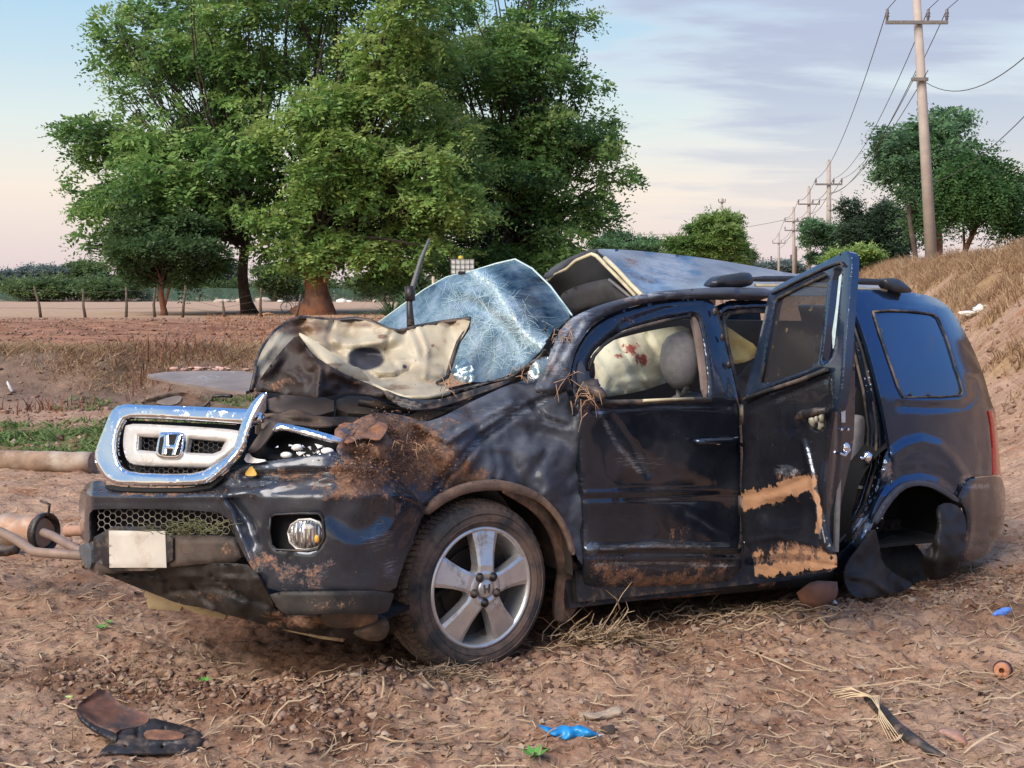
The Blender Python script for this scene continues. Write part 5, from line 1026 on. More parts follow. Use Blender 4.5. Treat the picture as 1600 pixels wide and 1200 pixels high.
# ---- rear quarter
qw = [(1364, 487), (1390, 485), (1430, 487), (1458, 491), (1466, 497), (1480, 530), (1494, 575), (1505, 610), (1502, 618), (1470, 620), (1412, 621), (1402, 600), (1388, 560), (1374, 520)]
quarter = [(1326, 455), (1350, 452), (1400, 454), (1440, 459), (1464, 466), (1482, 479), (1500, 505), (1520, 543), (1537, 585), (1549, 630), (1556, 643), (1560, 700), (1564, 742), (1540, 744), (1511, 746), (1507, 762), (1500, 779), (1478, 764), (1455, 753), (1432, 750), (1408, 757), (1386, 780), (1370, 806), (1360, 822), (1362, 800), (1385, 755), (1393, 735), (1391, 700), (1380, 640), (1366, 580), (1350, 525), (1334, 482)]
arc_ = [(1395, 712), (1415, 697), (1440, 690), (1466, 697), (1488, 716), (1506, 744)]
qo = panel('rear_quarter', quarter, SIDE(.02), wear_paint('quarter_paint', (.045, .08, .155), film=.04, rough=.12, metal=.85, coat=.5), CAR, 4.5, .02, holes=[qw], edge=(4, .008), nz=[(1.4, .006), (5, .002)],
      creases=[([(1408, 634), (1450, 637), (1506, 636), (1524, 620), (1520, 600)], 9, .018), ([(1412, 626), (1500, 625)], 5, -.010), ([(1360, 478), (1400, 476), (1460, 482)], 5, .012), (arc_, 12, -.028), ([(1385, 758), (1410, 742), (1440, 737), (1470, 744), (1496, 768)], 16, .035), ([(1530, 640), (1536, 700), (1535, 744)], 10, .010)],
      paint=[('g', 1510, 750, 20, 14, 1.2), ('r', 1460, 760, 60, 30, .4), ('g', 1440, 740, 60, 20, .2)])
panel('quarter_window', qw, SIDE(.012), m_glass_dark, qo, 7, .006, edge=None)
strip_px('window_seal', qw + qw[:1], SIDE(.026), .006, m_rubber, qo)
panel('arch_trim', [(1366, 815), (1386, 780), (1408, 757), (1432, 750), (1456, 753), (1478, 764), (1500, 780), (1496, 786), (1476, 772), (1455, 761), (1432, 758), (1411, 765), (1391, 787), (1372, 820)], SIDE(.035), m_paint_dusty, qo, 4, .02, edge=None, dome=(4, .01))
m_tail, t, b, o = mat_base('tail_lens'); b.inputs['Base Color'].default_value = (.42, .012, .015, 1); b.inputs['Roughness'].default_value = .12; b.inputs['Coat Weight'].default_value = 1
panel('tail_light', [(1545, 642), (1551, 640), (1556, 655), (1560, 700), (1564, 742), (1553, 742), (1552, 700), (1549, 665)], SIDE(.035), m_tail, CAR, 3, .03, edge=None, dome=(5, .02), round_it=0)
bo = [(1500, 782), (1508, 765), (1513, 749), (1535, 746), (1562, 743), (1569, 755), (1572, 780), (1570, 815), (1560, 842), (1543, 867), (1522, 877), (1499, 879), (1505, 855), (1511, 830), (1511, 800)]
panel('rear_bumper', bo, SIDE(.045), m_bumper, CAR, 4, .02, edge=None, dome=(6, .02), nz=[(2, .01)], creases=[([(1514, 756), (1540, 752), (1566, 752)], 4, .012), ([(1516, 850), (1540, 853)], 6, .01), ([(1516, 765), (1518, 800), (1514, 850)], 6, -.012)], paint=[('g', 1530, 760, 30, 8, 1), ('r', 1512, 850, 20, 30, .4)])
m_liner = simple('torn_liner', (.013, .011, .011), .6, 0, .5, 6, .3, dust=(.05, .035, .028), dust_amt=.45)
# ---- empty rear wheel well
mb = MB(); hubc = car(2.70, -.18, .50); prof = []
NV = 22; V = []; 
for i in range(NV + 1):
    a = math.pi * (-.12 + 1.24 * i / NV)
    for (vv, rr) in ((-.04, .43), (-.22, .45), (-.50, .42)): V.append(car(2.70 - math.cos(a) * rr, vv, .42 + math.sin(a) * rr * 1.0))
mb.add(V, [[i * 3 + k, i * 3 + k + 1, i * 3 + k + 4, i * 3 + k + 3] for i in range(NV) for k in range(2)], True)
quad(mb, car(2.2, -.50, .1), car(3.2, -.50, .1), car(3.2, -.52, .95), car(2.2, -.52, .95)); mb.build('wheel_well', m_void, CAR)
hb_ = MB().lathe(car(2.66, -.28, .38), nx_, [(.01, .02), (.05, .03), (.06, .0), (.13, -.01), (.14, -.05), (.14, -.09), (.02, -.1)], 20); ho = hb_.build('wheel_hub', m_blackmetal, CAR)
for i in range(5):
    a = i * 2 * math.pi / 5; MB().ball(car(2.66, -.24, .38) + (ax_ * math.cos(a) + Vector((0, 0, 1)) * math.sin(a)) * .055, .009, n=8).build('stud', m_chrome, ho)
MB().tube([car(2.35, -.35, .22), car(2.66, -.36, .34), car(2.9, -.6, .30)], .035, 8).tube([car(2.5, -.32, .70), car(2.62, -.33, .32)], [.05, .04], 8).build('control_arm', m_brownmetal, CAR)
fl = rbf([(1445, 800, 6.95), (1505, 800, 7.05), (1440, 905, 6.95), (1495, 900, 7.0), (1470, 850, 6.85)])
panel('hanging_liner', [(1462, 792), (1480, 784), (1500, 792), (1510, 812), (1509, 840), (1502, 870), (1492, 895), (1470, 907), (1448, 905), (1440, 885), (1446, 862), (1458, 848), (1466, 820)], fl, m_liner, CAR, 4, .006, nz=[(5, .06), (14, .03)], creases=[([(1470, 800), (1468, 850), (1460, 900)], 10, -.05)])
fl2 = rbf([(1320, 900, 6.5), (1380, 860, 6.7), (1420, 900, 6.9), (1350, 930, 6.5)])
panel('hanging_liner', [(1318, 905), (1322, 880), (1345, 852), (1366, 820), (1374, 850), (1378, 880), (1402, 900), (1430, 912), (1412, 925), (1375, 930), (1345, 936), (1328, 928)], fl2, m_liner, CAR, 5, .006, nz=[(5, .06), (14, .03)], creases=[([(1330, 900), (1360, 905), (1390, 925)], 8, -.05)], paint=[('r', 1350, 900, 40, 40, .4)])
panel('trailing_arm', [(1335, 890), (1352, 862), (1388, 835), (1412, 838), (1440, 858), (1450, 890), (1446, 915), (1400, 925), (1350, 930)], rbf([(1335, 900, 6.9), (1400, 840, 7.15), (1445, 900, 7.2), (1380, 925, 6.95)]), m_void, CAR, 5, .03, nz=[(5, .03), (12, .02, 'r')])
MB().tube([car(2.45, -.25, .10), car(2.50, -.26, .25), car(2.62, -.27, .40)], [.07, .055, .05], 10).build('spring_leg', m_liner, CAR)
# ---- front wheel arch flare and liner, mud flap
panel('arch_flare', [(664, 797), (676, 780), (694, 768), (726, 755), (767, 748), (806, 754), (840, 768), (864, 789), (883, 815), (895, 842), (900, 866), (893, 868), (884, 836), (868, 808), (846, 786), (812, 771), (770, 765), (730, 770), (700, 783), (680, 797), (668, 806)], Bd and SIDE(.035), simple('flare_plastic', (.13, .085, .065), .8, 0, .35, 12, .4, dust=(.24, .15, .10), dust_amt=.6), CAR, 4, .012, edge=None, dome=(5, .012), nz=[(8, .01)])
mb = MB(); V = []; NV = 24
for i in range(NV + 1):
    a = math.pi * (-.10 + 1.10 * i / NV)
    for (vv, rr) in ((-.0, .455), (-.15, .47), (-.42, .45)): V.append(car(.02 - math.cos(a) * rr, vv, .36 + math.sin(a) * rr * 1.02))
mb.add(V, [[i * 3 + k, i * 3 + k + 1, i * 3 + k + 4, i * 3 + k + 3] for i in range(NV) for k in range(2)], True)
quad(mb, car(-.6, -.46, .2), car(.6, -.46, .2), car(.6, -.48, .95), car(-.6, -.48, .95)); mb.build('wheel_liner', simple('liner_brown', (.035, .025, .02), .9, dust=(.12, .07, .05)), CAR)
mf = rbf([(800, 770, 5.55), (860, 800, 5.72), (900, 880, 5.85), (880, 970, 5.85), (868, 900, 5.85)])
panel('mud_flap', [(782, 768), (812, 772), (845, 787), (868, 810), (884, 840), (892, 866), (900, 885), (911, 890), (911, 915), (905, 945), (893, 964), (878, 975), (864, 968), (868, 930), (872, 890), (866, 850), (852, 820), (830, 797), (805, 782)], mf, simple('mud_flap', (.085, .055, .042), .9, 0, .4, 10, .5, dust=(.22, .13, .085), dust_amt=.8), CAR, 4, .02, edge=(4, .012), nz=[(5, .03)], creases=[([(800, 776), (858, 815), (884, 880), (880, 960)], 5, -.015)])
# ---- front bumper and its pieces
m_bp = m_bumper
bump_ol = [(123, 777), (129, 766), (136, 753), (160, 750), (166, 760), (230, 764), (315, 764), (342, 748), (366, 729), (385, 725), (430, 719), (499, 711), (527, 703), (552, 718), (580, 733), (610, 743), (640, 762), (664, 797), (654, 822), (644, 850), (634, 872), (624, 900), (618, 924), (570, 924), (500, 924), (418, 924), (400, 897), (384, 873), (368, 840), (356, 803), (300, 797), (230, 795), (160, 795), (140, 797), (139, 820), (141, 850), (129, 850), (124, 815)]
fogh = [(423, 808), (430, 804), (470, 802), (498, 802), (504, 810), (506, 840), (497, 858), (480, 861), (432, 859), (424, 851), (421, 830)]
fb = panel('front_bumper', bump_ol, Fr, m_bp, CAR, 5, .006, holes=[fogh], edge=(4, .006), nz=[(2.2, .015), (5, .012, 'r', 560, 780, 120, 90), (7, .006), (22, .002)],
      creases=[([(138, 776), (220, 778), (340, 776), (430, 762), (520, 745)], 6, -.022), ([(345, 778), (362, 800), (380, 850), (400, 895)], 8, -.03), ([(362, 782), (385, 810), (400, 850)], 9, .03), ([(454, 862), (452, 890)], 3, .02), ([(380, 745), (440, 742), (520, 738), (590, 745)], 8, .03)],
      dents=[(560, 800, 60, 50, .035), (385, 800, 30, 40, .02), (470, 745, 40, 16, .03)],
      paint=[('r', 560, 748, 100, 55, 1.35), ('r', 450, 742, 130, 20, .8), ('r', 250, 770, 120, 10, .8), ('r', 520, 760, 60, 40, .8), ('r', 480, 900, 120, 40, .45), ('r', 610, 800, 60, 50, .5), ('r', 400, 880, 40, 30, .8), ('g', 590, 840, 50, 40, .5), ('g', 610, 890, 30, 30, .6), ('b', 160, 789, 9, 6, .5), ('b', 250, 768, 60, 5, .35)])
# fog light pocket and lamp
panel('fog_pocket', [(418, 800), (508, 798), (510, 862), (418, 866)], shift(Fr, .07), m_void, fb, 8, .01, nz=[(8, .02)], round_it=0)
strip_px('pocket_rim', fogh + fogh[:1], shift(Fr, .005), .005, m_blackmetal, fb)
m_lens, t, b, o = mat_base('fog_lens'); b.inputs['Base Color'].default_value = (.72, .72, .70, 1); b.inputs['Metallic'].default_value = .75; b.inputs['Roughness'].default_value = .12; b.inputs['Coat Weight'].default_value = 1
vt = N(t, 'ShaderNodeTexVoronoi'); vt.inputs['Scale'].default_value = 45; t.links.new(obj_vec(t, (2.0, 1, .35)), vt.inputs['Vector']); bump(t, b, vt.outputs[0], .9, .02); t.links.new(mixc(t, mrange(t, vt.outputs[0], .2, .7), (.85, .85, .82), (.30, .29, .28)), b.inputs['Base Color'])
lensf = panel('fog_lamp', [(450, 832), (455, 820), (467, 812), (485, 811), (499, 816), (505, 828), (504, 845), (496, 855), (478, 859), (463, 857), (453, 847)], shift(Fr, .02), m_lens, fb, 3, .02, edge=None, dome=(22, .045))
strip_px('lamp_rim', [(450, 832), (455, 820), (467, 812), (485, 811), (499, 816), (505, 828), (504, 845), (496, 855), (478, 859), (463, 857), (453, 847), (450, 832)], shift(Fr, .015), .004, m_silver, lensf)
MB().ball(shift(Fr, -.028)(495, 842), .010, .004, .016, 8).build('bulb', simple('amber', (.7, .38, .05), .3), lensf)
# hex mesh of the lower opening
def hexmesh(name, poly, surf, s, r, mat, parent, fx=1.0):
    mb = MB(); xs = [p[0] for p in poly]; ys = [p[1] for p in poly]; dx = s * 1.5 * fx; dy = s * math.sqrt(3) * .5; hexes = 0
    c = min(xs) - dx; col = 0
    while c < max(xs) + dx:
        rr = min(ys) - s + (dy if col % 2 else 0)
        while rr < max(ys) + s:
            pts = [(c + s * fx * math.cos(math.pi / 3 * k), rr + s * math.sin(math.pi / 3 * k)) for k in range(4)]
            for a, b_ in zip(pts, pts[1:]):
                if all(inside(np.array([q[0]]), np.array([q[1]]), poly)[0] for q in (a, b_)):
                    mb.tube([surf(*a), surf(*b_)], r, 4, False)
            rr += 2 * dy
        c += dx; col += 1
    return mb.build(name, mat, parent)
hexmesh('grille_mesh', [(152, 792), (358, 797), (366, 838), (280, 840), (150, 830)], shift(Fr, .05), 6.2, .0022, m_mesh, fb, .95)
panel('opening_back', [(138, 785), (362, 788), (376, 850), (400, 905), (180, 905), (138, 860)], shift(Fr, .22), m_void, fb, 12, .01, round_it=0, edge=None)
mb = MB()
for i in range(60):
    x = random.gauss(300, 30); y = 838 - abs(random.gauss(0, 6)); q = shift(Fr, .0)(x, y); mb.tube([q, q + Vector((random.uniform(-.04, .04), -.02, random.uniform(.01, .05))), q + Vector((random.uniform(-.09, .09), -.03, random.uniform(.02, .06)))], [.0018, .0014, .0006], 4, False)
setp(mb.build('grass_tuft', simple('green_straw', (.16, .17, .07), .8)), 'wisp of greenish grass caught in the lower mesh beside the plate', 'grass')
panel('bumper_bar', [(128, 852), (141, 846), (200, 838), (280, 838), (362, 838), (371, 852), (379, 877), (340, 880), (285, 884), (220, 893), (160, 897), (140, 893), (131, 880)], shift(Fr, .015), wear_paint('bar_plastic', (.03, .024, .02), film=.9, dustcol=(.14, .10, .08), rough=.6, coat=0), fb, 5, .03, edge=(5, .015), nz=[(4, .012)], creases=[([(282, 842), (368, 842)], 5, .01)], paint=[('r', 330, 860, 60, 20, .6)])
panel('tow_cover', [(122, 856), (128, 850), (142, 848), (143, 890), (133, 884), (126, 872)], shift(Fr, -.03), simple('grey_plastic', (.07, .08, .09), .5), fb, 4, .02, dome=(5, .015), edge=None)
# licence plate: plain pale sheet in a dark holder
pl = panel('plate_holder', [(146, 822), (270, 824), (270, 892), (146, 892)], shift(Fr, -.005), m_blackmetal, fb, 8, .008, round_it=1, nz=[(5, .01)])
panel('licence_plate', [(170, 829), (258, 830), (260, 887), (171, 887)], shift(Fr, -.016), simple('plate_pale', (.50, .46, .40), .5, 0, .12, 6, 0, dust=(.30, .22, .16), dust_amt=.4), pl, 6, .002, round_it=0, nz=[(6, .006)])
m_mudb = simple('muddy_plastic', (.075, .055, .045), .85, 0, .5, 10, .5, dust=(.25, .15, .09), dust_amt=.7)
# lower valance, skirt corner, dangling flaps, boards beneath
va = rbf([(180, 905, 5.4), (400, 900, 4.95), (540, 990, 5.1), (280, 943, 5.35), (430, 940, 4.95), (600, 960, 5.05)])
panel('lower_valance', [(150, 892), (200, 893), (285, 884), (380, 880), (400, 897), (418, 925), (433, 958), (480, 965), (560, 962), (605, 962), (600, 985), (560, 998), (535, 998), (490, 992), (445, 984), (400, 973), (353, 960), (318, 950), (280, 944), (246, 930), (219, 920), (190, 908)], va, m_black_plastic, CAR, 5, .008, nz=[(3, .03), (7, .02, 'r'), (18, .006, 'r')],
      creases=[([(190, 903), (290, 900), (400, 905)], 5, -.03), ([(260, 925), (340, 918), (430, 950), (520, 985)], 6, .03), ([(330, 900), (355, 912), (380, 935)], 5, .05), ([(300, 915), (330, 945)], 4, .03)], paint=[('r', 460, 972, 120, 22, 1.1), ('r', 340, 930, 90, 22, .6), ('r', 570, 980, 40, 20, .8)])
panel('skirt_corner', [(419, 925), (500, 924), (617, 923), (613, 940), (603, 960), (560, 960), (522, 958), (462, 963), (440, 957), (428, 942)], shift(Fr, -.02), m_black_plastic, fb, 5, .01, nz=[(4, .012)], edge=(4, .008), paint=[('r', 520, 945, 110, 20, .55), ('b', 590, 938, 12, 7, .32)])
panel('torn_flap', [(499, 960), (530, 958), (580, 958), (592, 962), (588, 972), (560, 981), (520, 982), (504, 974)], shift(va, -.08), m_mudb, CAR, 4, .006, dome=(9, .02), nz=[(9, .02)], edge=None)
panel('torn_flap', [(548, 988), (575, 980), (590, 970), (605, 968), (609, 984), (602, 998), (585, 1003), (565, 998)], shift(va, -.05), m_mudb, CAR, 4, .006, dome=(8, .02), nz=[(9, .02)], edge=None)
bs = rbf([(222, 922, 5.55), (353, 966, 5.5), (535, 998, 5.2)])
panel('foam_strip', [(222, 918), (280, 925), (354, 962), (350, 968), (300, 956), (284, 948), (281, 955), (232, 951)], bs, m_yellowtan, CAR, 5, .03, round_it=0, nz=[(6, .02)])
panel('foam_strip', [(470, 982), (536, 990), (536, 1003), (500, 998), (440, 984)], bs, m_yellowtan, CAR, 5, .02, round_it=0, nz=[(6, .02)])
# ---- chrome grille
grl = thing('x', (0, 0, 0), None, None) if False else None
sur = FRONT(-.05)
gso = [(186, 631), (230, 633), (300, 635), (360, 638), (410, 640), (408, 664), (350, 660), (290, 656), (235, 653), (196, 652), (186, 668), (181, 690), (182, 712), (190, 730), (205, 738), (260, 741), (312, 739), (338, 724), (362, 706), (374, 690), (382, 690), (376, 708), (352, 732), (330, 750), (316, 757), (260, 759), (200, 758), (178, 756), (163, 747), (150, 728), (147, 712), (154, 690), (163, 668), (172, 645)]
gr_ = panel('grille_surround', gso, sur, m_chrome, CAR, 3.0, .02, edge=None, dome=(6, .018), round_it=1, nz=[(6, .008), (14, .003)])
ts = [(418, 613), (412, 626), (398, 650), (388, 676), (382, 698), (370, 716), (352, 733), (330, 752), (318, 755), (335, 738), (352, 721), (364, 704), (370, 684), (376, 664), (384, 644), (396, 625), (410, 614)]
panel('torn_chrome_strip', ts, shift(sur, -.05), m_chrome, gr_, 3, .008, edge=None, dome=(5, .014), nz=[(7, .02)])
inner = [(197, 662), (240, 663), (310, 667), (374, 672), (380, 678), (378, 690), (366, 704), (350, 716), (336, 727), (328, 730), (270, 729), (212, 727), (200, 722), (194, 708), (192, 692), (194, 674)]
h1 = [(217, 682), (255, 684), (251, 706), (216, 703)]; h2 = [(296, 685), (352, 690), (345, 704), (332, 709), (292, 707)]
gi = panel('grille_bars', inner, shift(sur, .02), m_silver, gr_, 3.2, .02, holes=[h1, h2], edge=None, dome=(7, .018), hole_round=0, nz=[(5, .004)])
panel('grille_wing', [(198, 684), (200, 678), (217, 681), (216, 702), (212, 704)], shift(sur, .012), m_silver, gi, 3, .01, round_it=0, edge=None)
panel('grille_back', [(190, 656), (376, 664), (384, 680), (362, 712), (330, 744), (200, 742), (178, 715), (182, 675)], shift(sur, .10), m_void, gr_, 10, .01, round_it=0, edge=None)
hexmesh('grille_mesh', [(214, 680), (256, 681), (254, 708), (214, 706)], shift(sur, .045), 5, .002, m_blackmetal, gi)
hexmesh('grille_mesh', [(294, 683), (354, 688), (350, 710), (292, 710)], shift(sur, .045), 5, .002, m_blackmetal, gi)
hexmesh('grille_mesh', [(200, 724), (322, 728), (316, 742), (204, 742)], shift(sur, .045), 5, .002, m_blackmetal, gi)
# emblem: trapezoid ring, dark field, letter H with legs flaring upward
es = shift(sur, -.012)
em = panel('emblem', [(249, 677), (252, 675), (285, 675), (289, 679), (286, 705), (280, 715), (274, 717), (252, 716), (245, 713), (243, 706)], es, m_chrome, gi, 2.4, .012, edge=None, dome=(4, .008), round_it=2)
panel('emblem_field', [(251, 678.5), (284, 678.5), (285, 682), (282, 704), (277, 712.5), (252, 712), (247, 708), (247, 702)], shift(es, -.012), m_void, em, 3, .003, edge=None, round_it=1)
def bar(pts): return panel('emblem_letter', pts, shift(es, -.018), m_chrome, em, 2, .005, edge=None, round_it=0, dome=(1.8, .003))
bar([(256, 679.5), (263, 679.5), (263.6, 691), (263, 695), (272, 695.4), (277, 680), (283.5, 680), (277.5, 700), (273.5, 711), (268, 711), (270.5, 702), (260.5, 701.5), (259.5, 711), (252.5, 710.5), (253.6, 701), (256, 690)])
# black strip standing in for the shadow under the grille and ledge
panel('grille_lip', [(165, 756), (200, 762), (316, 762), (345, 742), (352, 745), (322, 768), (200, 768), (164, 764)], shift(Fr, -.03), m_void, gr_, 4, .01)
# headlight cavity
hl = [(386, 708), (400, 694), (422, 672), (434, 662), (460, 667), (483, 672), (533, 686), (528, 704), (499, 713), (450, 718), (392, 718)]
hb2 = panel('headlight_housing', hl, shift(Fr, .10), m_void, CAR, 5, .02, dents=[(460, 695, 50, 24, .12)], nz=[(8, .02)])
panel('headlight_trim', [(422, 672), (430, 662), (440, 661), (484, 670), (534, 684), (536, 690), (528, 695), (480, 681), (440, 672), (430, 676)], shift(Fr, .02), m_chrome, hb2, 3, .008, dome=(4, .012), nz=[(7, .02)], edge=None)
panel('headlight_bracket', [(385, 708), (396, 690), (412, 668), (424, 657), (434, 662), (420, 684), (402, 706)], shift(Fr, .01), m_greybrown, hb2, 4, .01, nz=[(7, .02)])
cb = []
for i in range(22):
    x = random.uniform(430, 522); y = random.uniform(696, 713); s = random.uniform(.005, .017); c_ = shift(Fr, .03)(x, y); q3 = [c_ + Vector((random.uniform(-1.6, 1.6), random.uniform(-1, 1), random.uniform(-.9, .9))) * s for _ in range(5)]; mb = MB().add(q3, [[0, 1, 2], [0, 2, 3], [0, 3, 4], [1, 2, 4], [1, 3, 4]]); o_ = mb.build('lamp_shard', [m_white, m_chrome, m_white][i % 3], hb2)
for (x, y, s) in ((448, 711, .018), (512, 705, .020), (464, 699, .018)): MB().ball(shift(Fr, .02)(x, y), s * 1.3, s * .7, s * .75, 10, .1).build('reflector', m_white, hb2)
m_glint, t, b, o = mat_base('glint_yellow'); b.inputs['Base Color'].default_value = (.55, .33, .06, 1); b.inputs['Roughness'].default_value = .15; b.inputs['Coat Weight'].default_value = 1
panel('amber_reflector', [(380, 744), (389, 731), (393, 728), (397, 733), (403, 744)], shift(Fr, -.01), m_glint, CAR, 2.5, .006, round_it=2, edge=None)  # bright yellow reflection on the bumper, put in as a coloured chip
panel('headlight_corner', [(380, 722), (386, 705), (395, 716), (420, 719), (400, 724)], shift(Fr, -.02), m_silver, CAR, 3, .01, edge=None)
# ---- engine bay: boxes, brackets, radiator support
eb = rbf([(400, 640, 5.7), (640, 650, 5.9), (760, 610, 6.1), (880, 590, 6.2), (500, 690, 5.6), (250, 630, 6.0)])
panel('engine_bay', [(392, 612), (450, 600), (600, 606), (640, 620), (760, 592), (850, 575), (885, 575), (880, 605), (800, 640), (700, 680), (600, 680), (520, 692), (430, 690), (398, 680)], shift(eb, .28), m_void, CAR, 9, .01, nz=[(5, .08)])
for (x0, x1, y0, y1, dp, nm_) in ((418, 522, 616, 650, .02, 'engine_cover'), (526, 596, 618, 648, .06, 'engine_cover'), (398, 416, 612, 648, -.02, 'battery_box')):
    panel(nm_, [(x0, y0), (x1, y0 + 2), (x1, y1), (x0, y1 - 3)], shift(eb, dp), m_greybrown, CAR, 7, .12, round_it=1, nz=[(4, .02)], edge=(4, .01))
panel('radiator_support', [(216, 632), (232, 622), (268, 613), (285, 612), (312, 620), (330, 628), (364, 634), (392, 640), (340, 641), (262, 634)], rbf([(216, 632, 5.9), (392, 638, 5.5), (300, 612, 5.9)]), m_brownmetal, CAR, 4, .01, nz=[(8, .04)], creases=[([(220, 632), (285, 618), (330, 634)], 4, .03)])
panel('radiator_support', [(238, 629), (268, 619), (286, 618), (280, 630), (262, 634)], rbf([(238, 629, 5.8), (280, 630, 5.7), (268, 619, 5.85)]), m_greybrown, CAR, 4, .01)
mb = MB(); es_ = shift(eb, -.1)
for pts, r in (([(318, 636), (330, 624), (332, 619), (350, 618), (362, 619)], .008), ([(400, 652), (440, 648), (470, 655), (500, 652)], .012), ([(455, 650), (520, 662), (560, 655), (600, 652)], .010), ([(420, 668), (440, 650), (448, 646)], .014), ([(560, 628), (640, 640), (700, 640), (740, 632)], .02)): mb.tube([es_(x, y) for x, y in pts], r, 7)
setp(mb.build('bracket_rods', m_blackmetal, CAR), kind='stuff')
panel('slam_panel', [(404, 664), (420, 650), (440, 645), (455, 640), (470, 640), (500, 652), (560, 650), (560, 660), (500, 668), (450, 662), (420, 680)], shift(eb, -.18), m_brownmetal, CAR, 4, .008, nz=[(9, .05)], creases=[([(420, 655), (500, 660)], 5, .03)])
panel('side_rail', [(660, 638), (700, 622), (740, 612), (742, 620), (708, 640), (672, 655), (640, 668), (622, 660)], shift(eb, -.12), m_brownmetal, CAR, 5, .02, nz=[(6, .04)])
# cowl and broken glass line
panel('cowl', [(634, 625), (660, 622), (700, 614), (740, 604), (775, 596), (800, 590), (822, 572), (842, 560), (852, 545), (858, 556), (846, 580), (820, 594), (780, 606), (740, 616), (700, 628), (660, 634), (630, 634)], rbf([(634, 628, 5.75), (700, 618, 5.85), (800, 590, 5.85), (852, 552, 5.8)]), m_blackmetal, CAR, 4, .01, nz=[(8, .05)], creases=[([(640, 630), (740, 608), (830, 572)], 4, -.03)])
# ---- hood
m_hood, t, b, o = mat_base('hood_inner'); v = obj_vec(t); n1_ = noise_tex(2.2, 6, v, .6, t); n2_ = noise_tex(14, 7, v, .7, t); at = N(t, 'ShaderNodeVertexColor', layer_name='wear'); sp_ = N(t, 'ShaderNodeSeparateColor'); t.links.new(at.outputs[0], sp_.inputs[0])
c = mixc(t, mrange(t, n1_, .35, .7), (.46, .42, .31), (.27, .20, .125)); c = mixc(t, mrange(t, n2_, .60, .70, 0, .75), c, (.22, .13, .08))
c = mixc(t, mrange(t, M('ADD', sp_.outputs[0], M('MULTIPLY', M('SUBTRACT', n2_, .5, tree=t), .7, tree=t), tree=t), .35, .62), c, (.16, .095, .055))
c = mixc(t, mrange(t, M('ADD', sp_.outputs[1], M('MULTIPLY', M('SUBTRACT', n2_, .5, tree=t), .25, tree=t), tree=t), .38, .52), c, (.035, .035, .045))
t.links.new(c, b.inputs['Base Color']); b.inputs['Roughness'].default_value = .45; bump(t, b, n2_, .3, .01)
hs_ = rbf([(395, 610, 5.62), (402, 560, 5.75), (450, 502, 6.05), (525, 500, 6.15), (605, 515, 6.05), (735, 498, 6.1), (700, 588, 5.95), (690, 612, 5.75), (632, 618, 5.65), (578, 600, 5.72), (600, 560, 6.0), (500, 560, 5.95)])
hood = panel('hood', [(394, 611), (399, 585), (401, 570), (406, 556), (412, 543), (427, 520), (452, 502), (470, 496), (498, 499), (524, 501), (555, 498), (578, 502), (605, 514), (621, 517), (650, 511), (695, 503), (735, 498), (731, 513), (717, 535), (708, 558), (699, 589), (686, 598), (700, 604), (702, 612), (668, 619), (632, 618), (605, 607), (578, 600), (545, 590), (500, 580), (450, 590), (410, 606)], hs_, m_hood, CAR, 4.5, .004, edge=(3, -.012), nz=[(2.2, .02), (4, .018, 'r'), (9, .007, 'r'), (25, .002)], round_it=1,
      creases=[([(480, 520), (530, 516), (560, 528)], 8, .02), ([(640, 520), (655, 560), (690, 585)], 10, -.02), ([(430, 540), (520, 535), (620, 530)], 14, -.03), ([(560, 575), (610, 598), (700, 598)], 12, .05), ([(575, 580), (590, 590), (618, 588), (640, 578)], 5, .05), ([(404, 570), (440, 520), (480, 508)], 5, -.02), ([(610, 520), (600, 545), (625, 580)], 5, .02), ([(520, 503), (512, 530), (540, 560)], 6, .03), ([(655, 514), (668, 545), (664, 590)], 5, -.018), ([(600, 595), (640, 606), (690, 600)], 4, -.03), ([(540, 540), (600, 536)], 4, -.02), ([(470, 505), (480, 540), (510, 560)], 14, .04)],
      dents=[(572, 561, 36, 20, .05), (640, 572, 14, 9, .02)],
      paint=[('g', 572, 560, 46, 30, .95), ('g', 632, 573, 9, 7, .7), ('r', 470, 512, 70, 22, .85), ('r', 560, 508, 60, 12, .6), ('r', 430, 560, 30, 50, .45), ('r', 700, 506, 40, 8, .6), ('r', 598, 526, 16, 7, .8), ('r', 676, 540, 6, 5, .8), ('r', 690, 512, 30, 10, .4), ('r', 402, 600, 20, 30, .8), ('r', 650, 562, 4, 4, .8), ('r', 602, 546, 5, 4, .9), ('r', 555, 540, 40, 8, .25), ('r', 620, 605, 50, 10, .6)])
def edge_line(pts, surf, r, mat=m_blackmetal, name='hood_edge', parent=hood): return strip_px(name, pts, surf, r, mat, parent)
edge_line([(393, 611), (399, 585), (402, 565), (412, 542), (428, 519), (453, 501), (470, 496), (498, 499), (524, 501), (555, 498), (580, 502), (606, 515), (624, 518), (650, 511), (695, 503), (735, 498), (731, 512), (716, 535), (708, 558), (698, 590), (684, 599)], hs_, .011)
ff = rbf([(395, 612, 5.55), (466, 521, 5.6), (497, 620, 5.45), (575, 598, 5.62), (632, 622, 5.58), (515, 571, 5.5)])
m_hoodout = wear_paint('hood_paint', (.022, .018, .018), film=.9, dustcol=(.085, .055, .045), rough=.55, coat=.0)
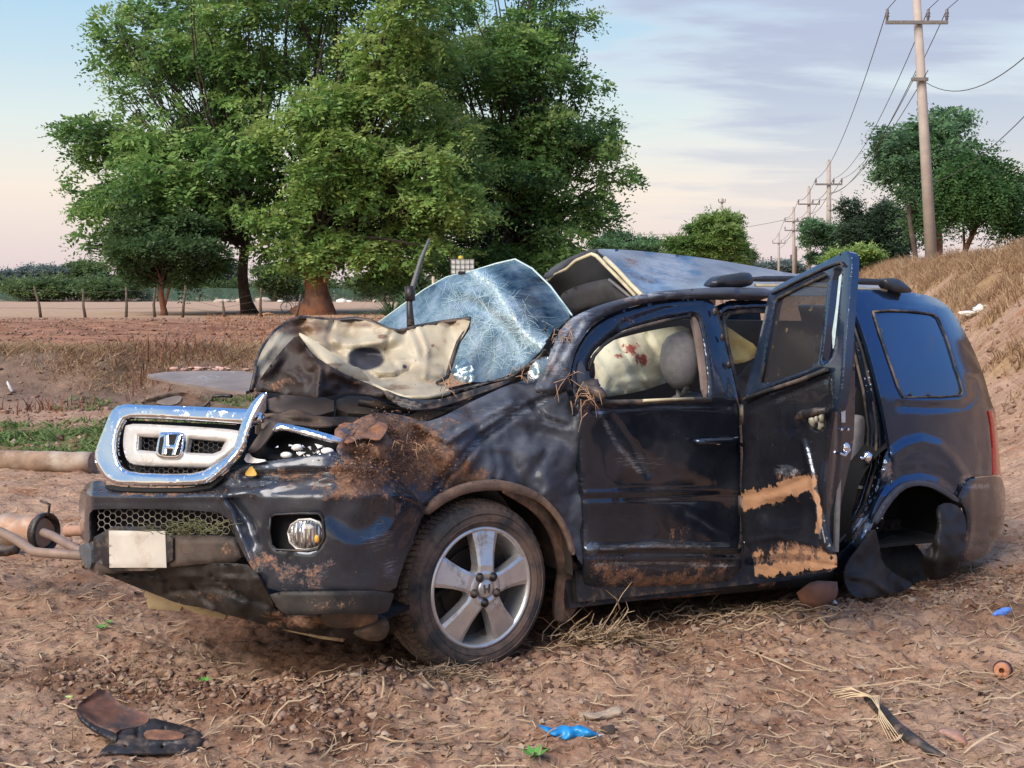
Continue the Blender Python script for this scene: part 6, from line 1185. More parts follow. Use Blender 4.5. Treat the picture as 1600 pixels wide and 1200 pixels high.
hf = panel('hood_fold', [(394, 612), (418, 575), (442, 545), (465, 521), (476, 535), (490, 555), (516, 572), (545, 588), (578, 600), (610, 615), (634, 622), (640, 634), (600, 622), (560, 614), (530, 616), (497, 622), (460, 618), (420, 613)], ff, m_hoodout, hood, 4.5, .004, edge=(3, .01), nz=[(5, .03), (6, .022, 'r'), (15, .010, 'r'), (35, .005)], creases=[([(466, 522), (500, 575), (497, 620)], 7, -.07), ([(448, 582), (462, 588), (470, 600)], 4, -.025), ([(520, 590), (560, 608)], 6, .03)], paint=[('r', 430, 600, 40, 20, .8), ('r', 560, 598, 50, 8, .7), ('b', 475, 548, 3, 3, .5)])
panel('hood_flange', [(465, 520), (472, 521), (500, 538), (528, 558), (548, 572), (562, 574), (570, 584), (582, 597), (560, 594), (530, 580), (500, 562), (488, 552), (476, 535)], shift(ff, .02), m_hood, hood, 4, .004, nz=[(7, .015)], paint=[('r', 520, 570, 60, 8, .5)])
fh = rbf([(227, 586, 7.1), (281, 580, 7.1), (396, 580, 6.5), (389, 611, 5.7), (335, 605, 5.95), (267, 594, 6.6)])
panel('hood_tip', [(226, 586), (250, 582), (281, 580), (340, 579), (398, 580), (398, 600), (392, 612), (360, 610), (335, 606), (300, 601), (266, 595), (240, 590)], fh, wear_paint('hood_tip_paint', (.16, .13, .12), film=1, dustcol=(.27, .22, .20), rough=.55, coat=.1, fmin=.3), hood, 5, .014, edge=None, nz=[(3, .01)], paint=[('g', 320, 590, 70, 12, .5), ('r', 360, 600, 50, 10, .3)])
panel('hood_hinge_flange', [(596, 606), (632, 622), (680, 626), (720, 614), (760, 602), (800, 592), (792, 600), (752, 614), (708, 630), (670, 640), (634, 640), (606, 622)], rbf([(596, 606, 5.6), (640, 632, 5.52), (720, 616, 5.6), (800, 594, 5.7)]), m_blackmetal, hood, 4, .006, nz=[(6, .03)], creases=[([(610, 618), (660, 632), (740, 610)], 4, -.03)], paint=[('r', 640, 630, 60, 10, .7)])
strip_px('hood_edge', [(578, 600), (605, 612), (632, 621), (668, 621), (702, 614)], shift(hs_, -.04), .010, m_cream_edge, hood)
# ---- windshield
m_ws, t, b, o = mat_base('cracked_glass'); v = obj_vec(t)
at = N(t, 'ShaderNodeVertexColor', layer_name='wear'); sp_ = N(t, 'ShaderNodeSeparateColor'); t.links.new(at.outputs[0], sp_.inputs[0])
wob = N(t, 'ShaderNodeVectorMath', operation='ADD'); nz_ = N(t, 'ShaderNodeTexNoise'); nz_.inputs['Scale'].default_value = 6; t.links.new(v, nz_.inputs['Vector']); wsc = N(t, 'ShaderNodeVectorMath', operation='SCALE'); wsc.inputs['Scale'].default_value = .08; t.links.new(nz_.outputs['Color'], wsc.inputs[0]); t.links.new(v, wob.inputs[0]); t.links.new(wsc.outputs[0], wob.inputs[1])
def vor(s, lo, hi):
    q = N(t, 'ShaderNodeTexVoronoi', feature='DISTANCE_TO_EDGE'); q.inputs['Scale'].default_value = s; t.links.new(wob.outputs[0], q.inputs['Vector']); return mrange(t, q.outputs[0], lo, hi, 1, 0)
v1, v2, v3 = vor(7, .003, .016), vor(22, .01, .07), vor(62, .03, .20)
r_ = sp_.outputs[0]; cr = M('MAXIMUM', M('MULTIPLY', v1, M('ADD', M('MULTIPLY', r_, .8, tree=t), .12, tree=t), tree=t), M('MAXIMUM', M('MULTIPLY', v2, M('POWER', r_, 1.3, tree=t), tree=t), M('MULTIPLY', v3, M('POWER', r_, 3.0, tree=t), tree=t), tree=t), tree=t)
n5 = noise_tex(5, 6, v, .65, t); cc_ = mixc(t, mrange(t, n5, .35, .65), (.20, .42, .52), (.50, .63, .74)); cc_ = mixc(t, cr, cc_, (.80, .92, .93))
gl = N(t, 'ShaderNodeBsdfTransparent'); gl.inputs[0].default_value = (.62, .74, .78, 1)
t.links.new(cc_, b.inputs['Base Color']); b.inputs['Roughness'].default_value = .3; b.inputs['Coat Weight'].default_value = .5; b.inputs['Coat Roughness'].default_value = .05
hz_ = M('ADD', M('MULTIPLY', r_, .60, tree=t), M('MULTIPLY', mrange(t, n5, .35, .65), .30, tree=t), tree=t); fac = M('MAXIMUM', M('SUBTRACT', hz_, .02, True, tree=t), M('MULTIPLY', cr, .95, tree=t), tree=t)
mx = N(t, 'ShaderNodeMixShader'); t.links.new(fac, mx.inputs[0]); t.links.new(gl.outputs[0], mx.inputs[1]); t.links.new(b.outputs[0], mx.inputs[2])
gls = N(t, 'ShaderNodeBsdfGlossy'); gls.inputs['Roughness'].default_value = .04; fr_ = N(t, 'ShaderNodeFresnel'); fr_.inputs[0].default_value = 1.5; mx2 = N(t, 'ShaderNodeMixShader'); t.links.new(M('ADD', fr_.outputs[0], .03, True, tree=t), mx2.inputs[0]); t.links.new(mx.outputs[0], mx2.inputs[1]); t.links.new(gls.outputs[0], mx2.inputs[2]); t.links.new(mx2.outputs[0], o.inputs[0])
vf = N(t, 'ShaderNodeTexVoronoi', feature='SMOOTH_F1'); vf.inputs['Scale'].default_value = 9; t.links.new(wob.outputs[0], vf.inputs['Vector']); bump(t, b, M('ADD', M('MULTIPLY', vf.outputs[0], 1.0, tree=t), M('MULTIPLY', cr, .4, tree=t), tree=t), .35, .02)
wsf = rbf([(587, 508, 7.2), (645, 466, 7.15), (710, 430, 7.0), (805, 405, 6.8), (850, 432, 6.65), (894, 493, 6.25), (862, 519, 6.12), (840, 553, 5.98), (797, 586, 5.95), (732, 595, 6.2), (660, 560, 6.6), (740, 500, 6.45), (770, 450, 6.55), (800, 490, 6.2), (690, 470, 6.85)])
ws = panel('windshield', [(586, 508), (610, 490), (634, 473), (645, 466), (664, 452), (684, 441), (698, 433), (712, 429), (740, 423), (775, 412), (805, 405), (818, 410), (832, 420), (846, 432), (860, 447), (872, 462), (894, 493), (880, 505), (862, 519), (852, 538), (840, 553), (820, 572), (797, 586), (760, 597), (732, 597), (701, 580), (660, 560), (612, 525)], wsf, m_ws, CAR, 4.5, .006, edge=None, nz=[(3, .015), (11, .006)],
      creases=[([(742, 424), (770, 440), (795, 480), (815, 515), (845, 540)], 9, -.05), ([(715, 468), (750, 480), (785, 510), (810, 545)], 14, .06), ([(715, 430), (712, 470), (720, 520)], 16, -.04)],
      paint=[('r', 'l', [(742, 426), (770, 448), (798, 492), (830, 530), (860, 540)], 22, 1.1), ('r', 'l', [(730, 480), (760, 490), (790, 520), (815, 560)], 22, .8), ('r', 730, 445, 60, 30, .65), ('r', 745, 545, 100, 60, .6), ('r', 690, 490, 90, 60, .5), ('r', 630, 500, 60, 40, .45)])
WOL = [(590, 508), (634, 475), (684, 444), (740, 426), (805, 409), (832, 423), (872, 465), (888, 492), (860, 517), (838, 551), (797, 582), (740, 592), (700, 578), (620, 524)]
wcs = lambda x, y: P(x, y, wsf(x, y).y - .035)
me_v = np.array([v.co[:] for v in ws.data.vertices]); me_p = np.array([proj(ws.matrix_world @ v.co) if False else proj(v.co) for v in ws.data.vertices])
def on_glass(x, y):
    k = np.argmin((me_p[:len(me_p) // 2, 0] - x) ** 2 + (me_p[:len(me_p) // 2, 1] - y) ** 2); w = me_v[k]; return P(x, y, float(w[1]) - .012)
crk = MB(); rc = random.Random(5)
def crack(x, y, ang, ln, r):
    pts = [(x, y)]
    for _ in range(int(ln / 7) + 1):
        ang += rc.gauss(0, .22); x += math.cos(ang) * 7; y += math.sin(ang) * 7
        if not inside(np.array([x]), np.array([y]), WOL)[0]: break
        pts.append((x, y))
    if len(pts) > 1: crk.tube([on_glass(*q) for q in pts], [r * (1 - .6 * i / len(pts)) for i in range(len(pts))], 3, False)
fold = [(742, 428), (758, 440), (772, 455), (785, 475), (797, 492), (808, 508), (822, 524), (842, 538)]
for i in range(150):
    k = rc.randrange(len(fold) - 1); q = rc.random(); x = fold[k][0] * (1 - q) + fold[k + 1][0] * q + rc.gauss(0, 7); y = fold[k][1] * (1 - q) + fold[k + 1][1] * q + rc.gauss(0, 6); crack(x, y, rc.uniform(0, 6.28), rc.uniform(8, 26), .0012)
for (cx_, cy_, nn_, l_) in ((768, 500, 26, 120), (745, 545, 24, 110), (715, 470, 16, 80), (815, 550, 16, 70)):
    for i in range(nn_): crack(cx_ + rc.gauss(0, 3), cy_ + rc.gauss(0, 3), i * 6.283 / nn_ + rc.gauss(0, .1), l_ * rc.uniform(.2, .7), .0011)
    for rr in (14, 26, 40, 58):
        for i in range(9):
            a = i * .698 + rc.random(); x = cx_ + math.cos(a) * rr; y = cy_ + math.sin(a) * rr
            if inside(np.array([x]), np.array([y]), WOL)[0]: crack(x, y, a + 1.57, rr * .7, .0009)
setp(crk.build('crack_lines', simple('crack_white', (.52, .66, .70), .5, 0, .1), ws), kind='stuff')
strip_px('glass_edge', [(586, 508), (634, 473), (664, 452), (698, 433), (740, 423), (775, 412), (805, 405), (832, 420), (860, 447), (894, 493)], wsf, .005, m_lg, ws)
MB().ball(P(724, 427, 6.93), .03, .02, .012, 8, .3).build('glass_clip', m_void, ws)
panel('glass_shards', [(705, 590), (715, 565), (724, 556), (740, 575), (745, 592), (728, 600)], rbf([(705, 590, 5.95), (724, 556, 6.0), (745, 592, 5.9)]), m_ws, ws, 4, .004, nz=[(30, .015)], edge=None, paint=[('r', 722, 580, 30, 30, .35)])
panel('glass_shards', [(822, 588), (832, 566), (850, 556), (862, 560), (858, 572), (845, 588), (828, 596)], rbf([(822, 588, 5.75), (850, 556, 5.78), (845, 588, 5.72)]), m_ws, ws, 4, .004, nz=[(30, .015)], edge=None, paint=[('r', 840, 575, 30, 30, .35)])
wp = MB().tube([P(642, 510, 6.35), P(640, 480, 6.4), P(639, 452, 6.42)], [.020, .016, .013], 8); wo_ = wp.build('wiper_arm', m_blackmetal, CAR)
MB().tube([P(641, 470, 6.41), P(640, 448, 6.42)], .026, 8).build('arm_joint', m_blackmetal, wo_)
MB().tube([P(641, 466, 6.40), P(646, 445, 6.42), P(658, 405, 6.44), P(671, 373, 6.45)], [.012, .016, .012, .007], 6).build('wiper_blade', simple('wiper_grey', (.10, .10, .105), .5), wo_)
# ---- front wheel, steered outward
def wheel(cen, axis, up_tilt):
    w = thing('x', (0, 0, 0), '', '') if False else None
    ax = Vector(axis).normalized(); a = Vector((0, 0, 1)); a = (a - ax * a.dot(ax)).normalized(); b = ax.cross(a)
    R_ = .374; Wd = .25
    prof = [(.262, .0), (.275, .012), (.30, .018), (.335, .014), (.358, -.004), (.370, -.03), (R_, -.06), (R_ + .002, -.125), (R_, -.19), (.366, -.225), (.345, -.245), (.30, -.255), (.26, -.24)]
    def pt(r, ang, h): return cen + ax * h + (a * math.cos(ang) + b * math.sin(ang)) * r
    mb = MB(); n = 96; V = []
    for (r, h) in prof:
        for k in range(n):
            ang = 2 * math.pi * k / n; p = pt(r, ang, h)
            dn = -p.z                       # squash where it meets the ground
            if p.z < .012: p.z = .012 + (p.z - .012) * .15; p = p + ax * (.012 if h > -.1 else -.01)
            V.append(p)
    mb.add(V, [[i * n + k, i * n + (k + 1) % n, (i + 1) * n + (k + 1) % n, (i + 1) * n + k] for i in range(len(prof) - 1) for k in range(n)], True)
    ty = mb.build('tyre', m_tyre, W)
    tb = MB(); nb_ = 84
    for k in range(nb_):
        for row, (h0, h1, r0, r1, skew) in enumerate(((-.022, -.060, .369, .379, .30), (-.066, -.118, .381, .382, -.35), (-.130, -.182, .382, .381, .35), (-.188, -.228, .379, .366, -.30))):
            a0 = 2 * math.pi * (k + (.5 if row % 2 else 0)) / nb_; da = 2 * math.pi / nb_ * .36; sk = skew * 2 * math.pi / nb_
            q = [pt(r0, a0 - da, h0), pt(r0, a0 + da, h0), pt(r1, a0 + da + sk, h1), pt(r1, a0 - da + sk, h1)]; lo = [pt(r - .014, an, h) for r, an, h in ((r0, a0 - da, h0), (r0, a0 + da, h0), (r1, a0 + da + sk, h1), (r1, a0 - da + sk, h1))]
            if min(p.z for p in q) < .012: continue
            tb.add(q + lo, [[0, 1, 2, 3], [0, 4, 5, 1], [1, 5, 6, 2], [2, 6, 7, 3], [3, 7, 4, 0]])
    setp(tb.build('tread', m_tread, ty), kind='stuff')
    # shoulder lugs on the side wall
    sl_ = MB()
    for k in range(60):
        a0 = 2 * math.pi * k / 60; q = [pt(.369, a0 - .018, -.018), pt(.369, a0 + .018, -.018), pt(.352, a0 + .018, .006), pt(.352, a0 - .018, .006)]; 
        if min(p.z for p in q) < .02: continue
        sl_.add(q + [p - ax * .01 for p in q], [[0, 1, 2, 3], [0, 4, 5, 1], [1, 5, 6, 2], [2, 6, 7, 3], [3, 7, 4, 0]])
    setp(sl_.build('shoulder_lugs', m_tyre, ty), kind='stuff')
    rg = MB()
    for rr in (.292, .326):
        pts = [pt(rr, 2 * math.pi * k / 72, .018) for k in range(73)]; rg.tube([p if p.z > .02 else Vector((p.x, p.y, .02)) for p in pts], .0028, 5, False)
    rg.build('sidewall_rib', m_tyre, ty)
    # rim: lip, barrel
    mb = MB(); mb.lathe(cen, ax, [(.268, .004), (.262, .012), (.252, .010), (.246, -.006), (.236, -.03), (.226, -.10), (.22, -.20)], 72); rim = mb.build('rim', m_alloy, W)
    mb = MB(); mb.lathe(cen, ax, [(.225, -.10), (.15, -.11), (.06, -.10), (.001, -.10)], 40); mb.lathe(cen, ax, [(.165, -.075), (.165, -.085), (.05, -.085)], 40); mb.build('brake_disc', m_alloy_dark, rim)
    # five wedge spokes
    off = math.radians(-6)
    for s in range(5):
        A = off + s * 2 * math.pi / 5; prof_ = [(.055, .046, .030), (.10, .043, .030), (.15, .048, .020), (.20, .058, .012), (.252, .072, .004)]; V = []; Fc = []
        for (r, hw, h) in prof_:
            for (sg, dh) in ((-1, -.055), (-1, -.006), (-.72, .0), (.72, .0), (1, -.006), (1, -.055)):
                ra = math.hypot(r, hw * sg); an = A + math.atan2(hw * sg, r); V.append(pt(ra, an, h + dh))
        for i in range(4):
            for k in range(5): Fc.append([i * 6 + k, i * 6 + k + 1, (i + 1) * 6 + k + 1, (i + 1) * 6 + k])
        mb = MB().add(V, Fc, False); mb.build('spoke', m_alloy, rim)
    mb = MB().lathe(cen, ax, [(.088, -.02), (.088, .018), (.078, .030), (.050, .034), (.046, .026), (.001, .026)], 40); hub = mb.build('hub', m_alloy, rim)
    for s in range(5):
        A = off + (s + .5) * 2 * math.pi / 5; c = pt(.062, A, .03); MB().lathe(c, ax, [(.021, -.01), (.021, .002), (.017, .003), (.016, -.004)], 16).build('nut_well', m_alloy_dark, hub) if False else None
        MB().lathe(c, ax, [(.019, .0005), (.0185, .004), (.012, .004)], 16).build('nut_seat', m_alloy_dark, hub) if False else None
        MB().lathe(c, ax, [(.0205, .0), (.0205, .005), (.0125, .006), (.0125, .016), (.009, .020), (.001, .021)], 12).build('lug_nut', m_blackmetal, hub)
    cap = MB().lathe(cen, ax, [(.040, .026), (.040, .036), (.034, .040), (.001, .041)], 32).build('centre_cap', m_alloy, hub)
    def L2(x, y): return cen + ax * .0435 + b * x + a * y
    mb = MB(); t_ = .0035
    # b points to viewer's left or right; letter is symmetric so either way reads the same
    for poly in ([(-.018, .020), (-.011, .020), (-.006, -.018), (-.014, -.018)], [(.018, .020), (.011, .020), (.006, -.018), (.014, -.018)], [(-.010, .003), (.010, .003), (.009, -.004), (-.009, -.004)]):
        q = [L2(x, y) for x, y in poly]; mb.add(q + [p - ax * .003 for p in q], [[0, 1, 2, 3], [0, 4, 5, 1], [1, 5, 6, 2], [2, 6, 7, 3], [3, 7, 4, 0]])
    mb.build('emblem_letter', m_blackmetal, cap)
W = bpy.data.objects.new('front_wheel', None); COL.objects.link(W); W.parent = CAR; W.matrix_parent_inverse = Matrix.Translation(parent_loc(CAR)).inverted()
WC = P(752, 918, 5.50); WA = Vector((math.sin(R(37)), -math.cos(R(37)), .03))
wheel(WC, WA, 0)
# ================================================================ LOOSE THINGS AROUND THE WRECK
def on_ground(px, py, lift=0.0):
    p = G(px, py); p.z = gz(p.x, p.y) + lift; return p
# weathered utility pole lying on the ground at the left
a = P(-140, 732, 11.9); b = P(146, 734, 11.5); a.z = gz(a.x, a.y) + .09; b.z = gz(b.x, b.y) + .10
m_log = simple('log_wood', (.25, .165, .11), .85, 0, .35, 7, .5, dust=(.38, .31, .25), dust_amt=.5)
lg = MB(); n = 18; pts = [a.lerp(b, i / n) + Vector((0, 0, .003 * math.sin(i * 1.9))) for i in range(n + 1)]
lg.tube(pts, [.098 + .0015 * math.sin(i * 2.7) for i in range(n + 1)], 20); setp(lg.build('wooden_pole', m_log), 'thick brown wooden pole lying on the ground behind the chrome grille', 'pole')
# dented metal canister with open black rim and the bent pipes
can = thing('canister', on_ground(50, 850), 'crumpled pale metal canister with a black open rim lying left of the bumper', 'canister')
c0 = P(-60, 822, 6.9); c1 = P(70, 832, 6.7); m_can = simple('dented_metal', (.33, .27, .22), .5, .3, .3, 6, .3, dust=(.40, .19, .10), dust_amt=.6)
pts = [c0.lerp(c1, i / 14) for i in range(15)]; mb = MB(); mb.tube(pts, [.085 + .010 * math.sin(i * 1.7) for i in range(15)], 22)
for i, v in enumerate(mb.V): mb.V[i] = v + Vector((0, 0, 1)) * .016 * mnoise.noise(v * 14) + Vector((0, 1, 0)) * .016 * mnoise.noise(v * 11)
mb.build('barrel', m_can, can); d_ = (c1 - c0).normalized()
MB().lathe(c1, d_, [(.080, -.02), (.105, -.015), (.105, .015), (.092, .018), (.088, -.04), (.001, -.05)], 28).build('rim', m_blackmetal, can)
MB().tube([c1 + Vector((.02, 0, .09)), c1 + Vector((.03, 0, .15)), c1 + Vector((-.02, 0, .17))], .008, 6).build('wire_clip', m_blackmetal, can)
m_pipe = simple('copper_brown_pipe', (.22, .15, .115), .6, .1, .25, 9, .2, dust=(.30, .22, .17), dust_amt=.4)
setp(MB().tube([P(-40, 818, 6.5), P(0, 831, 6.4), P(25, 843, 6.3), P(52, 862, 6.1), P(70, 864, 6.05), P(132, 868, 5.9)], [.026, .025, .024, .023, .023, .024], 14).build('bent_pipe', m_pipe), 'long bent copper brown pipe running under the canister to the bumper tip', 'pipe')
setp(MB().tube([P(68, 832, 6.55), P(84, 838, 6.45), P(104, 850, 6.3), P(130, 862, 6.1)], [.022, .022, .022, .022], 14).build('bent_pipe', m_pipe), 'short tan pipe coming out of the canister rim toward the bumper', 'pipe')
setp(MB().tube([P(104, 829, 7.3), P(140, 829, 7.2)], .032, 12).tube([P(104, 829, 7.3), P(111, 829, 7.29)], .037, 12).build('pipe_stub', simple('clay_pipe', (.36, .20, .14), .8)), 'short clay coloured pipe stub half hidden behind the left bumper edge', 'pipe')
setp(MB().ball(on_ground(5, 866, .03), .12, .06, .05, 10, .3).build('rubber_scrap', m_blackmetal), 'black rubber scrap under the canister at the left edge', 'scrap')
# rusted shovel-like bracket in the foreground
bk = thing('metal_bracket', on_ground(220, 1150), 'rusted scoop shaped metal bracket with a black slotted foot in the lower left foreground', 'bracket')
base = G(230, 1160); gyy = base.y
m_scoop = simple('scoop_rust', (.15, .065, .04), .6, .2, .4, 16, .4, dust=(.05, .04, .04), dust_amt=.6)
sc1 = rbf([(119, 1104, gyy + .10), (165, 1077, gyy + .30), (232, 1117, gyy + .12), (181, 1140, gyy + .02), (150, 1140, gyy + .02), (200, 1120, gyy + .12)])
sco = panel('scoop', [(119, 1103), (135, 1090), (158, 1076), (171, 1079), (176, 1088), (186, 1099), (205, 1106), (232, 1115), (233, 1128), (215, 1136), (195, 1138), (184, 1142), (176, 1150), (160, 1146), (140, 1134), (124, 1118)], sc1, m_scoop, bk, 4, .005, nz=[(9, .02)], creases=[([(124, 1112), (150, 1132), (180, 1142)], 9, -.04), ([(132, 1098), (165, 1084)], 4, .015)], edge=(4, -.01), round_it=2)
panel('scoop_edge', [(119, 1104), (124, 1122), (142, 1137), (160, 1148), (180, 1158), (184, 1150), (176, 1142), (160, 1138), (142, 1128), (128, 1116)], shift(sc1, -.03), m_blackmetal, bk, 4, .01, dome=(5, .012), edge=None)
ft = rbf([(154, 1180, gyy - .16), (292, 1181, gyy - .14), (182, 1140, gyy + .02), (318, 1150, gyy + .0), (240, 1128, gyy + .08)])
panel('foot_plate', [(154, 1178), (162, 1168), (180, 1156), (184, 1142), (215, 1136), (235, 1120), (262, 1128), (290, 1134), (312, 1142), (318, 1152), (312, 1166), (300, 1180), (290, 1180), (284, 1176), (225, 1177), (160, 1177), (155, 1183)], ft, m_blackmetal, bk, 4, .006, nz=[(12, .02)], creases=[([(184, 1158), (250, 1158), (300, 1156)], 4, -.02), ([(216, 1138), (214, 1156)], 3, .03), ([(257, 1138), (257, 1156)], 3, .03)], holes=[[(193, 1165), (197, 1163), (200, 1167), (196, 1170)], [(250, 1165), (254, 1163), (257, 1167), (253, 1170)]])
panel('rust_band', [(222, 1142), (250, 1139), (290, 1145), (284, 1155), (232, 1156)], shift(ft, -.02), m_rust, bk, 4, .01, nz=[(12, .02)])
# blue plastic, dark lump, chunks
m_blue, t, b, o = mat_base('blue_film'); b.inputs['Base Color'].default_value = (.015, .22, .52, 1); b.inputs['Roughness'].default_value = .35
def crumple(name, ol, lift, mat, label, cat, amp=.03, step=3.5, fr=14):
    cx_ = sum(p[0] for p in ol) / len(ol); cy_ = max(p[1] for p in ol); g = G(cx_, cy_)
    def sf(px, py): return P(px, py, g.y + (cy_ - py) * .0025 - .02)
    o_ = panel(name, ol, sf, mat, None, step, .002, edge=(5, .02), nz=[(fr, amp), (fr * 2.6, amp * .5)], round_it=1)
    return setp(o_, label, cat)
crumple('blue_scrap', [(838, 1131), (850, 1134), (866, 1138), (878, 1132), (892, 1136), (905, 1132), (915, 1136), (928, 1143), (943, 1150), (930, 1152), (905, 1153), (885, 1156), (872, 1152), (856, 1145)], 0, m_blue, 'crumpled bright blue plastic scrap on the dirt in the lower centre', 'scrap', .05)
mb = MB().ball(on_ground(951, 1146, .01), .035, .03, .02, 12, .3); setp(mb.build('dark_clod', simple('dark_clod', (.05, .035, .03), .9, bmp=.4)), 'dark wet clod touching the right end of the blue scrap', 'clod')
crumple('bark_chunk', [(902, 1118), (912, 1112), (930, 1114), (945, 1110), (960, 1104), (972, 1103), (972, 1116), (958, 1122), (930, 1124), (912, 1125)], 0, simple('grey_bark', (.32, .25, .19), .9, 0, .3, 20, .4), 'curled grey tan bark piece behind the blue scrap', 'bark', .03)
m_lb, t, b, o = mat_base('light_blue_film'); b.inputs['Base Color'].default_value = (.10, .22, .62, 1); b.inputs['Roughness'].default_value = .3
crumple('light_blue_scrap', [(1548, 962), (1555, 954), (1568, 949), (1578, 948), (1581, 954), (1572, 961), (1560, 965), (1550, 965)], 0, m_lb, 'small light blue wrapper on the dirt behind the rear bumper', 'scrap', .03, 3)
# terracotta insulator
ins = thing('insulator', on_ground(1566, 1060), 'small terracotta spool with dark ridges lying at the right edge', 'insulator'); c = on_ground(1566, 1060, .035); axv = Vector((-.45, -.85, .15)).normalized(); m_terra = simple('terracotta', (.45, .20, .11), .8)
MB().lathe(c, axv, [(.012, .03), (.030, .034), (.034, .02), (.034, .0)], 18).lathe(c, axv, [(.012, .03), (.012, -.02), (.001, -.02)], 12).build('body', m_terra, ins)
MB().lathe(c, axv, [(.034, .0), (.040, -.004), (.034, -.01), (.040, -.018), (.034, -.025), (.038, -.034), (.028, -.05), (.001, -.05)], 20).build('ridges', simple('dark_glaze', (.05, .025, .025), .5), ins)
setp(MB().ball(on_ground(1531, 1068, .008), .014, .012, .01, 8, .3).build('pebble', m_clodsolid if False else simple('brown_pebble', (.22, .11, .07), .9)), 'tiny brown pebble left of the terracotta spool', 'pebble')
# half-buried hose with straw
pts = [on_ground(x, y, .008) for x, y in ((1352, 1096), (1375, 1115), (1400, 1142), (1425, 1160), (1450, 1176), (1475, 1186))]
setp(MB().tube(pts, [.008, .022, .028, .026, .02, .008], 10).build('rubber_strip', simple('black_rubber_strip', (.025, .022, .022), .6, dust=(.2, .13, .1), dust_amt=.5)), 'black rubber strip half buried in the dirt, lower right', 'rubber strip')
mb = MB()
for k in range(5):
    o_ = k * 3; mb.tube([on_ground(1290 + o_ * 2, 1086 + o_, .01), on_ground(1330, 1088 + o_, .03), on_ground(1362 + o_, 1108 - k, .04), on_ground(1385 - o_, 1138, .03), on_ground(1412 - o_ * 2, 1166 - k, .01)], [.001, .0028, .0030, .0026, .001], 5)
setp(mb.build('straw_bundle', simple('pale_straw', (.58, .44, .27), .7)), 'bent bundle of long pale stalks lying along the black rubber strip', 'straw', kind='stuff')
crumple('leaf_shard', [(1464, 1141), (1480, 1138), (1498, 1140), (1508, 1150), (1515, 1162), (1508, 1166), (1495, 1158), (1478, 1150)], 0, simple('shard_brown', (.30, .20, .16), .8, dust=(.3, .1, .07)), 'thin brown shard standing out of the dirt near the lower right corner', 'shard', .015)
# terracotta slab and pale flake under the sill
bb = on_ground(1278, 946, .06); rot = Matrix.Rotation(R(25), 3, 'Z') @ Matrix.Rotation(R(24), 3, 'X'); mb = MB().ball(bb, .12, .07, .075, 9, .25, rot); setp(mb.build('clay_slab', simple('clay_slab', (.26, .12, .075), .9, bmp=.4)), 'red brown slab of clay wedged under the rear end of the sill', 'clay')
crumple('pale_flake', [(1284, 928), (1296, 930), (1308, 940), (1309, 944), (1296, 942)], 0, simple('pale_flake', (.48, .44, .42), .7), 'pale flake resting on the clay slab under the sill', 'flake', .01, 3)
# plastic bag on the embankment and small white litter at the left
g = G(1522, 492); m_bag = simple('bag_white', (.68, .66, .62), .6, 0, .1, 8, .6)
mb = MB().ball(g + Vector((.10, 0, .10)), .12, .10, .07, 14, .4).ball(g + Vector((-.13, -.05, .03)), .13, .09, .045, 14, .5); setp(mb.build('plastic_bag', m_bag), 'crumpled white plastic bag in the dry grass of the embankment', 'bag')
g = G(16, 612); setp(MB().ball(g + Vector((0, 0, .07)), .03, .03, .10, 8, .3, Matrix.Rotation(R(-25), 3, 'Y')).build('white_litter', m_bag), 'small white scrap on the ditch bank at the left edge', 'litter')
mb = MB(); g = G(328, 576)
for i in range(40): mb.ball(g + Vector((random.gauss(0, .24), random.gauss(0, .14), random.uniform(-.02, .03))), random.uniform(.03, .07), random.uniform(.03, .06), random.uniform(.01, .03), 7, .4)
setp(mb.build('rubble_pile', simple('pink_rubble', (.52, .33, .27), .9, bmp=.3)), 'small pile of pinkish rubble beyond the flat hood tip', 'rubble', kind='stuff')
# little green leaves
m_gl = simple('fresh_leaf', (.09, .26, .04), .6); m_gl2 = simple('pale_leaf', (.38, .50, .18), .6)
for (px, py, s, mt, lb) in ((158, 984, .035, m_gl, 'fresh green seedling below the licence plate'), (170, 976, .025, m_gl, 'second smaller seedling leaf beside the first one'), (320, 1068, .03, m_gl, 'low green sprout in the dirt ahead of the tyre'), (835, 1184, .05, m_gl, 'green sprout cluster at the bottom edge below the blue scrap')):
    p = on_ground(px, py, .004); V = []; Fc = []
    for k in range(7):
        a_ = k * .9 + px; d = Vector((math.cos(a_), math.sin(a_), .5)); sd_ = Vector((-math.sin(a_), math.cos(a_), 0)); b0 = len(V)
        V += [p, p + d * s * .5 + sd_ * s * .28, p + d * s * 1.1, p + d * s * .5 - sd_ * s * .28]; Fc.append([b0, b0 + 1, b0 + 2, b0 + 3])
    setp(mesh_py('seedling', V, Fc, mt), lb, 'seedling')
setp(MB().ball(on_ground(109, 1092, .006), .018, .011, .005, 10).build('pale_leaf', m_gl2), 'oval pale green leaf left of the rusted scoop', 'leaf')
for (px, py) in ((1, 0),): pass
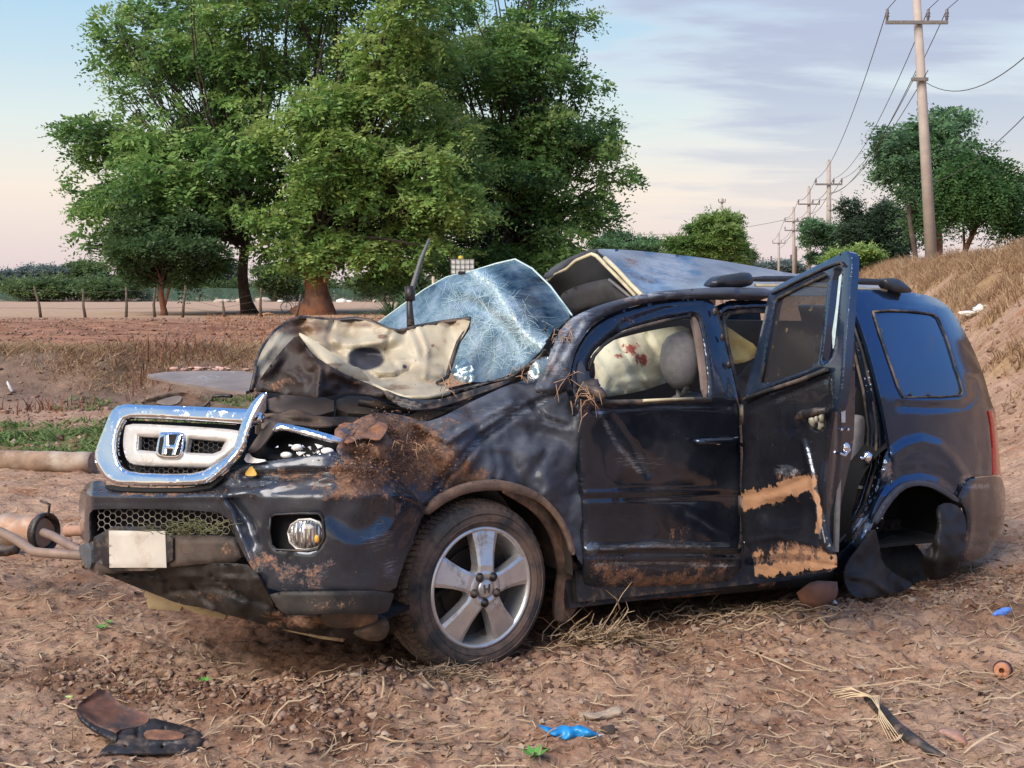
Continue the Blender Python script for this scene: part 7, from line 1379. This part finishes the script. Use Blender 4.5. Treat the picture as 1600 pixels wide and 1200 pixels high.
# straw snagged on the car
m_snag = simple('snagged_straw', (.36, .22, .13), .8, 0, .5, 20)
def tuft(px, py, Yd, n, l, label, down=.0, r=.0018):
    mb = MB()
    for i in range(n):
        a_ = P(px + random.gauss(0, 11), py + random.gauss(0, 9), Yd); d = Vector((random.gauss(0, 1), -.4 + random.gauss(0, .4), random.gauss(-down, .8))).normalized() * l * random.uniform(.4, 1.2); k = a_ + d * .5 + Vector((0, 0, random.uniform(-.01, .02)))
        mb.tube([a_ - d * .3, k, a_ + d + Vector((0, 0, -.02))], [r, r, r * .4], 4, False)
    return setp(mb.build('snagged_straw', m_snag), label, 'straw', kind='stuff')
tuft(884, 521, SIDE(.10)(884, 521).y, 14, .04, 'orange tuft of straw stuck on the crushed windshield pillar', .1)
tuft(915, 622, SIDE(.12)(915, 622).y, 13, .065, 'tangle of dry rootlets caught at the torn off mirror', .5, .0022)
tuft(890, 600, SIDE(.10)(890, 600).y, 7, .09, 'long loose stalks hanging from the pillar foot', .6, .002)
tuft(822, 585, 5.70, 14, .04, 'bits of straw caught in the glass crumbs at the cowl', .0)
tuft(700, 600, 5.6, 20, .05, 'straw lying in the fold of the hood', .0)
tuft(560, 690, 4.95, 6, .03, 'straw fragments pressed into the mud of the fender nose', .2, .0014)
tuft(640, 705, 5.02, 7, .035, 'matted plant fibres stuck in the torn front fender', .3, .0014)
mb = MB()
for (x, y) in ((880, 533), (884, 520), (879, 545)): mb.tube([P(x - 6, y + 10, 5.74), P(x + 8, y - 22, 5.76)], [.004, .002], 5)
setp(mb.build('bark_sliver', m_snag), 'thin splinters standing on the crushed pillar', 'splinter', kind='stuff')

# mud and crumbs stuck on the torn nose of the fender and the bumper ledge
def stuck(n, cx_, cy_, sx_, sy_, surf, smin, smax, label):
    V = []; Fc = []; cc = []
    for i in range(n):
        x = random.gauss(cx_, sx_); y = random.gauss(cy_, sy_); p = surf(x, y); s = smin * (smax / smin) ** (random.random() ** 2); b0 = len(V); q = random.random(); ee = Vector((random.uniform(.7, 1.6), random.uniform(.7, 1.2), random.uniform(.5, 1.1)))
        for v in IV:
            j = random.uniform(.55, 1.35); V.append((p.x + v[0] * s * j * ee.x, p.y + v[1] * s * j * ee.y, p.z + v[2] * s * j * ee.z)); cc.append((q, q, q, 1))
        Fc += [[int(a) + b0 for a in f] for f in IF]
    return setp(mesh_np('caked_mud', V, Fc, m_mudstick, None, False, cc), label, 'mud', kind='stuff')
m_mudstick = var_mat('stuck_mud', [(.06, .035, .028), (.13, .07, .045), (.22, .115, .07), (.36, .21, .13)])
stuck(900, 610, 690, 34, 24, shift(Bd, .0), .002, .007, 'red mud and plant bits caked on the torn nose of the fender')
stuck(420, 650, 722, 26, 24, shift(Bd, -.02), .002, .006, 'red mud crumbs on the fender above the front of the tyre')
stuck(260, 560, 735, 34, 10, shift(Fr, -.02), .002, .006, 'mud crumbs lying along the bumper top under the headlight')
stuck(240, 260, 768, 60, 4, shift(Fr, -.0), .002, .006, 'fine dirt lying on the bumper ledge under the grille')
